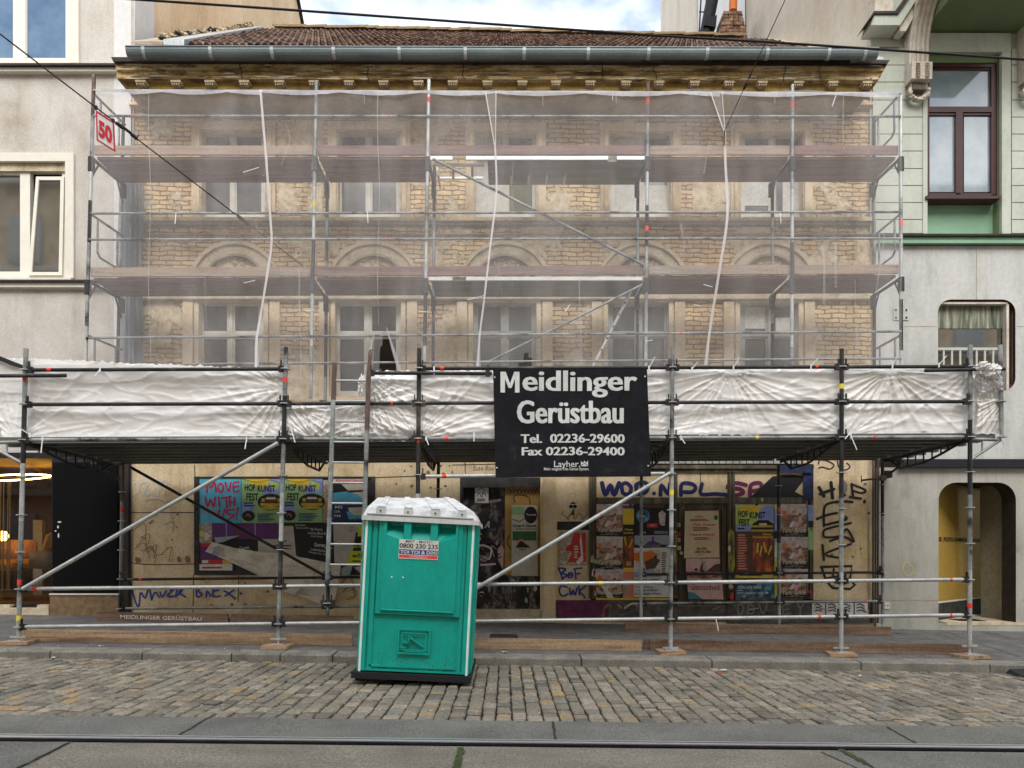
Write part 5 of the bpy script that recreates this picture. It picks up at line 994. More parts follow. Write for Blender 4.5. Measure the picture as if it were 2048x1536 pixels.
# rear row
RP = [((246, 928), (240, 1231)), ((660, 935), (655, 1232)), ((877, 925), (873, 1236)), ((1283, 940), (1282, 1243)), ((1557, 930), (1558, 1246)), ((1765, 925), (1765, 1247))]
ry = lambda y0, x: y0-(x-245)*.0095
for i, (a, b) in enumerate(RP):
    standard(psc, a, b, D2, [ry(y, a[0]) for y in (984, 1042, 1100, 1158, 1217)], .0265, (['rust', 'galv', 'galv', 'pipe_dark'], ['pipe_dark', 'galv'], ['pipe_dark', 'galv'], ['galv', 'galv_light'], ['pipe_dark', 'galv'], ['pipe_dark', 'galv', 'galv'])[i], [(1020, 'red_band')] if i in (0, 4) else ())
    base = P(*b, D2); g0 = gz(base)
    mb = MB(); mb.tube(base, g0, .017, 'galv_light', 8); mb.wbox(g0+Vector((0, 0, .03)), (.15, .15, .06), 'wood_old'); mb.build('base_jack', 'galv_light', psc)
for i in (0, 1, 3, 4):
    for y, k in ((1159, 0), (1217, 1)):
        x0, x1 = RP[i][1][0], RP[i+1][1][0]; ledger(psc, (x0, ry(y, x0)), (x1, ry(y, x1)), D2, 'pipe_dark' if k == 0 else 'galv', [(.1, 'red_band')] if (i, k) == (0, 0) else ([(.82, 'red_band')] if (i, k) == (4, 1) else ()), .022)
# lattice transoms below the deck, brackets at both ends
def transom(A_, B_, n=6):
    mb = MB(); mb.tube(A_, B_, .024, 'pipe_dark', 6); pr = [(0, 0), (.14, -.03), (.3, -.1), (.5, -.17), (.8, -.17), (.93, -.02)]
    q = [A_.lerp(B_, t)+Vector((0, 0, h)) for t, h in pr]; mb.path(q, .018, 'pipe_dark', 6)
    for t, h in ((.22, -.06), (.3, -.1), (.4, -.13), (.5, -.17), (.6, -.17), (.7, -.17), (.8, -.17)): c = A_.lerp(B_, t); mb.tube(c, c+Vector((0, 0, h)), .012, 'pipe_dark', 6)
    return mb.build('lattice_transom', 'pipe_dark', psc)
for i in range(6):
    xf = fx(i, rail_y(2, FP[i][0][0])); A_ = P(xf, rail_y(2, xf)+5, D1); B_ = P(RP[i][0][0], 0, D2); B_.z = A_.z; transom(A_, B_)
for sx, x0, x1 in ((-1, 43, -30), (1, 1940, 2001)):
    A_ = P(x0, rail_y(2, x0)+4, D1); E_ = P(x1, rail_y(2, x0)+6, D1); mb = MB(); mb.tube(A_, E_, .022); dwn = P(x0, rail_y(2, x0)+46, D1); mb.tube(E_, dwn, .02); mb.tube(A_.lerp(E_, .4), dwn.lerp(E_, .4), .012); mb.build('bracket', 'galv', psc)
    A2 = Vector((A_.x, D2, A_.z)); B2 = P(RP[0 if sx < 0 else 5][0][0], 900, D2); E2 = Vector((B2.x+sx*.4, D2, A_.z)); A2 = Vector((B2.x, D2, A_.z)); mb = MB(); mb.tube(A2, E2, .022); mb.tube(E2, A2+Vector((0, 0, -.3)), .02); mb.build('bracket', 'pipe_dark', psc)
mb = MB(); cq = P(1765, 956, D2); mb.tube(cq, cq+Vector((-.3, .1, -.03)), .016, 'rust'); mb.wbox(cq, (.08, .09, .08), 'rust'); mb.tube(cq+Vector((-.3, .1, -.07)), cq+Vector((-.3, .1, .05)), .008, 'rust'); mb.build('wall_tie', 'rust', psc)
standard(psc, (2000, 690), (2004, 876), D1, [803, 874], .027, ('galv', 'galv'))
# steel planks of the deck
zl = P(43, 880, D1).z; zr = P(1940, 872, D1).z
segs = [(-30, -30+0, 43, 242), (43, 242, 564, 655), (564, 655, 836, 875), (836, 875, 1343, 1282), (1343, 1282, 1683, 1558), (1683, 1558, 1940, 1765), (1940, 1765, 2002, 1818)]
def zdeck(x): return lerp(zl, zr, (x-P(43, 880, D1).x)/(P(1940, 880, D1).x-P(43, 880, D1).x))
for i, (xf0, xr0, xf1, xr1) in enumerate(segs):
    if i == 0: xr0 = 190
    X0, X1 = P(xf0, 880, D1).x+.02, P(xf1, 880, D1).x-.02
    for k in range(7):
        y0 = D1+.08+k*.325; y1 = y0+.3; x0 = max(X0, -99); z0, z1 = zdeck(X0), zdeck(X1)
        mb = MB()
        def pl(ya, yb, h0, h1): mb.hexa([(X0, ya, z0+h0), (X1, ya, z1+h0), (X1, ya, z1+h1), (X0, ya, z0+h1)], [(X0, yb, z0+h0), (X1, yb, z1+h0), (X1, yb, z1+h1), (X0, yb, z0+h1)])
        pl(y0, y1, .035, .05); pl(y0+.001, y0+.03, -.03, .034); pl(y1-.03, y1-.001, -.03, .034); pl(y0+.11, y0+.125, .01, .034); pl(y1-.125, y1-.11, .01, .034)
        mb.build('deck_plank', 'deck_steel', psc)

# ================================================================== FACADE SCAFFOLD
DO, DI = 10.9, 11.7
fsc = empty('facade_scaffold', P(1000, 900, DO), 'upper frame scaffold with two wooden working decks in front of the brick facade', 'scaffold')
OP = [((188, 150), (166, 905)), ((633, 163), (619, 905)), ((858, 160), (846, 905)), ((1296, 165), (1290, 905)), ((1585, 170), (1583, 905)), ((1801, 192), (1803, 905))]
bd = [(), [(408, 'yellow_band')], [(200, 'red_band')], [(203, 'red_band'), (458, 'red_band')], [(210, 'red_band'), (581, 'red_band')], [(447, 'red_band')]]
for i, (a, b) in enumerate(OP): standard(fsc, a, b, DO, [], .0275, (['rust', 'galv', 'galv_light', 'pipe_dark', 'galv', 'galv', 'galv_light', 'galv', 'galv'], ['galv', 'galv', 'galv_light', 'pipe_dark', 'galv_light', 'galv', 'galv_light'], ['galv_light', 'galv_light', 'galv', 'galv_light', 'pipe_dark', 'galv_light', 'galv'])[i % 3], bd[i])
IPX = [(247, 232), (655, 650), (869, 865), (1276, 1274), (1545, 1545), (1748, 1749)]
for i, (x0, x1) in enumerate(IPX): standard(fsc, (x0, 330 if i not in (0, 5) else 235), (x1, 860), DI, [], .0265, ('pipe_dark', 'galv', 'galv', 'pipe_dark', 'galv'))
def oy(y0, y1, x): return lerp(y0, y1, (x-185)/1615)
def ox(i, y): return along(*OP[i], y)[0]
for i in range(5):
    for y0, y1 in ((181, 187), (232, 233), (427, 424), (479, 477), (676, 663), (730, 717)):
        xa, xb = ox(i, y0), ox(i+1, y0); bs = {(1, 427): [(.68, 'red_band')], (1, 479): [(.66, 'red_band')], (1, 232): [(.65, 'red_band')], (0, 232): [(.18, 'red_band')], (3, 676): [(.24, 'red_band')], (4, 181): [(.35, 'red_band')], (1, 730): [(.25, 'red_band')]}.get((i, y0), ())
        ledger(fsc, (xa, oy(y0, y1, xa)), (xb, oy(y0, y1, xb)), DO-.03, 'galv', bs, .019, False, 'guard_rail')
for i in range(6):     # frame heads and brackets under the decks
    for y0, y1 in ((316, 316), (562, 556)):
        x = ox(i, y0); A_ = P(x, oy(y0, y1, x), DO); B_ = P(IPX[i][0]-2, 500, DI); B_.z = A_.z; mb = MB(); mb.tube(A_, B_, .026, 'pipe_dark', 8)
        for C_, s_ in ((A_, 1), (B_, -1)): mb.tube(C_+Vector((0, 0, -.3)), C_+(B_-A_)*.22*s_, .014, 'pipe_dark', 6); mb.wbox(C_+Vector((0, 0, -.1)), (.07, .07, .22), 'pipe_dark')
        mb.build('frame_head', 'pipe_dark', fsc)
for lv, (y0, y1) in enumerate(((304, 304), (548, 542))):
    for i in range(5):
        xa, xb = ox(i, y0)+5, ox(i+1, y0)-5; ya, yb = oy(y0, y1, xa), oy(y0, y1, xb); tm = [['toe_wood', 'deck_wood', 'deck_wood', 'toe_wood', 'deck_wood'], ['toe_wood', 'deck_wood', 'deck_wood', 'toe_wood', 'toe_wood']][lv][i]
        mb = MB(); mb.quadp([(xa, ya+5), (xb, yb+5), (xb, yb-13), (xa, ya-13)], DO+.035, DO+.065, tm); mb.build('toe_board', tm, fsc)
        if i == 2:      # aluminium deck with an open hatch
            mb = MB(); xo = 975 if lv == 0 else xa+4
            mb.quadz([(xo, yb+14), (xb, yb+14), (xb, yb+7), (xo, yb+7)], DO, DO+.08, DI-.02, 'deck_steel'); mb.quadp([(xa, ya+15), (905, ya+15), (905, ya+8), (xa, ya+8)], DO+.04, DO+.075, 'alu'); mb.quadp([(932, ya+15), (xb-3 if lv else 1216, ya+15), (xb-3 if lv else 1216, ya+8), (932, ya+8)], DO+.04, DO+.075, 'alu')
            if lv == 0:
                mb.quadp([(870, 331), (968, 331), (968, 327), (870, 327)], DO+.2, DO+.24, 'alu'); mb.quadp([(874, 357), (966, 357), (966, 353), (874, 353)], DI-.05, DI-.01, 'alu'); mb.quadp([(874, 352), (878, 352), (875, 328), (871, 328)], DO+.35, DI-.05, 'alu'); 
                for x in (904, 942): mb.quadp([(x, 356), (x+5, 356), (x+5, 328), (x, 328)], DI-.06, DI-.03, 'pipe_dark')
                mb.quadp([(1216+18, ya+15), (xb, ya+15), (xb, ya+8), (1234, ya+8)], DO+.04, DO+.075, 'alu')
                for k in range(4): x = 1020+k*36; mb.quadp([(x, 352), (x+4, 352), (x+6, 338), (x+2, 338)], DO+.4, DI-.1, 'alu')
            else: mb.quadp([(1170, 588), (1262, 586), (1262, 580), (1170, 582)], DI-.06, DI-.02, 'alu')
            mb.build('alu_deck', 'deck_steel', fsc)
        else:
            for k in range(3):
                da = DO+.08+k*.235; mb = MB(); mb.quadz([(xa, ya+9), (xb, yb+9), (xb, yb+4), (xa, ya+4)], DO, da, da+.225, 'deck_wood'); mb.build('deck_board', 'deck_wood', fsc)
for side, i in ((-1, 0), (1, 5)):      # end guards
    for (ya, yb) in ((185, 235), (425, 479), (668, 728)):
        x = ox(i, ya); A_ = P(x, ya+2, DO); B_ = P(IPX[i][0], 500, DI); B_.z = A_.z; drop = (yb-ya+14)*S(DO); mb = MB(); mb.tube(A_, B_, .019, 'galv', 6)
        a1 = A_.lerp(B_, .22); a2 = A_.lerp(B_, .8); mb.path([a1, a1+Vector((0, 0, -drop)), a1.lerp(a2, .15)+Vector((0, 0, -drop-.06)), a2+Vector((0, 0, -drop-.06)), a2], .017, 'galv', 6); mb.build('end_guard', 'galv', fsc)
ledger(fsc, (866, 318), (1288, 530), DO+.02, 'galv', (), .022, False, 'brace'); ledger(fsc, (955, 735), (1284, 570), DO+.02, 'galv', (), .02, False, 'brace')
# short aluminium ladder between the decks
la = empty('inner_ladder', P(1190, 735, DI-.3), 'short aluminium ladder leaning inside the scaffold behind the netting', 'ladder')
for dx in (0, .36):
    mb = MB(); a = P(1182, 742, DI-.35)+Vector((0, dx, 0)); b = P(1272, 562, DI-.35)+Vector((0, dx, 0)); mb.tube(a, b, .032, 'alu', 4)
    for k in range(7): c = a.lerp(b, .1+k*.13); mb.wbox(c+Vector((0, -.03, 0)), (.03, .01, .02), 'pipe_dark')
    mb.build('stile', 'alu', la)
for k in range(7): mb = MB(); a = P(1182, 742, DI-.35); b = P(1272, 562, DI-.35); c = a.lerp(b, .1+k*.13); mb.tube(c, c+Vector((0, .36, 0)), .013, 'alu', 6); mb.build('rung', 'alu', la)

# ---- long ladder to the platform
lad = empty('access_ladder', P(692, 1180, D1-.12), 'tall weathered metal ladder hanging beside the green toilet up to the platform', 'ladder')
DLd = D1-.09
sL = ((669, 726), (654.5, 1172)); sR = ((737.5, 742), (724, 1195))
mb = MB(); mb.tubep((*sL[0], DLd), (*sL[1], DLd), .03, 'galv', 8); mb.tubep((*sL[0], DLd), (*along(*sL, 800), DLd), .031, 'rust', 8); mb.build('stile', 'galv', lad)
mb = MB(); mb.tubep((*sR[0], DLd), (*sR[1], DLd), .03, 'galv', 8); mb.tubep((741, 704, DLd), (*sR[0], DLd), .025, 'rust', 8); mb.path([P(741, 705, DLd), P(739, 701, DLd), P(747, 699, DLd-.03)], .008, 'rust'); mb.tubep((*sR[0], DLd), (*along(*sR, 860), DLd), .031, 'rust', 8); mb.build('stile', 'galv', lad)
for k in range(11):
    y = 761+k*40.9; mb = MB(); mb.tubep((*along(*sL, y), DLd), (*along(*sR, y+.5), DLd), .014, 'galv_light', 6); mb.build('rung', 'galv_light', lad)
mb = MB(); mb.tubep((656, 1170, D1-.02), (655.5, 1214, D1-.02), .024, 'pipe_dark'); rosette(mb, P(655.5, 1206, D1-.02)); wedge(mb, P(655.5, 1206, D1-.02), 1); wedge(mb, P(655.5, 1206, D1-.02), -1); mb.tubep((655.5, 1214, D1-.02), (655.5, 1222, D1-.02), .012, 'galv'); mb.build('standard', 'pipe_dark', psc)

# ================================================================== BOARDS AND PADS ON THE PAVEMENT
def board(x0, x1, D, h, th, m, label, skew=0.0, txt=None):
    a, b = P(x0, 1200, D), P(x1, 1200, D); mb = MB(); b = Vector((b.x, b.y+skew, 0)); za, zb_ = wz(a.x, a.y)+.003, wz(b.x, b.y)+.003
    mb.hexa([(a.x, a.y, za), (b.x, b.y, zb_), (b.x, b.y, zb_+h), (a.x, a.y, za+h)], [(a.x, a.y+th, za), (b.x, b.y+th, zb_), (b.x, b.y+th, zb_+h), (a.x, a.y+th, za+h)])
    o = mb.build('timber_board', m); tag(o, label, 'board', 'scaffold boards lying along the pavement')
    if txt:
        vs_, fs_ = glyphs(txt, .012, 0); mb = MB(); u0, u1 = txt_u; mb.raw([Vector((lerp(a.x, b.x, lerp(u0, u1, u)), a.y-.003, lerp(za, zb_, u)+h*(.22+.55*v))) for u, v in vs_], fs_); t_ = mb.build('stencil_lettering', 'paint_white', o)
    return o
board(40, 704, 9.5, .15, .045, 'wood_new', 'long pale board on edge behind the kerb, left of the green toilet', .0)
board(938, 1283, 9.42, .14, .045, 'wood_new', 'pale board on edge behind the kerb, right of the green toilet')
board(1288, 1335, 9.62, .13, .05, 'wood_old', 'dark stub of board between the two kerbside boards')
board(1300, 1945, 9.5, .14, .045, 'wood_old', 'long brown board on edge behind the kerb at the right')
txt_u = (.18, .8)
board(194, 456, 11.42, .135, .05, 'wood_old', 'brown board with MEIDLINGER GERÜSTBAU stencilled on it', 0, 'MEIDLINGER GERÜSTBAU')
board(462, 705, 11.44, .135, .05, 'wood_old', 'reddish brown unlettered board under the torn hanging paper'); board(1250, 1782, 11.2, .14, .05, 'wood_old', 'grey brown board on edge in front of the shopfront plinth')
for i, (a, b) in enumerate(FP):
    if i == 2: continue
    g0 = gz(P(*b, D1)); mb = MB(); mb.wbox(g0+Vector((0, 0, .022)), (.34, .3, .042), None, (.15, -.1, 0, .05, -.2, .25)[i]); o = mb.build('wooden_pad', 'wood_new')
    tag(o, ('square timber pad under the leftmost scaffold post', 'small timber pad under the scaffold post left of the toilet', '', 'thick timber pad under the post right of the banner', 'flat timber pad under the second post from the right', 'timber pad under the rightmost scaffold post')[i], 'pad', 'timber pads under the scaffold posts')

# ================================================================== NETTING
SEAMS = [[(191, 182), (187, 300), (184, 430), (181, 560), (178, 735), (176, 800)], [(521, 181), (530, 290), (534, 340), (541, 440), (543, 487), (535, 545), (523, 620), (513, 680), (512, 735), (512, 800)],
         [(983, 182), (990, 290), (993, 384), (982, 480), (967, 610), (960, 665), (955, 735), (955, 800)], [(1440, 184), (1449, 262), (1451, 330), (1455, 430), (1439, 540), (1422, 645), (1411, 728), (1411, 800)], [(1799, 188), (1801, 400), (1803, 735), (1803, 800)]]
def sx(pts, y):
    for i in range(len(pts)-1):
        if pts[i][1] <= y <= pts[i+1][1] or i == len(pts)-2: return along(pts[i], pts[i+1], y)[0]
DN = DO-.075
TEAR = [(772, 655), (764, 680), (759, 720), (761, 745), (803, 745), (793, 715), (780, 670)]
def inpoly(x, y, p):
    c = False
    for i in range(len(p)):
        (x1, y1), (x2, y2) = p[i], p[i-1]
        if (y1 > y) != (y2 > y) and x < (x2-x1)*(y-y1)/(y2-y1)+x1: c = not c
    return c
netting('net_thin', .2, (.75, .74, .75), .1); netting('net_line', .4, (.8, .79, .8), .1)
NL = ['leftmost sheet of white debris netting over the facade, beside the number 50 sign', 'second netting sheet from the left, torn open above the ladder', 'third netting sheet, over the middle of the facade behind the black banner', 'rightmost sheet of debris netting over the facade']
for s_i in range(4):
    mb = MB(); nx, ny = int((SEAMS[s_i+1][0][0]-SEAMS[s_i][0][0])/(4 if s_i == 1 else 9)), (150 if s_i == 1 else 66); g = []
    for j in range(ny+1):
        y = lerp(182, 800, j/ny); xa, xb = sx(SEAMS[s_i], y), sx(SEAMS[s_i+1], y); row = []
        for i in range(nx+1):
            u = i/nx; x = lerp(xa, xb, u); yy = y+(2.5*math.sin((x-190)/33.0) if j == 0 else 0)
            p = P(x, yy, DN); nzv = mnoise.noise(Vector((x*.012+s_i*9, y*.005, 0))); nz2_ = mnoise.noise(Vector((x*.05, y*.012, 4)))
            edge = math.exp(-min(x-xa, xb-x)/14); row.append(p+Vector((0, nzv*.05+nz2_*.018-edge*.025, 0)))
        g.append(row)
    vs = [v for r in g for v in r]; fs = []
    for j in range(ny):
        for i in range(nx):
            y = lerp(182, 800, (j+.5)/ny); x = lerp(sx(SEAMS[s_i], y), sx(SEAMS[s_i+1], y), (i+.5)/nx)
            if s_i == 1 and inpoly(x, y, TEAR): continue
            if 1 <= s_i <= 2 and 1040 < x < 1070 and y > 708 and (x-1054)**2/200+(y-740)**2/900 < 1: continue
            k = j*(nx+1)+i; fs.append((k, k+1, k+nx+2, k+nx+1)[::-1])
    mb.raw(vs, fs, None, True); no = mb.build('debris_net', 'net'); tag(no, NL[s_i], 'net', 'sheets of debris netting')
    # rolled hem at the top
    mb = MB(); rd = random.Random(s_i); x0, x1 = SEAMS[s_i][0][0], SEAMS[s_i+1][0][0]; prev = None; n = int((x1-x0)/6)
    for i in range(n+1):
        x = lerp(x0, x1, i/n); yt = lerp(181, 187, (x-190)/1610)-2; w = 4+5.5*abs(math.sin((x-x0)/ (42+9*s_i)))+rd.uniform(-.4, .4); cur = (P(x, yt, DN-.02), P(x, yt+w, DN-.03))
        if prev: mb.face([prev[1], cur[1], cur[0], prev[0]])
        prev = cur
    mb.build('hem', 'net_fold', no)
    if s_i < 3:     # lapped seam, a narrow white strip
        mb = MB(); pts = SEAMS[s_i+1]; w0 = (3.5, 2.5, 4)[s_i]; mb.ribbon([(x, y) for x, y in pts if 259 < y < 740] if s_i else [(x, y) for x, y in pts if y < 740], w0+1.2, DN-.05, None)
        if s_i: mb.ribbon([(pts[0][0]-(12, 12, 19)[s_i], 184), (pts[1][0]-1, pts[1][1])], 2.2, DN-.052, None, False); mb.ribbon([(pts[0][0]+(9, 9, 4)[s_i], 184), (pts[1][0]+1, pts[1][1])], 1.6, DN-.056, None, False); mb.poly([(pts[0][0]-(12, 12, 19)[s_i], 184), (pts[0][0]+(9, 9, 4)[s_i], 184), (pts[1][0]+1, pts[1][1]), (pts[1][0]-1, pts[1][1])], DN-.045, 0, 'net_thin')
        bx = sx(pts, 735); mb.poly([(sx(pts, 665), 665), (bx-4, 733), (bx+6, 733)], DN-.048, 0, 'net_fold'); mb.build('seam', 'net_seam', no)
    mb = MB()       # faint sewn lines and creases in the sheet
    for x, y0, y1 in [((299, 190, 730), (228, 196, 250)), ((757, 190, 650), (729, 186, 208), (600, 600, 780)), ((1086, 188, 210), (1233, 186, 206), (1160, 560, 730)), ((1688, 190, 300), (1550, 188, 205), (1712, 560, 720))][s_i]:
        mb.ribbon([(x+2*math.sin(y*.02), y) for y in range(y0, y1, 40)]+[(x, y1)], 1.3, DN-.045, None)
    rdn = random.Random(30+s_i); xa_, xb_ = SEAMS[s_i][0][0]+10, SEAMS[s_i+1][0][0]-10
    for _ in range(4):
        x, y = rdn.uniform(xa_, xb_), rdn.uniform(240, 640); mb.ribbon([(x, y), (x+rdn.uniform(-8, 8), y+rdn.uniform(20, 50)), (x+rdn.uniform(-14, 14), y+rdn.uniform(60, 120))], rdn.uniform(1.5, 5), DN-.044-rdn.random()*.006, 'net_thin')
    mb.build('crease', 'net_line', no)
    mb = MB()       # loose cable ties
    for (x, y, dx, dy) in [((488, 566, 22, -5), (486, 345, 32, -10), (352, 426, -2, 22)), ((610, 622, 18, -2), (840, 623, 14, 1), (735, 424, 1, 22), (852, 521, -20, -1)), ((1140, 609, -10, 14), (935, 600, 34, -9), (1225, 201, 0, -18)), ((1560, 425, 2, 22), (1672, 191, -8, 22), (1425, 574, -18, -5), (1402, 613, -14, -4), (1305, 680, -14, 3))][s_i]:
        mb.tube(P(x, y, DN-.06), P(x+dx, y+dy, DN-.1), .006, None, 4)
    mb.build('cable_tie', 'tie_white', no)
    if s_i == 1:
        mb = MB(); mb.poly([(772, 655), (774, 655), (789, 698), (803, 742), (796, 742), (785, 705)], DN-.06, 0, 'net_fold'); mb.poly([(744, 665), (750, 668), (746, 742), (727, 790), (735, 720)], DN-.04, 0, 'net_thin'); mb.ribbon([(748, 665), (738, 720), (724, 788)], 1.6, DN-.05, 'net_fold'); mb.build('torn_flap', 'net_fold', no)
mb = MB(); rd = random.Random(2)      # gathered netting and a grey downpipe at the left end
for k in range(26):
    x = 236+k*2.0; pts = []
    for j in range(13): y = lerp(330, 735, j/12); pts.append(P(x+3*math.sin(j*.8+k), y, DI+.2+.06*math.sin(k*1.3+j*.3)))
    if k:
        for j in range(12): mb.face([prev[j], pts[j], pts[j+1], prev[j+1]], None, True)
    prev = pts
tag(mb.build('gathered_net', 'net_grey'), 'bundle of bluish grey netting gathered at the left end of the scaffold', 'net')

# ================================================================== TARPAULINS
def tarp(name, label, TL, TR, BR, BL, D, ties, nx, ny, seed=0, sag=0.0, mat='tarp', wr=1.0):
    mb = MB(); g = []
    for j in range(ny+1):
        v = j/ny
        for i in range(nx+1):
            u = i/nx; x = lerp(lerp(TL[0], TR[0], u), lerp(BL[0], BR[0], u), v); y = lerp(lerp(TL[1], TR[1], u), lerp(BL[1], BR[1], u), v)
            d = 0.0
            for tx, ty, amp, fr, ph in ties:
                dx, dy = x-tx, (y-ty)*1.1; r_ = math.hypot(dx, dy)+1e-3; th = math.atan2(dy, dx)
                w_ = max(0, 1-abs(mnoise.noise(Vector((th*fr*.75, ph, seed+r_*.0015)))*3.2))**1.5
                d -= amp*.4*w_*min(1, r_/30)*math.exp(-r_/170)
            n1 = mnoise.noise(Vector((x*.007+seed, y*.02, 1)))
            n2 = max(0, 1-abs(mnoise.noise(Vector((x*.012+y*.03+seed, y*.045-x*.008, 5))))*4)**2
            n3 = max(0, 1-abs(mnoise.noise(Vector((x*.03-y*.045, y*.09+x*.012, seed+9))))*4)**2; n4 = mnoise.noise(Vector((x*.1+y*.05, y*.22, seed)))
            n5 = max(0, 1-abs(mnoise.noise(Vector((x*.02+y*.10, y*.06-x*.03, seed+3))))*4)**2
            d += wr*(.04*n1-.012*n2-.0018*n3-.0022*n5+.001*n4)
            e = min(1, v*7, (1-v)*7); bulge = math.sin(math.pi*v)*sag
            g.append(P(x, y+(1-e)*1.5*n4*3, D)+Vector((0, .02+(d*.9+bulge)*(.15+.85*e), 0)))
    fs = []
    for j in range(ny):
        for i in range(nx): k = j*(nx+1)+i; fs.append((k+nx+1, k+nx+2, k+1, k))
    mb.raw(g, fs, None, True); o = mb.build(name, mat); tag(o, label, 'tarpaulin', 'white tarpaulins round the platform'); return o
DT = D1+.07
t1 = tarp('tarpaulin', 'left white tarpaulin between the leftmost post and the second post', (-45, 712), (568, 738), (560, 880), (5, 880), DT, [(565, 775, .12, 7, 1), (30, 878, .08, 6, 2), (560, 875, .06, 6, 3)], 260, 64, 1, .05)
t2 = tarp('tarpaulin', 'low white tarpaulin panel behind the ladder, below the open gap', (562, 806), (735, 808), (735, 882), (560, 880), DT+.01, [(628, 882, .13, 7, 4), (710, 808, .12, 7, 5), (575, 808, .1, 6, 6)], 110, 46, 4)
t3 = tarp('tarpaulin', 'white tarpaulin between the ladder and the black banner', (735, 742), (1000, 740), (1000, 880), (735, 881), DT, [(742, 757, .14, 8, 7), (838, 876, .12, 7, 8), (708, 812, .13, 7, 9), (740, 812, .1, 7, 10)], 150, 64, 7)
t4 = tarp('tarpaulin', 'long wrinkled white tarpaulin right of the banner reaching the right posts', (1285, 737), (1962, 731), (1964, 868), (1285, 876), DT, [(1460, 741, .1, 7, 11), (1778, 740, .14, 7, 12), (1700, 870, .07, 6, 13), (1300, 870, .06, 6, 14), (1950, 735, .08, 6, 15)], 290, 64, 12, .03)
t5 = tarp('tarpaulin', 'tarpaulin end wrapped round the far right corner post', (1955, 757), (1998, 775), (2003, 866), (1950, 868), DT-.02, [(2004, 797, .16, 8, 16), (1960, 750, .12, 7, 17)], 50, 60, 17, 0, 'tarp', 1.5)
t6 = tarp('tarpaulin', 'upper fold of tarpaulin hanging off the rail at the right corner', (1948, 745), (1990, 740), (2007, 788), (1962, 790), DT-.07, [(1960, 740, .2, 8, 18), (2004, 790, .2, 7, 19)], 46, 50, 21, 0, 'tarp', 2.0)
mb = MB()
for i in range(9):
    x0 = -10+i*8; mb.poly([(-30, 708+0), (0, 712), (24, 722), (48, 731), (46, 737), (20, 730), (0, 721), (-30, 716)], DT-.03, .02) if i == 0 else None
tag(mb.build('black_sheet_edge', 'rubber'), 'black sheet edge sagging at the top left corner of the tarpaulins', 'sheet')
def crumple(name, c, rr_, seed, label, mat='tarp'):
    mb = MB(); vs = []; n, m_ = 26, 18
    for j in range(m_+1):
        for i in range(n):
            a, b = 2*math.pi*i/n, math.pi*j/m_; d = Vector((math.sin(b)*math.cos(a), math.sin(b)*math.sin(a), math.cos(b))); k = 1+.55*(1-abs(mnoise.noise(d*2.2+Vector((seed, 0, 0))))*2)-.35+.3*mnoise.noise(d*6+Vector((0, seed, 0)))
            vs.append(c+Vector((d.x*rr_[0]*k, d.y*rr_[1]*k, d.z*rr_[2]*k)))
    fs = [(j*n+i, j*n+(i+1) % n, (j+1)*n+(i+1) % n, (j+1)*n+i) for j in range(m_) for i in range(n)]; mb.raw(vs, fs, None, False); o = mb.build(name, mat); tag(o, label, 'bag'); return o
crumple('plastic_bundle', P(1966, 733, D1-.1), (.09, .08, .055), 1.3, 'crumpled white plastic bundle tied on the rail, left one of two at the right corner')
crumple('plastic_bundle', P(1985, 741, D1-.13), (.1, .08, .08), 4.3, 'larger crumpled white plastic bundle on the rail nearest the far right corner post')
crumple('plastic_bundle', P(724, 772, D1-.02), (.05, .05, .13), 7.3, 'small white plastic bundle knotted behind the ladder top')
for o, L_i in ((t1, ((200, 739, -10, 13), (85, 878, -3, 28), (60, 870, -18, -12), (493, 878, -3, 20))), (t2, ((580, 850, 10, 35),)), (t3, ((868, 737, 0, 12), (948, 868, 0, 15), (852, 876, 5, 14))), (t4, ((1298, 736, 12, -22), (1384, 738, 12, -14), (1467, 735, 12, -20), (1622, 733, 14, -16), (1878, 730, 15, -18), (1702, 872, 12, 28), (1700, 866, -10, 12), (1362, 875, 8, 12), (1785, 732, 10, -20)))):
    mb = MB()
    for x, y, dx, dy in L_i: mb.tube(P(x, y, D1-.04), P(x+dx, y+dy, D1-.08), .007, None, 5); mb.tube(P(x, y-4, D1-.04), P(x, y+5, D1-.045), .01, None, 5)
    mb.build('cable_tie', 'tie_white', o)
mb = MB(); mb.tube(P(1432, 1238, D1-.03), P(1437, 1262, D1-.04), .006, None, 5); tag(mb.build('cable_tie', 'tie_white'), 'white cable tie dangling from the lowest rail under the shop door', 'cable tie')
mb = MB(); mb.tube(P(2001, 870, D1-.03), P(2012, 896, D1-.04), .007, None, 5); mb.build('cable_tie', 'tie_white', t5)

# ================================================================== BANNER
BQ = [(986, 737), (1294, 737.5), (1302, 953), (991, 955)]
def bq(u, v): # v up
    a = (lerp(BQ[3][0], BQ[2][0], u), lerp(BQ[3][1], BQ[2][1], u)); b = (lerp(BQ[0][0], BQ[1][0], u), lerp(BQ[0][1], BQ[1][1], u)); return (lerp(a[0], b[0], v), lerp(a[1], b[1], v))
DBn = D1-.1
mb = MB(); nx, ny = 40, 28; vs = []
def bdy(u, v): return .012*math.sin(u*9)*math.sin(v*5)+.012*mnoise.noise(Vector((u*3, v*3, 0)))
for k in (0, 1):
    for j in range(ny+1):
        for i in range(nx+1): u, v = i/nx, j/ny; vs.append(P(*bq(u, v), DBn)+Vector((0, bdy(u, v)+.004*k, 0)))
fs = []; M1 = (nx+1)*(ny+1)
for j in range(ny):
    for i in range(nx): k = j*(nx+1)+i; fs += [(k, k+1, k+nx+2, k+nx+1), (M1+k+nx+1, M1+k+nx+2, M1+k+1, M1+k)]
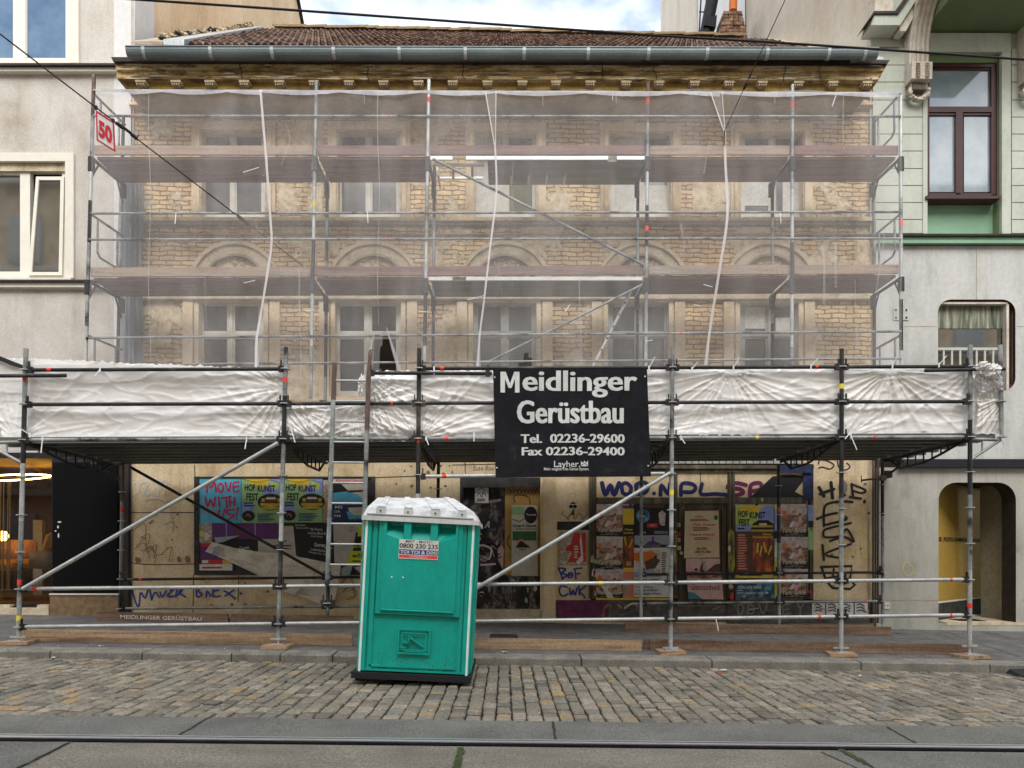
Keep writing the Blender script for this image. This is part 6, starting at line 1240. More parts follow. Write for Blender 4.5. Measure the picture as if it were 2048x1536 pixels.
mb.raw(vs, fs, None, True); ban = mb.build('scaffold_banner', 'banner_black'); tag(ban, 'black scaffolding company banner with white lettering hung on the platform rails', 'banner')
def bt(t, x0, y0, x1, y1, bold, spread=0, name='lettering'):
    vs_, fs_ = glyphs(t, bold, 0); mb = MB()
    for kk, sh in enumerate((0, -spread, spread, -spread/2, spread/2) if spread else (0,)):
      o_ = []
      for a, b in vs_:
        px_, py_ = x0+(x1-x0)*a+sh, y1+(y0-y1)*b; u = (px_-lerp(BQ[0][0], BQ[3][0], (py_-737)/216))/310.0; v = 1-(py_-737)/216.5; o_.append(P(px_, py_, DBn)+Vector((0, bdy(u, v)-.004-.0006*kk, 0)))
      mb.raw(o_, fs_)
    return mb.build(name, 'banner_ink', ban)
bt('eidlinger', 1046, 741, 1273, 795, .009, 1.4)
mb = MB(); mb.poly([(1001, 785), (1001, 743.5), (1011.5, 743.5), (1020, 767), (1028.5, 743.5), (1039, 743.5), (1039, 785), (1030, 785), (1030, 757), (1023, 776), (1017, 776), (1010, 757), (1010, 785)], DBn-.012, .003); mb.build('lettering', 'banner_ink', ban)
bt('Gerüstbau', 1035, 801, 1246, 847, .009, 1.4); bt('Tel.  02236-29600', 1042, 868, 1249, 886, .012, .7); bt('Fax 02236-29400', 1044, 894, 1249, 911, .012, .7); bt('Layher.', 1108, 922, 1160, 938, .008); bt('Mehr möglich. Das Gerüst System.', 1088, 935, 1178, 942.5, .012)
mb = MB(); Dq = DBn-.012; mb.poly([(1162, 932.5), (1162, 922), (1166, 926), (1169, 921), (1172, 926), (1176, 921), (1176, 932.5)], Dq, 0); mb.ribbon([(1163, 931), (1169, 926), (1175, 931)], 1.4, Dq-.003, 'banner_black', False); mb.build('emblem', 'banner_ink', ban)
mb = MB()
for u, v in ((.01, .92), (.985, .93), (.01, .09), (.985, .1)): mb.ell(*bq(u, v), 1.6, 1.6, Dq, 0, None, 8)
mb.build('grommet', 'banner_ink', ban)
# ================================================================== PORTABLE TOILET
AL = .046; DTt = 7.45; SP = S(DTt); O_ = P(825, 1353, DTt); RX = Vector((math.cos(AL), 0, -math.sin(AL))); UPV = Vector((math.sin(AL), 0, math.cos(AL)))
def T(u, v, d=0.0): return O_+RX*(u*SP)+UPV*(v*SP)+Vector((0, d, 0))     # u, v in photo pixels, d in metres
loo = empty('portable_toilet', T(0, -8, .6), 'turquoise portable toilet with a white roof, standing tilted on the cobbles', 'portable toilet')
def tb(mb, u0, v0, u1, v1, d0, d1, m=None, taper=0):
    a = [T(u0, v0, d0), T(u1, v0, d0), T(u1-taper, v1, d0), T(u0+taper, v1, d0)]; mb.hexa(a, [p+Vector((0, d1-d0, 0)) for p in a], m)
DW = 1.2
mb = MB(); tb(mb, -111, 8, 111, 310, .1, DW, 'loo_green'); tb(mb, -110.8, 8.2, 110.8, 262, .03, .0995, 'loo_green'); tb(mb, -110.8, 262, -72, 309, .03, .0995, 'loo_green'); tb(mb, 80, 262, 110.8, 309, .03, .0995, 'loo_green'); body = mb.build('body', 'loo_green', loo)
mb = MB()
for s in (-1, 1):
    a, b = (-111, -96) if s < 0 else (96, 111); tb(mb, a, 8, b, 310, 0, .03)
    a, b = (-92, -84) if s < 0 else (86, 93); tb(mb, a, 10, b, 308, .012, .031)
tb(mb, -95.9, 8, 95.9, 12, .01, .03); tb(mb, -88, 16, 84, 20, .012, .03); mb.build('corner_profile', 'loo_green', loo)
def frame(mb, u0, v0, u1, v1, w, d0, d1, m): tb(mb, u0, v0, u1, v0+w, d0, d1, m); tb(mb, u0, v1-w, u1, v1, d0, d1, m); tb(mb, u0, v0+w, u0+w, v1-w, d0, d1, m); tb(mb, u1-w, v0+w, u1, v1-w, d0, d1, m)
def bevelpanel(mb, u0, v0, u1, v1, w, d0, d1, m):
    """raised panel with sloping edges"""
    o = [T(u0, v0, d1), T(u1, v0, d1), T(u1, v1, d1), T(u0, v1, d1)]; i = [T(u0+w, v0+w, d0), T(u1-w, v0+w, d0), T(u1-w, v1-w, d0), T(u0+w, v1-w, d0)]
    mb.face(i, m)
    for k in range(4): mb.face([o[k], o[(k+1) % 4], i[(k+1) % 4], i[k]], m)
mb = MB(); bevelpanel(mb, -83, 118, 89, 262, 4, -.012, .03, 'loo_panel'); bevelpanel(mb, -71, 130, 77, 263, 3, -.028, -.011, 'loo_panel'); tb(mb, -80, 122, -70.5, 307, -.0125, .03, 'loo_panel'); tb(mb, 77.5, 122, 86, 307, -.0125, .03, 'loo_panel'); bevelpanel(mb, -70, 127.5, 76, 133, 2, -.04, -.02, 'loo_panel'); mb.build('back_panel', 'loo_panel', loo)
mb = MB()      # scooped vent pockets under the eave, with ribs between
for (u0, u1, v0a, v0b) in ((-66, -31, 280, 268), (-17, 22, 266, 266), (36, 73, 267, 279)):
    l0, l1 = T(u0, v0a, -.028), T(u1, v0b, -.028); h0, h1 = T(u0+3, 298, .095), T(u1-3, 298, .095); t0, t1_ = T(u0+3, 309, .095), T(u1-3, 309, .095)
    mb.face([l0, l1, h1, h0]); mb.face([h0, h1, t1_, t0]); mb.face([T(u0, 260, -.028), T(u1, 260, -.028), l1, l0])
    mb.face([l0, h0, t0, T(u0, 309, -.028)]); mb.face([h1, l1, T(u1, 309, -.028), t1_])
mb.build('vent_pocket', 'loo_panel', loo)
for u, w0, w1 in ((-70, 0, 5), (-24, -7, 7), (29, -7, 7), (77, -5, 0)):
    mb = MB(); tb(mb, u+w0, 260 if abs(u) < 60 else 134, u+w1, 308, -.03 if abs(u) < 60 else -.0285, .03); mb.build('vent_rib', 'loo_panel', loo)
for s in (-1, 1): mb = MB(); tb(mb, s*106-2, 6, s*106+2.5, 309, -.006, .0); mb.build('white_trim', 'loo_trim', loo)
mb = MB(); tb(mb, 111, 20, 113, 306, .9, .96, 'loo_trim'); tb(mb, 111.2, 8, 114, 306, .1, .35, 'loo_green'); tb(mb, 111.2, 8, 114, 306, .5, .8, 'loo_green'); mb.build('side_rib', 'loo_green', loo)
mb = MB(); frame(mb, -33, 44, 32, 95, 3, -.006, .012, 'loo_panel'); frame(mb, -25, 52, 24, 87, 2, -.008, .0, 'loo_panel')
mb.hexa([T(-12, 78, -.012), T(-9, 80, -.012), T(18, 62, -.012), T(17, 59, -.012)], [T(-12, 78, .01), T(-9, 80, .01), T(18, 62, .01), T(17, 59, .01)], 'loo_panel'); tb(mb, -24, 66, -8, 69, -.012, .01, 'loo_panel'); tb(mb, -28, 56, -16, 58.5, -.012, .01, 'loo_panel'); tb(mb, -20, 49, 20, 51, -.012, .01, 'loo_panel'); mb.hexa([T(-13, 80, -.012), T(-10, 80, -.012), T(-9, 68, -.012), T(-12, 66, -.012)], [T(-13, 80, .01), T(-10, 80, .01), T(-9, 68, .01), T(-12, 66, .01)], 'loo_panel'); mb.build('embossed_emblem', 'loo_panel', loo)
mb = MB(); tb(mb, -120, -7, 116, 5, -.04, DW+.05); 
for u in (-104, -60, 60, 88): tb(mb, u-9, -13, u+9, -7.2, .0, .15); tb(mb, u-9, -13, u+9, -7.2, .9, 1.1)
mb.build('skid_base', 'rubber', loo)
# sticker with its lettering
st = MB(); tb(st, -39, 233, 39, 271, -.0345, -.030, 'p_white'); sto = st.build('sticker', 'p_white', loo)
def tt(t, u0, v0, u1, v1, d, m, bold, mb): vs_, fs_ = glyphs(t, bold, 0); mb.raw([T(lerp(u0, u1, a), lerp(v0, v1, b), d) for a, b in vs_], fs_, m)
mb = MB(); tt('MIET - MICH !', -26, 265, 26, 270, -.0355, 'paint_black', .005, mb); tt('0800 230 235', -38, 254, 38, 263.5, -.0355, 'paint_black', .022, mb)
tb(mb, -38, 242, 38, 251.5, -.0358, -.0346, 'blue_paint'); tt('TOI TOI & DIXI', -36, 243.2, 36, 250, -.037, 'p_white', .03, mb); tb(mb, -38, 235, 38, 240.5, -.0358, -.0346, 'red_band'); tt('ÖSTERREICH', -18, 236.2, 18, 239.8, -.037, 'p_white', .01, mb); mb.build('sticker_print', 'paint_black', sto)
mb = MB()
for u in (-52, -30): mb.raw([T(u, 196, -.03), T(u+4, 195, -.03), T(u+2, 193.5, -.035), T(u+2, 198, -.034)], [(0, 2, 3), (1, 2, 3)], 'loo_trim')
mb.build('mould_mark', 'loo_trim', loo)
rl_ = random.Random(4); mb = MB()      # scuffs on the panels and dried splashes near the skid
for k in range(22):
    u, v = rl_.uniform(-66, 70), rl_.uniform(135, 250) if k % 2 else rl_.uniform(22, 110); l_, a_ = rl_.uniform(3, 16), rl_.uniform(-.7, .7)
    if abs(u) < 44 and v > 225 or (abs(u) < 40 and 38 < v < 100): continue
    d_ = -.0288 if v > 125 else .0285; mb.raw([T(u, v, d_), T(u+l_*math.cos(a_), v+l_*math.sin(a_), d_), T(u+l_*math.cos(a_), v+l_*math.sin(a_)+.7, d_), T(u, v+.5, d_)], [(0, 1, 2, 3)], 'loo_scuff')
mb.build('scuff_mark', 'loo_scuff', loo); mb = MB()
for k in range(150):
    u = rl_.uniform(-82, 82); v = 13+rl_.expovariate(.12)
    if v > 60 or (abs(u) < 38 and v > 40): continue
    r_ = rl_.uniform(.25, 1.1); mb.raw([T(u+r_*math.cos(j*1.05), v+r_*1.5*math.sin(j*1.05), .0287-.00002*k) for j in range(6)], [tuple(range(6))], 'loo_dirt')
mb.build('mud_splash', 'loo_dirt', loo)
# roof: lip, slope, ribs and vent blocks
rf = MB(); lipb, lipt = 308, 315
def rp(u, v, d): return T(u, v, d)
def slab(pts0, pts1, m): rf.hexa(pts0, pts1, m)
tb(rf, -115, 306, 117, 315, -.05, DW+.06, 'loo_white')
f0 = [T(-113, 315.2, -.045), T(114, 315.2, -.045)]; f1 = [T(-106, 332, -.01), T(106, 332, -.01)]
pl = [P(756, 995, DTt+.5), P(907, 996.5, DTt+.5)]; pr_ = [pl[0]+Vector((0, .3, .0)), pl[1]+Vector((0, .3, 0))]
b1 = [T(-106, 332, DW+.0), T(106, 332, DW+.0)]; b0 = [T(-113, 315.2, DW+.05), T(114, 315.2, DW+.05)]
for q in ([f0[0], f0[1], f1[1], f1[0]], [f1[0], f1[1], pl[1], pl[0]], [pl[0], pl[1], pr_[1], pr_[0]], [pr_[0], pr_[1], b1[1], b1[0]], [b1[0], b1[1], b0[1], b0[0]], [b0[0], f0[0], f1[0], b1[0]], [f0[1], b0[1], b1[1], f1[1]]): rf.face(q, 'loo_roof')
rf.face([b1[0], f1[0], pl[0], pr_[0]], 'loo_roof'); rf.face([f1[1], b1[1], pr_[1], pl[1]], 'loo_roof')
roof_o = rf.build('roof', 'loo_roof', loo)
rb_ = MB()
for u in (-78, -24, 30, 83):
    a0, a1 = T(u-8, 333, -.012), T(u+8, 333, -.012); t0 = pl[0].lerp(pl[1], (u+98)/208); t1 = pl[0].lerp(pl[1], (u+112)/208); up = Vector((0, -.006, .011))
    rb_.hexa([a0, a1, a1+up, a0+up], [t0, t1, t1+up, t0+up], 'loo_roof')
rb_.build('roof_rib', 'loo_roof', roof_o)
mb = MB()
for u in (-78, -24, 30, 83): tb(mb, u-9, 318, u+9, 332, -.055, .0, 'loo_white'); tb(mb, u-1.6, 324, u+1.6, 327, -.067, -.064, 'paint_black')
tb(mb, -105, 318, 106, 320, -.056, -.02, 'loo_white'); mb.build('vent_block', 'loo_white', roof_o)

# ================================================================== POSTERS
def quadmap(q): # q: tl tr br bl -> f(u, v) with v down
    return lambda u, v: tuple(lerp(lerp(q[0][k], q[1][k], u), lerp(q[3][k], q[2][k], u), v) for k in (0, 1))
PN = 0
def poster(box, layers, label, base='p_white', group=None, D=None, name='poster', cat='poster', tilt=0, par=None):
    global PN; PN += 1; D = (DF-.062 if D is None else D)-.0004*(PN % 8)
    if len(box) == 4 and not isinstance(box[0], tuple): x0, y0, x1, y1 = box; q = [(x0, y0+tilt), (x1, y0), (x1, y1), (x0, y1+tilt)]
    else: q = list(box)
    f = quadmap(q); mb = MB(); mb.poly(q, D, .004, base); pr = MB()
    for k, l in enumerate(layers):
        d = D-.0009-.0007*k; t = l[0]
        if t == 'r': pr.poly([f(l[2], l[3]), f(l[4], l[3]), f(l[4], l[5]), f(l[2], l[5])], d, 0, l[1])
        elif t == 'p': pr.poly([f(*p) for p in l[2]], d, 0, l[1])
        elif t == 'e': pr.poly([f(l[2]+l[4]*math.cos(a*math.pi/9), l[3]+l[5]*math.sin(a*math.pi/9)) for a in range(18)], d, 0, l[1])
        elif t == 't': pr.text(l[2], 0, 0, 1, 1, d, l[1], l[7] if len(l) > 7 else .02, l[8] if len(l) > 8 else 0, lambda u, v, l=l: f(lerp(l[3], l[5], u), lerp(l[6], l[4], v)))
        elif t == 'l': # lines of small print
            rdl = random.Random(k*7+PN); n = l[6]
            for i in range(n): y = lerp(l[3], l[5], (i+.5)/n); h = (l[5]-l[3])/n*.28; pr.poly([f(l[2], y-h), f(lerp(l[2], l[4], rdl.uniform(.55, 1)), y-h), f(lerp(l[2], l[4], rdl.uniform(.55, 1)), y+h), f(l[2], y+h)], d, 0, l[1])
        elif t == 's': pr.ribbon([f(*p) for p in l[2]], l[3], d, l[1])
    o = mb.build(name, base, par)
    if pr.v: pr.build('print', base, o)
    if par is None: tag(o, label, cat, group)
    return o
HK = [('r', 'p_peri', .55, 0, 1, .35), ('p', 'p_yellow', [(.1, 0), (.75, 0), (.6, .22), (.2, .1)]), ('p', 'p_lime', [(.7, .05), (.95, .1), (.9, .28), (.75, .2)]), ('r', 'p_peri', 0, .55, .3, .78), ('p', 'p_green', [(.3, .3), (1, .45), (1, 1), (.3, 1)]), ('r', 'p_green', 0, .3, .35, .5), ('t', 'p_black', 'HOF', .08, .13, .34, .28, .03), ('t', 'p_black', 'KUNST', .4, .15, .84, .3, .025), ('t', 'p_black', 'FEST', .12, .33, .42, .5, .03),
      ('l', 'p_navy', .06, .52, .38, .64, 2), ('e', 'p_black', .73, .53, .33, .19), ('r', 'p_taxi', .5, .45, .98, .52), ('r', 'p_taxi', .47, .55, 1.0, .62), ('e', 'p_taxi', .72, .66, .24, .04), ('r', 'p_brown', .58, .46, .9, .56), ('r', 'p_cream', .62, .42, .85, .47), ('e', 'p_black', .17, .84, .16, .12), ('s', 'p_coral', [(.12, .84), (.17, .8), (.22, .87)], 1.6), ('l', 'p_navy', .4, .78, .9, .97, 6), ('s', 'p_black', [(.05, .02), (.4, .08), (.7, .03), (1, .12)], .8)]
G_ = 'posters pasted on the shuttered shop'
poster((399, 957, 482, 1051), [('s', 'p_crimson', [(.18, .3), (.2, .08), (.28, .2), (.36, .07), (.4, .28)], 4), ('s', 'p_crimson', [(.5, .1), (.44, .2), (.52, .3), (.58, .18), (.5, .1)], 3.6), ('s', 'p_crimson', [(.62, .09), (.7, .28), (.76, .08)], 3.6), ('s', 'p_crimson', [(.95, .07), (.82, .1), (.83, .28), (.96, .26)], 3.4), ('s', 'p_crimson', [(.82, .18), (.94, .16)], 3), ('s', 'p_crimson', [(.14, .4), (.2, .6), (.26, .45), (.34, .6), (.38, .4)], 3.8), ('s', 'p_crimson', [(.46, .4), (.48, .6)], 3.6), ('s', 'p_crimson', [(.54, .42), (.76, .38)], 3.4), ('s', 'p_crimson', [(.64, .4), (.66, .62)], 3.4),
       ('s', 'p_crimson', [(.72, .42), (.74, .6)], 3.2), ('s', 'p_crimson', [(.84, .4), (.84, .58)], 3.2), ('s', 'p_crimson', [(.72, .5), (.86, .49)], 3), ('s', 'p_coral', [(.1, .68), (.2, .72), (.3, .68), (.4, .74)], 3), ('s', 'p_crimson', [(.48, .66), (.44, .82), (.56, .8), (.6, .66)], 3.4), ('s', 'p_crimson', [(.84, .66), (.66, .68), (.68, .76), (.84, .78), (.68, .88)], 3.4), ('s', 'p_crimson', [(.92, .62), (.9, .78)], 3.2), ('s', 'p_crimson', [(.89, .86), (.9, .87)], 3.4)], 'light blue poster reading MOVE WITH US in red brush letters', 'p_blue', G_)
poster((483, 957, 563, 1046), HK, 'green HOFKUNST FEST poster next to the light blue one', 'p_green', G_); poster((565, 957, 645, 1045), HK, 'green HOFKUNST FEST poster behind the post, nearer the ladder', 'p_green', G_)
poster((646, 960, 664, 1045), [('r', 'p_torn', 0, 0, 1, .5), ('r', 'p_ochre', .1, .5, 1, .8)], 'narrow strip of torn brown paper left of the ladder', 'p_torn', G_)
poster((664, 957, 735, 1043), [('r', 'p_pink', .1, .02, .95, .14), ('t', 'p_red', 'Kikeriki  kunst', .12, .02, .9, .07, .01), ('p', 'p_black', [(0, .08), (.25, .12), (.45, .28), (.95, .26), (.95, .3), (.3, .34), (0, .35)]), ('p', 'p_blue', [(0, .34), (.4, .3), (.75, .38), (.95, .56), (0, .6)]), ('r', 'p_navy', 0, .6, .98, 1), ('p', 'p_blue', [(.4, .78), (.7, .7), (.9, .86), (.5, .95)]), ('p', 'p_cream', [(.45, .68), (.95, .66), (.9, .86), (.6, .84), (.48, .76)]), ('t', 'p_white', 'MS', .08, .63, .3, .7), ('t', 'p_white', 'OR', .06, .74, .24, .8), ('t', 'p_white', 'PM', .06, .84, .24, .9), ('t', 'p_blue', 'COM', .45, .87, .85, .95, .03)], 'dark blue and white poster with torn figure behind the ladder rungs', 'p_cream', G_)
# the billboard frame they are pasted on
bb = empty('poster_board', P(570, 1150, DF-.06), 'dark wooden poster frame fixed to the left ground floor wall', 'poster board')
MB().box(390, 955, 748, 1148, DF-.05, DF-.033).build('backing', 'shop_dark', bb); mb = MB(); mb.box(388, 953, 398, 1150, DF-.075, DF-.0505); mb.box(742, 953, 750, 1150, DF-.075, DF-.0505); mb.box(398.2, 953, 741.8, 956.5, DF-.075, DF-.0505); mb.box(398.2, 1143, 741.8, 1150, DF-.075, DF-.0505); mb.build('frame', 'shop_dark', bb)
poster((419, 1046, 560, 1078), [('r', 'p_brown', .4, 0, .44, 1), ('r', 'p_peri', .23, 0, .245, 1), ('r', 'p_peri', .64, 0, .655, 1)], 'dark purple torn poster strip under the green posters', 'p_purple', G_)
poster((397, 1047, 424, 1086), [('p', 'p_torn', [(0, .1), (1, 0), (.9, .9), (.1, .8)]), ('e', 'p_neon', .15, .5, .14, .14), ('p', 'p_cream', [(.5, .4), (.9, .6), (.6, .9), (.4, .7)])], 'scrap of torn many-coloured paper at the left frame edge', 'p_torn', G_)
poster((397, 1084, 466, 1141), [('p', 'p_purple', [(.1, .15), (1, .3), (1, .7), (.1, .62)]), ('r', 'p_red', .06, .0, .5, .16), ('r', 'p_red', .1, .62, .9, .76), ('p', 'p_yellow', [(.7, .62), (.95, .7), (.95, .78), (.7, .78)]), ('r', 'p_white', .02, .78, .98, 1), ('r', 'p_white', .1, .64, .28, .74), ('l', 'p_red', .1, .84, .9, .96, 1)], 'purple and red poster with a white sponsor strip at the lower left of the frame', 'p_purple', G_)
poster((422, 1064, 520, 1106), [('t', 'p_white', 'Quartett', .58, .62, .78, .78, .01), ('l', 'p_white', .62, .8, .9, .96, 2)], 'black concert poster partly behind the hanging torn paper', 'p_black', G_, tilt=8)
poster((516, 1052, 593, 1120), [('l', 'p_torn', .35, .02, .85, .28, 4), ('t', 'p_black', 'Quartett', .5, .4, .75, .48, .02), ('l', 'p_brown', .42, .54, .92, .7, 2)], 'pale sheet with faint print between two black posters', 'p_beige', G_)
poster([(586, 1046), (655, 1043), (654, 1124), (592, 1110)], [('t', 'p_white', 'The Lewes', .05, .04, .35, .1, .0), ('t', 'p_white', 'Kenny Landes', .08, .13, .45, .19, .0), ('t', 'p_white', 'Mit Thomas', .5, .16, .85, .23, .0), ('t', 'p_white', 'Andreas Bloch &', .42, .26, .95, .33, .0), ('t', 'p_white', 'Simon Kampl', .5, .35, .85, .42, .0), ('t', 'p_white', 'Quartett', .6, .55, .95, .66, .02, .3), ('t', 'p_white', 'Lutherkirche', .5, .7, .95, .77, .0), ('t', 'p_white', 'Clausgasse 23, 1180', .42, .8, .98, .86, .0)], 'black concert poster with white lines of text left of the ladder', 'p_black', G_)
poster([(657, 1050), (735, 1048), (735, 1130), (660, 1128)], [('r', 'p_black', 0, 0, .12, 1), ('p', 'p_black', [(.7, .2), (1, .2), (1, .95), (.55, .95)]), ('p', 'p_neon', [(.78, 0), (1, 0), (1, .3), (.74, .3)]), ('p', 'p_neon', [(.56, .66), (1, .66), (1, .98), (.44, .98)]), ('t', 'p_black', 'echre', .6, .72, 1.0, .82, .03), ('t', 'p_neon', 'Open Air Wien', .6, .52, 1.0, .6, .01), ('l', 'p_black', .6, .88, .95, .94, 1), ('l', 'p_torn', .5, .05, .7, .2, 3)], 'yellow and black torn poster ending in the letters echre beside the toilet', 'p_beige', G_)
# big torn sheet of posters peeling off and hanging over the frame
mb = MB(); tor = [(411, 1103), (424, 1084), (440, 1088), (470, 1096), (515, 1103), (557, 1107), (592, 1113), (620, 1118), (649, 1124), (682, 1130), (680, 1151), (678, 1163), (667, 1211), (645, 1212), (618, 1200), (590, 1188), (575, 1186), (553, 1172), (532, 1160), (515, 1150), (470, 1128), (432, 1112)]
ctr = (560, 1140); vs = []; rings = 7; nn = len(tor)
for r in range(rings+1):
    for i in range(nn):
        x = lerp(ctr[0], tor[i][0], r/rings); y = lerp(ctr[1], tor[i][1], r/rings); d = .05*mnoise.noise(Vector((x*.02, y*.05, 2)))+.03*mnoise.noise(Vector((x*.06, y*.09, 7)))+.04*(1-r/rings); vs.append(P(x, y, DF-.12)+Vector((0, -d, 0)))
fs = [(r*nn+i, r*nn+(i+1) % nn, (r+1)*nn+(i+1) % nn, (r+1)*nn+i) for r in range(1, rings) for i in range(nn)]+[tuple(range(nn, 2*nn))]
mb.raw(vs, fs, None, False); grunge('torn_back', [(.25, (.5, .44, .35)), (.5, (.66, .6, .5)), (.75, (.76, .71, .62))], 5, .85, .5, stretch=(1, 1, 2), fine=.2)
tp = mb.build('torn_paper', 'torn_back'); tag(tp, 'large greyish sheet of peeled posters hanging down over the lower frame edge', 'paper')
mb = MB(); mb.poly([(428, 1094), (440, 1090), (436, 1113), (424, 1108)], DF-.175, .003, 'p_greyb'); mb.poly([(428, 1075), (480, 1071), (446, 1084), (432, 1086)], DF-.14, .004, 'p_greyb'); mb.poly([(568, 1183), (600, 1177), (588, 1190)], DF-.19, .003, 'p_white'); mb.poly([(683, 1136), (706, 1128), (700, 1150), (682, 1152)], DF-.14, .003, 'p_greyb'); mb.poly([(708, 1135), (722, 1132), (720, 1146)], DF-.15, .003, 'p_pink')
mb.ribbon([(532, 1158), (549, 1125)], 1, DF-.2, 'p_torn'); mb.ribbon([(600, 1188), (620, 1160), (645, 1122)], 1, DF-.2, 'p_torn'); mb.build('fold', 'p_greyb', tp)
# doorway
poster((950, 973, 977, 1006), [('s', 'p_black', [(.2, .2), (.5, .1), (.8, .25)], 1.5), ('s', 'p_black', [(.15, .6), (.3, .4), (.5, .65), (.6, .35), (.85, .6)], 1.5), ('l', 'p_black', .15, .72, .85, .92, 2)], 'small white sticker with a black scrawl on the dark door', 'p_white', None, DF+.04, 'sticker', 'sticker')
poster((1023, 1010, 1075, 1152), [('r', 'p_beige', 0, .5, 1, 1), ('r', 'p_green', .0, .02, .48, .14), ('e', 'p_black', .74, .14, .25, .12), ('t', 'p_white', 'Tunnel', .56, .12, .94, .15), ('s', 'p_black', [(.05, .2), (.3, .23), (.5, .19)], 1.5), ('t', 'p_black', 'Guard Gasse', .04, .27, .96, .31, .03), ('t', 'p_black', '+ kleine auswahl', .04, .32, .96, .35, .0), ('r', 'p_dgreen', .04, .37, .96, .5), ('e', 'p_coral', .36, .53, .16, .05), ('p', 'p_black', [(.15, .6), (.36, .5), (.75, .6)]), ('t', 'p_brown', 'FAPY', .3, .61, .6, .64)], 'tall pale poster with green top and a black tunnel arch on the ochre boarding', 'p_cream', G_, DF+.03)
poster((1119, 1063, 1172, 1131), [('p', 'p_red', [(.55, .04), (1, .04), (1, .9), (.82, .9), (.3, .9), (.5, .6), (.2, .55), (.45, .3)]), ('p', 'p_white', [(.8, .02), (.86, .4), (.9, .85), (.7, .98), (.62, .9), (.82, .7), (.76, .3)]), ('p', 'p_torn', [(0, .1), (.35, .05), (.45, .35), (.2, .5), (.1, .9), (0, .9)]), ('l', 'p_cream', .55, .4, .72, .8, 5)], 'red and white half torn poster between pilaster and shopfront', 'p_torn', G_)
# shopfront
YS = [('r', 'p_photo', 0, .3, 1, .78), ('r', 'p_photo_hi', 0, 0, 1, .34), ('r', 'p_orange', .04, .2, .2, .34), ('r', 'p_coral', .4, .2, .52, .3), ('p', 'p_pink', [(.3, .66), (.45, .5), (.62, .56), (.68, .36), (.76, .36), (.76, .58), (.6, .66), (.4, .7)]), ('e', 'p_brown', .7, .33, .045, .04), ('p', 'p_white', [(.3, .7), (.42, .52), (.5, .56), (.4, .72)]), ('r', 'p_black', 0, .84, 1, 1), ('t', 'p_cream', 'Yami Safdie', .07, .72, .93, .88, .015, .35), ('t', 'p_cream', 'LIVE 2026', .35, .9, .65, .925, .0), ('t', 'p_cream', 'WIEN  SIMM CITY  HALLE', .15, .94, .85, .965, .0)]
GY = 'brown concert posters in stacks of three'
yl = ['topmost brown concert poster with cursive title in the left stack of three', 'middle brown concert poster with cursive title in the left stack of three', 'lowest brown concert poster with cursive title in the left stack, corner peeled']
for k, (y0, y1) in enumerate(((1008, 1072), (1073.5, 1137.5), (1139.5, 1196))): poster((1193, y0, 1245.5, y1), YS+([('p', 'p_white', [(.15, .5), (.35, .6), (.7, 1.04), (.45, 1.06)])] if k == 2 else []), yl[k], 'p_photo', GY)
yl = ['topmost brown concert poster in the right stack beside the frame', 'middle brown concert poster in the right stack beside the frame', 'lowest brown concert poster in the right stack beside the frame']
for k, (y0, y1) in enumerate(((1008, 1073), (1074, 1135.5), (1138, 1196))): poster((1562, y0, 1616, y1), YS, yl[k], 'p_photo', GY)
poster((1246, 1011, 1268, 1072), [('r', 'p_purple', 0, 0, 1, .1), ('r', 'p_black', 0, .62, 1, 1), ('t', 'p_yellow', 'Wiener', .15, .75, .9, .82), ('t', 'p_yellow', 'Klavierfestival', .05, .86, .95, .93)], 'narrow yellow and black poster strip right of the left brown stack', 'p_yellow', G_)
poster((1246, 1073, 1268, 1135), [('p', 'p_taxi', [(.05, .02), (.2, 0), (.38, .28), (.25, .3)]), ('p', 'p_taxi', [(.78, .08), (.95, .1), (.65, .36), (.5, .34)]), ('r', 'p_ochre', .3, .8, .75, .95)], 'narrow dark red poster strip with yellow bars between brown posters', 'p_fire', G_)
poster((1246, 1135.5, 1268, 1196), [('r', 'p_yellow', 0, 0, .95, .13), ('r', 'p_white', 0, .4, .95, .5), ('r', 'p_torn', 0, .55, .4, .95)], 'narrow coral poster strip below the dark red one', 'p_coral', G_)
poster((1269, 1008, 1338, 1070), [('r', 'p_brown', .2, .02, .85, .12), ('e', 'p_bluephoto', .25, .38, .2, .22), ('p', 'p_photo_hi', [(.72, .6), (.7, .3), (.8, .2), (.9, .3), (.88, .7), (.78, .7)]), ('r', 'p_red', .36, .62, .68, .76), ('t', 'p_pink', 'LIVE', .44, .66, .6, .72), ('t', 'p_greyb', 'EA', .2, .87, .34, .96, .02), ('t', 'p_greyb', 'BIBIZA', .58, .87, .98, .96, .02)], 'black concert poster reading BIBIZA with a small red label', 'p_black', G_)
poster((1269, 1071, 1338, 1095), [('p', 'p_purple', [(.3, .75), (.42, .5), (.5, .45), (.5, .1), (.56, .1), (.56, .45), (.7, .6), (.8, .75)]), ('r', 'p_black', 0, .76, 1, 1), ('t', 'p_greyb', 'LUKAS SENGER', .3, .8, .75, .93)], 'wide pinkish strip with a dark monument silhouette', 'p_greyb', G_)
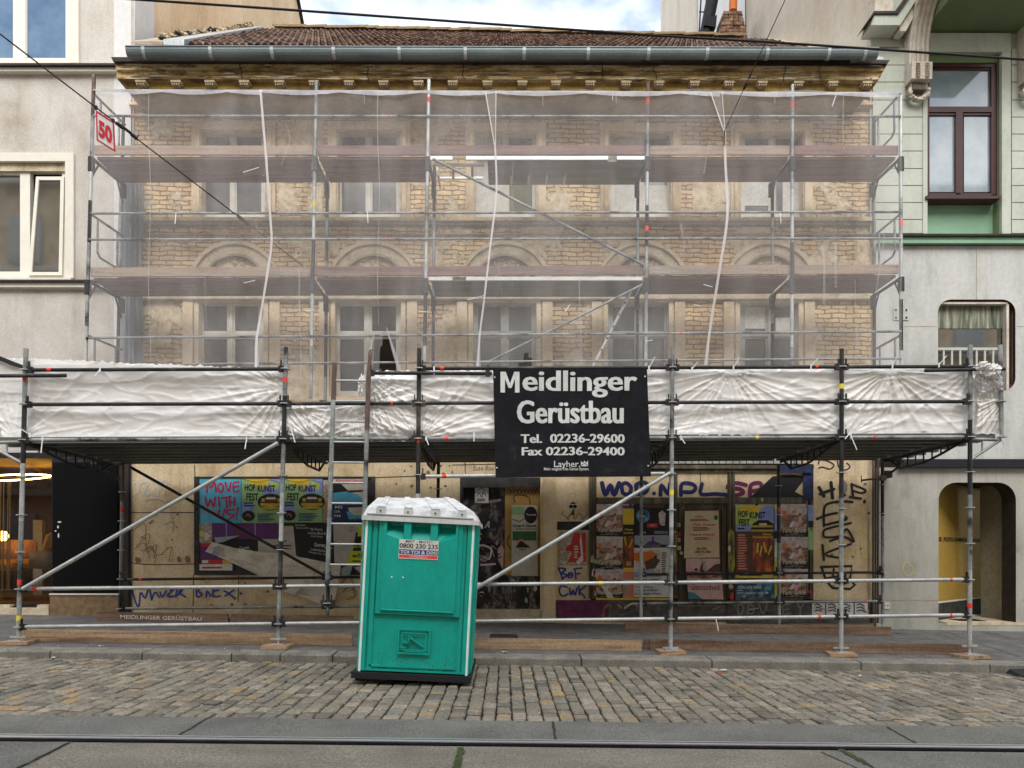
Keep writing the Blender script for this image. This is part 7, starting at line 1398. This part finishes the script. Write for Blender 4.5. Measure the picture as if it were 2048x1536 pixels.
poster((1268, 1096, 1338, 1194), [('r', 'p_photo_hi', .02, .05, .75, .6), ('p', 'p_orange', [(0, .1), (.5, .06), (.68, .12), (.6, .22), (.2, .3), (0, .25)]), ('p', 'p_brown', [(.3, .28), (.6, .18), (.75, .25), (.6, .42), (.35, .45)]), ('p', 'p_greyb', [(0, .5), (.5, .42), (.8, .6), (0, .6)]), ('e', 'p_black', .62, .18, .04, .03), ('l', 'p_brown', .79, .08, .95, .55, 12), ('t', 'p_black', 'Lebt und arbeitet', .03, .62, .72, .66, .01), ('t', 'p_black', 'Contemporary Art', .03, .7, .8, .745, .01), ('t', 'p_black', 'from Vienna', .03, .77, .55, .81, .01), ('t', 'p_black', '1.5.-10.10.2026', .03, .84, .68, .88, .01), ('t', 'p_black', 'Kunsthalle Wien', .03, .91, .76, .955, .01)], 'white exhibition poster about contemporary art with an orange photo', 'p_white', G_)
mb = MB(); mb.box(1192, 1140, 1195, 1199, D0-.04, D0-.034, 'p_yellow'); mb.box(1192, 1196, 1338, 1200, D0-.0545, D0-.0505, 'p_yellow'); mb.build('yellow_edge', 'p_yellow', shop)
poster([(1370, 1022), (1437, 1021), (1439, 1115), (1368, 1116)], [('t', 'p_red', 'OSKA', .3, .1, .54, .15, .02, .2), ('l', 'p_brown', .15, .17, .75, .22, 2), ('t', 'p_red', 'Felix Kramer', .26, .27, .92, .32, .02, .2), ('l', 'p_brown', .25, .34, .9, .43, 3), ('t', 'p_red', 'Hearts Hearts', .16, .48, .88, .53, .02, .2), ('l', 'p_brown', .28, .56, .82, .62, 2), ('t', 'p_dgreen', 'MUSIK', .36, .78, .66, .83, .03), ('t', 'p_dgreen', 'AM FLUSS', .3, .85, .76, .9, .03), ('e', 'p_dgreen', .92, .15, .06, .05), ('l', 'p_brown', .4, .93, .65, .95, 1)], 'yellow to red gradient poster for a music night on the shop door', 'p_gradient', G_)
poster((1372, 1117, 1440, 1143), [('p', 'p_brown', [(.4, 1), (.42, .6), (.5, .2), (.55, 1)]), ('p', 'p_greyb', [(.5, .9), (.5, .2), (.58, .2), (.58, .9)]), ('p', 'p_brown', [(.6, 1), (.85, .45), (1, .4), (1, 1)]), ('e', 'p_black', .3, .85, .05, .1)], 'pinkish dusk photo poster under the gradient poster', 'p_pink', G_)
poster([(1373, 1144), (1443, 1144), (1447, 1199), (1377, 1198)], [('r', 'p_photo', .0, .0, 1, .22), ('t', 'p_brown', 'Some', .4, .1, .7, .26, -.0), ('t', 'p_brown', 'stay', .02, .38, .24, .5, -.0), ('t', 'p_brown', 'untouched.', .1, .46, .95, .66, -.0), ('p', 'p_teal', [(0, .72), (.2, .78), (.4, 1), (0, 1)])], 'pink poster with the word untouched at the foot of the shop door', 'p_pink', G_)
poster((1549, 1010, 1562, 1196), [('r', 'p_peri', 0, .05, 1, .4), ('r', 'p_black', 0, .28, 1, .36), ('r', 'p_white', 0, .44, 1, .56), ('r', 'p_yellow', .2, .6, 1, .96)], 'thin edge of a green and yellow poster left of the right brown stack', 'p_lime', G_, DF-.058)
poster((1616.5, 1010, 1627, 1100), [('r', 'p_peri', 0, 0, 1, .35), ('r', 'p_black', 0, .35, 1, .5)], 'thin edge of a blue and green poster right of the right brown stack', 'p_green', G_, DF-.07)
poster((1471, 1011, 1547.5, 1063), [('r', 'p_peri', .6, 0, 1, .6), ('p', 'p_yellow', [(.05, .05), (.75, 0), (.6, .2), (.15, .3)]), ('r', 'p_peri', 0, .75, .4, 1), ('t', 'p_black', 'HOF', .07, .2, .32, .45, .03), ('t', 'p_black', 'KUNST', .37, .24, .78, .5, .03), ('t', 'p_black', 'FEST', .09, .52, .38, .78, .03), ('l', 'p_black', .05, .84, .3, .94, 1), ('p', 'p_black', [(.38, 1), (.45, .7), (.6, .56), (.85, .56), (1, .7), (1, 1)]), ('r', 'p_taxi', .42, .76, .98, .84), ('r', 'p_taxi', .4, .93, 1, 1), ('r', 'p_cream', .62, .68, .82, .77)], 'cut off HOFKUNST FEST poster above the dark red festival poster', 'p_lime', G_)
poster((1471, 1063.5, 1547.5, 1144), [('r', 'p_fire', .45, .1, 1, 1), ('l', 'p_coral', .06, .05, .34, .95, 14), ('t', 'p_yellow', 'Wiener', .7, .03, .95, .09), ('t', 'p_yellow', 'Klavierfestival', .45, .1, .96, .16), ('p', 'p_yellow', [(.56, .28), (.61, .28), (.6, .52), (.55, .52)]), ('p', 'p_yellow', [(.67, .34), (.71, .36), (.66, .6), (.62, .58)]), ('p', 'p_yellow', [(.71, .27), (.75, .26), (.83, .5), (.79, .53)]), ('p', 'p_yellow', [(.92, .33), (.96, .34), (.88, .58), (.84, .56)]), ('r', 'p_orange', .8, .9, .93, 1)], 'dark red festival poster with yellow bars forming letters', 'p_brown', G_)
poster((1471, 1144.5, 1547.5, 1156), [('l', 'p_black', .1, .3, .8, .7, 1)], 'yellow sponsor strip between the red and the blue poster', 'p_yellow', G_)
poster((1471, 1157, 1547.5, 1198), [('r', 'p_black', .1, 0, .5, .3), ('t', 'p_white', 'Helen Levitt', .06, .1, .3, .2), ('t', 'p_white', '22.6.-6.9.2026', .05, .38, .68, .5, .02), ('r', 'p_white', .05, .57, .2, .6), ('t', 'p_white', 'FOTO ARSENAL WIEN', .05, .66, .75, .76, .02), ('e', 'p_white', .82, .7, .04, .05)], 'blue photo exhibition poster with dates 22.6.-6.9.2026', 'p_bluephoto', G_)
poster((1370, 1197, 1380, 1199), [], 'x', 'p_white', G_) if 0 else None
for k, (x, y, c) in enumerate(((1357, 1050, 'p_green'), (1357, 1068, 'p_red'), (1357, 1080, 'p_pink'), (1358, 1096, 'p_cream'))):
    poster((x-3.5, y-4, x+4, y+4), [('l', 'p_black', .2, .3, .8, .7, 2)], ['green sticker on the shop door frame', 'red sticker on the shop door frame under the green one', 'pink sticker on the shop door frame', 'cream sticker above the door knob'][k], c, 'stickers on the shop door frame', D0-.012, 'sticker', 'sticker')

rd = random.Random(77)      # torn scraps, stickers and glue marks over the shopfront woodwork and door
for k in range(34):
    x, y = rd.choice([(rd.uniform(1182, 1192), rd.uniform(1010, 1190)), (rd.uniform(1340, 1354), rd.uniform(1010, 1195)), (rd.uniform(1456, 1469), rd.uniform(1010, 1195)), (rd.uniform(1608, 1624), rd.uniform(1010, 1190)), (rd.uniform(1200, 1600), rd.uniform(997, 1005)), (rd.uniform(930, 1005), rd.uniform(1000, 1200)), (rd.uniform(930, 1075), rd.uniform(1158, 1205))]); D_ = D0-.05 if x > 1100 else DF+.065
    w, h = rd.uniform(2, 6), rd.uniform(3, 11); b = MB(); b.poly([(x+w*math.cos(j)*rd.uniform(.5, 1), y+h*math.sin(j)*rd.uniform(.5, 1)) for j in (0, .9, 1.8, 2.6, 3.6, 4.6, 5.4)], D_-.0006*(k % 9), .002, rd.choice(['p_torn', 'p_cream', 'p_white', 'p_red', 'p_beige', 'p_torn', 'p_green'])); b.build('paper_scrap', 'p_torn', shop if x > 1100 else dro)
b = MB()
for k in range(30):
    x, y = rd.uniform(1218, 1745), rd.uniform(1206, 1232); b.ribbon([(x, y), (x+rd.uniform(-8, 12), y+rd.uniform(-4, 8)), (x+rd.uniform(-5, 20), y+rd.uniform(-6, 6))], rd.uniform(.8, 2.4), D0-.062-.0004*k if not 1356 < x < 1454 else D0-.034-.0004*k, rd.choice(['paint_grey', 'p_torn', 'cream_stain']))
b.build('scuff_mark', 'paint_grey', house)
b = MB()
for k in range(26):
    x, y = rd.uniform(928, 1004), rd.uniform(1010, 1205); b.ribbon([(x, y), (x+rd.uniform(-12, 12), y+rd.uniform(-12, 12)), (x+rd.uniform(-16, 16), y+rd.uniform(-10, 20))], rd.uniform(1, 3.5), DF+.0635-.0004*k, rd.choice(['paint_grey', 'p_pink', 'paint_black', 'paint_white', 'p_purple']))
b.build('graffiti', 'paint_grey', dro)
# ================================================================== OVERHEAD WIRES AND SIGN
mb = MB(); pts = [(-900, -84), (-100, -27), (290, 0), (512, 15), (1024, 51), (1310, 71), (1536, 84), (1740, 97.5), (2048, 119), (3000, 186)]
mb.path([P(x, y, 5.7) for x, y in pts], .0095, None, 6); tag(mb.build('overhead_wire', 'rubber'), 'thick dark overhead tram wire crossing the top of the picture', 'wire')
sw = empty('span_wire', P(603, 530, 12.05), 'thin span wire with insulators running from the top left down to the brick wall', 'wire')
A_, B_ = P(0, 68, 8.0), P(606, 532, 12.07); C0 = A_+(A_-B_)*.5; mb = MB(); mb.tube(C0, B_, .0085, None, 6); mb.build('cable', 'rubber', sw)
def onw(x):
    t = x/606; D = 1/((1-t)/8.0+t/12.07); return P(x, lerp(68, 532, t), D)
mb = MB(); mb.tube(onw(240)+Vector((0, 0, .02)), onw(272)+Vector((0, 0, .015)), .014, None, 6); mb.tube(onw(232), onw(246), .022, None, 6); mb.tube(onw(262), onw(274), .02, None, 6); mb.tube(onw(273), onw(274)+Vector((.02, 0, .05)), .008, None, 5); mb.build('insulator', 'rubber', sw)
mb = MB(); a, b = onw(473), onw(492); n_ = Vector((0, 0, .022)); mb.path([a, a.lerp(b, .15)+n_, a.lerp(b, .6)+n_, b, a.lerp(b, .6)-n_, a.lerp(b, .15)-n_, a], .009, None, 6); mb.tube(a.lerp(b, .6), onw(499), .018, None, 6); mb.build('turnbuckle', 'rubber', sw)
s3 = empty('guy_wire', P(1450, 262, 11.9), 'thin guy wire with an insulator rising from the facade near the third netting seam', 'wire')
mb = MB(); a, b = P(1449, 262, 10.75), P(1572, -4, 8.2); mb.tube(a, b+(b-a)*.6, .0055, None, 5); mb.tube(a, P(1449, 290, 10.75), .014, 'rust', 5); mb.build('cable', 'rubber', s3); mb = MB(); mb.tube(a.lerp(b, .38), a.lerp(b, .43), .02, None, 6); mb.tube(a.lerp(b, .47), a.lerp(b, .5), .014, None, 6); mb.build('insulator', 'rubber', s3)
sg_ = empty('speed_sign', onw(210), 'white sign with red 50 hanging from the span wire', 'sign')
def sgp(px, py, off=0.0): t = px/606; D = 1/((1-t)/8.0+t/12.07); return P(px, py, D-off)
SQ = [(191.5, 220), (228, 244), (231, 304), (193, 280)]; fq = quadmap(SQ)
mb = MB(); a = [sgp(*SQ[3]), sgp(*SQ[2]), sgp(*SQ[1]), sgp(*SQ[0])]; mb.hexa(a, [p+Vector((-.004, .015, 0)) for p in a], 'p_white')
def edge(u0, v0, u1, v1): mb.face([sgp(*fq(u0, v1), .004), sgp(*fq(u1, v1), .004), sgp(*fq(u1, v0), .004), sgp(*fq(u0, v0), .004)], 'red_sign')
flat('red_sign', (.5, .01, .03), .5)
for e in ((0, 0, 1, .055), (0, .945, 1, 1), (0, .055, .08, .945), (.92, .055, 1, .945)): edge(*e)
mb.build('plate', 'p_white', sg_); mb = MB(); vs_, fs_ = glyphs('50', .05, 0); mb.raw([sgp(*fq(lerp(.14, .86, u), lerp(.82, .24, v)), .006) for u, v in vs_], fs_); mb.build('numeral', 'red_sign', sg_)
mb = MB(); mb.tube(onw(192), sgp(*SQ[0]), .008); mb.tube(onw(226), sgp(*SQ[1]), .008); mb.wbox(onw(192), (.03, .03, .04)); mb.wbox(onw(226), (.03, .03, .04)); mb.build('hanger', 'rubber', sg_)
# ================================================================== SMALL THINGS
mb = MB(); p = px_ground(2050, 1352, sz); mb.hexa([p+Vector((-.14, -.1, .0)), p+Vector((.5, -.1, .0)), p+Vector((.5, -.1, .05)), p+Vector((-.1, -.1, .02))], [p+Vector((-.1, .2, 0)), p+Vector((.5, .2, 0)), p+Vector((.5, .2, .06)), p+Vector((-.05, .2, .05))]); tag(mb.build('rubber_ramp', 'rubber'), 'black rubber kerb ramp cut off at the right picture edge', 'ramp')
rd = random.Random(21); LT = [(107, 1317, 5, 'flattened white paper lid in the gutter at the left'), (200, 1294, 4, 'white scrap of paper on the kerb at the left'), (1447, 1342, 9, 'white paper strip lying by the kerb'), (1440, 1348, 4, 'small red wrapper on the cobbles right of centre'), (1010, 1306, 7, 'pale scrap of paper on the kerb right of the toilet'), (1265, 1263, 3, 'white crumb of litter on the pavement'), (1720, 1354, 3, 'white scrap on the cobbles at the right')]
for x, y, s_, lab in LT:
    fz_ = wz if y < 1312 and s_ != 5 else sz; p = px_ground(x, y, fz_)+Vector((0, 0, .012)); w = s_*S(p.y); mb = MB(); n = 7; ring_ = [p+Vector((math.cos(6.28*i/n)*w*rd.uniform(.7, 1.1), math.sin(6.28*i/n)*w*.7, rd.uniform(0, .01))) for i in range(n)]; mb.face(ring_); mb.face([v-Vector((0, 0, .004)) for v in ring_][::-1]); tag(mb.build('litter', 'red_band' if 'red' in lab else 'p_white'), lab, 'litter')
mb = MB()
for _ in range(420):
    x, y = rd.uniform(0, 2048), rd.uniform(1325, 1436); p = px_ground(x, y, sz)
    if p.y > DK-.05: continue
    s_ = rd.choice([.004, .006, .009]); mb.wbox(p+Vector((0, 0, .006)), (s_*1.5, s_, s_*.6), rd.choice(['p_white', 'p_cream', 'cream_stain', 'p_torn']), rd.uniform(0, 3))
for _ in range(120):
    x, y = rd.uniform(0, 2048), rd.uniform(1262, 1300); p = px_ground(x, y, wz)
    if p.y < DK+.05 or p.y > DF-.1: continue
    s_ = rd.choice([.004, .007, .01]); mb.wbox(p+Vector((0, 0, .004)), (s_*1.5, s_, s_*.5), rd.choice(['p_white', 'p_cream', 'cream_stain']), rd.uniform(0, 3))
tag(mb.build('grit', 'p_cream'), 'fine grit and crumbs scattered over cobbles and pavement', 'grit', None, 'stuff')
for o in list(bpy.data.objects):
    if '_w' in o: del o['_w']
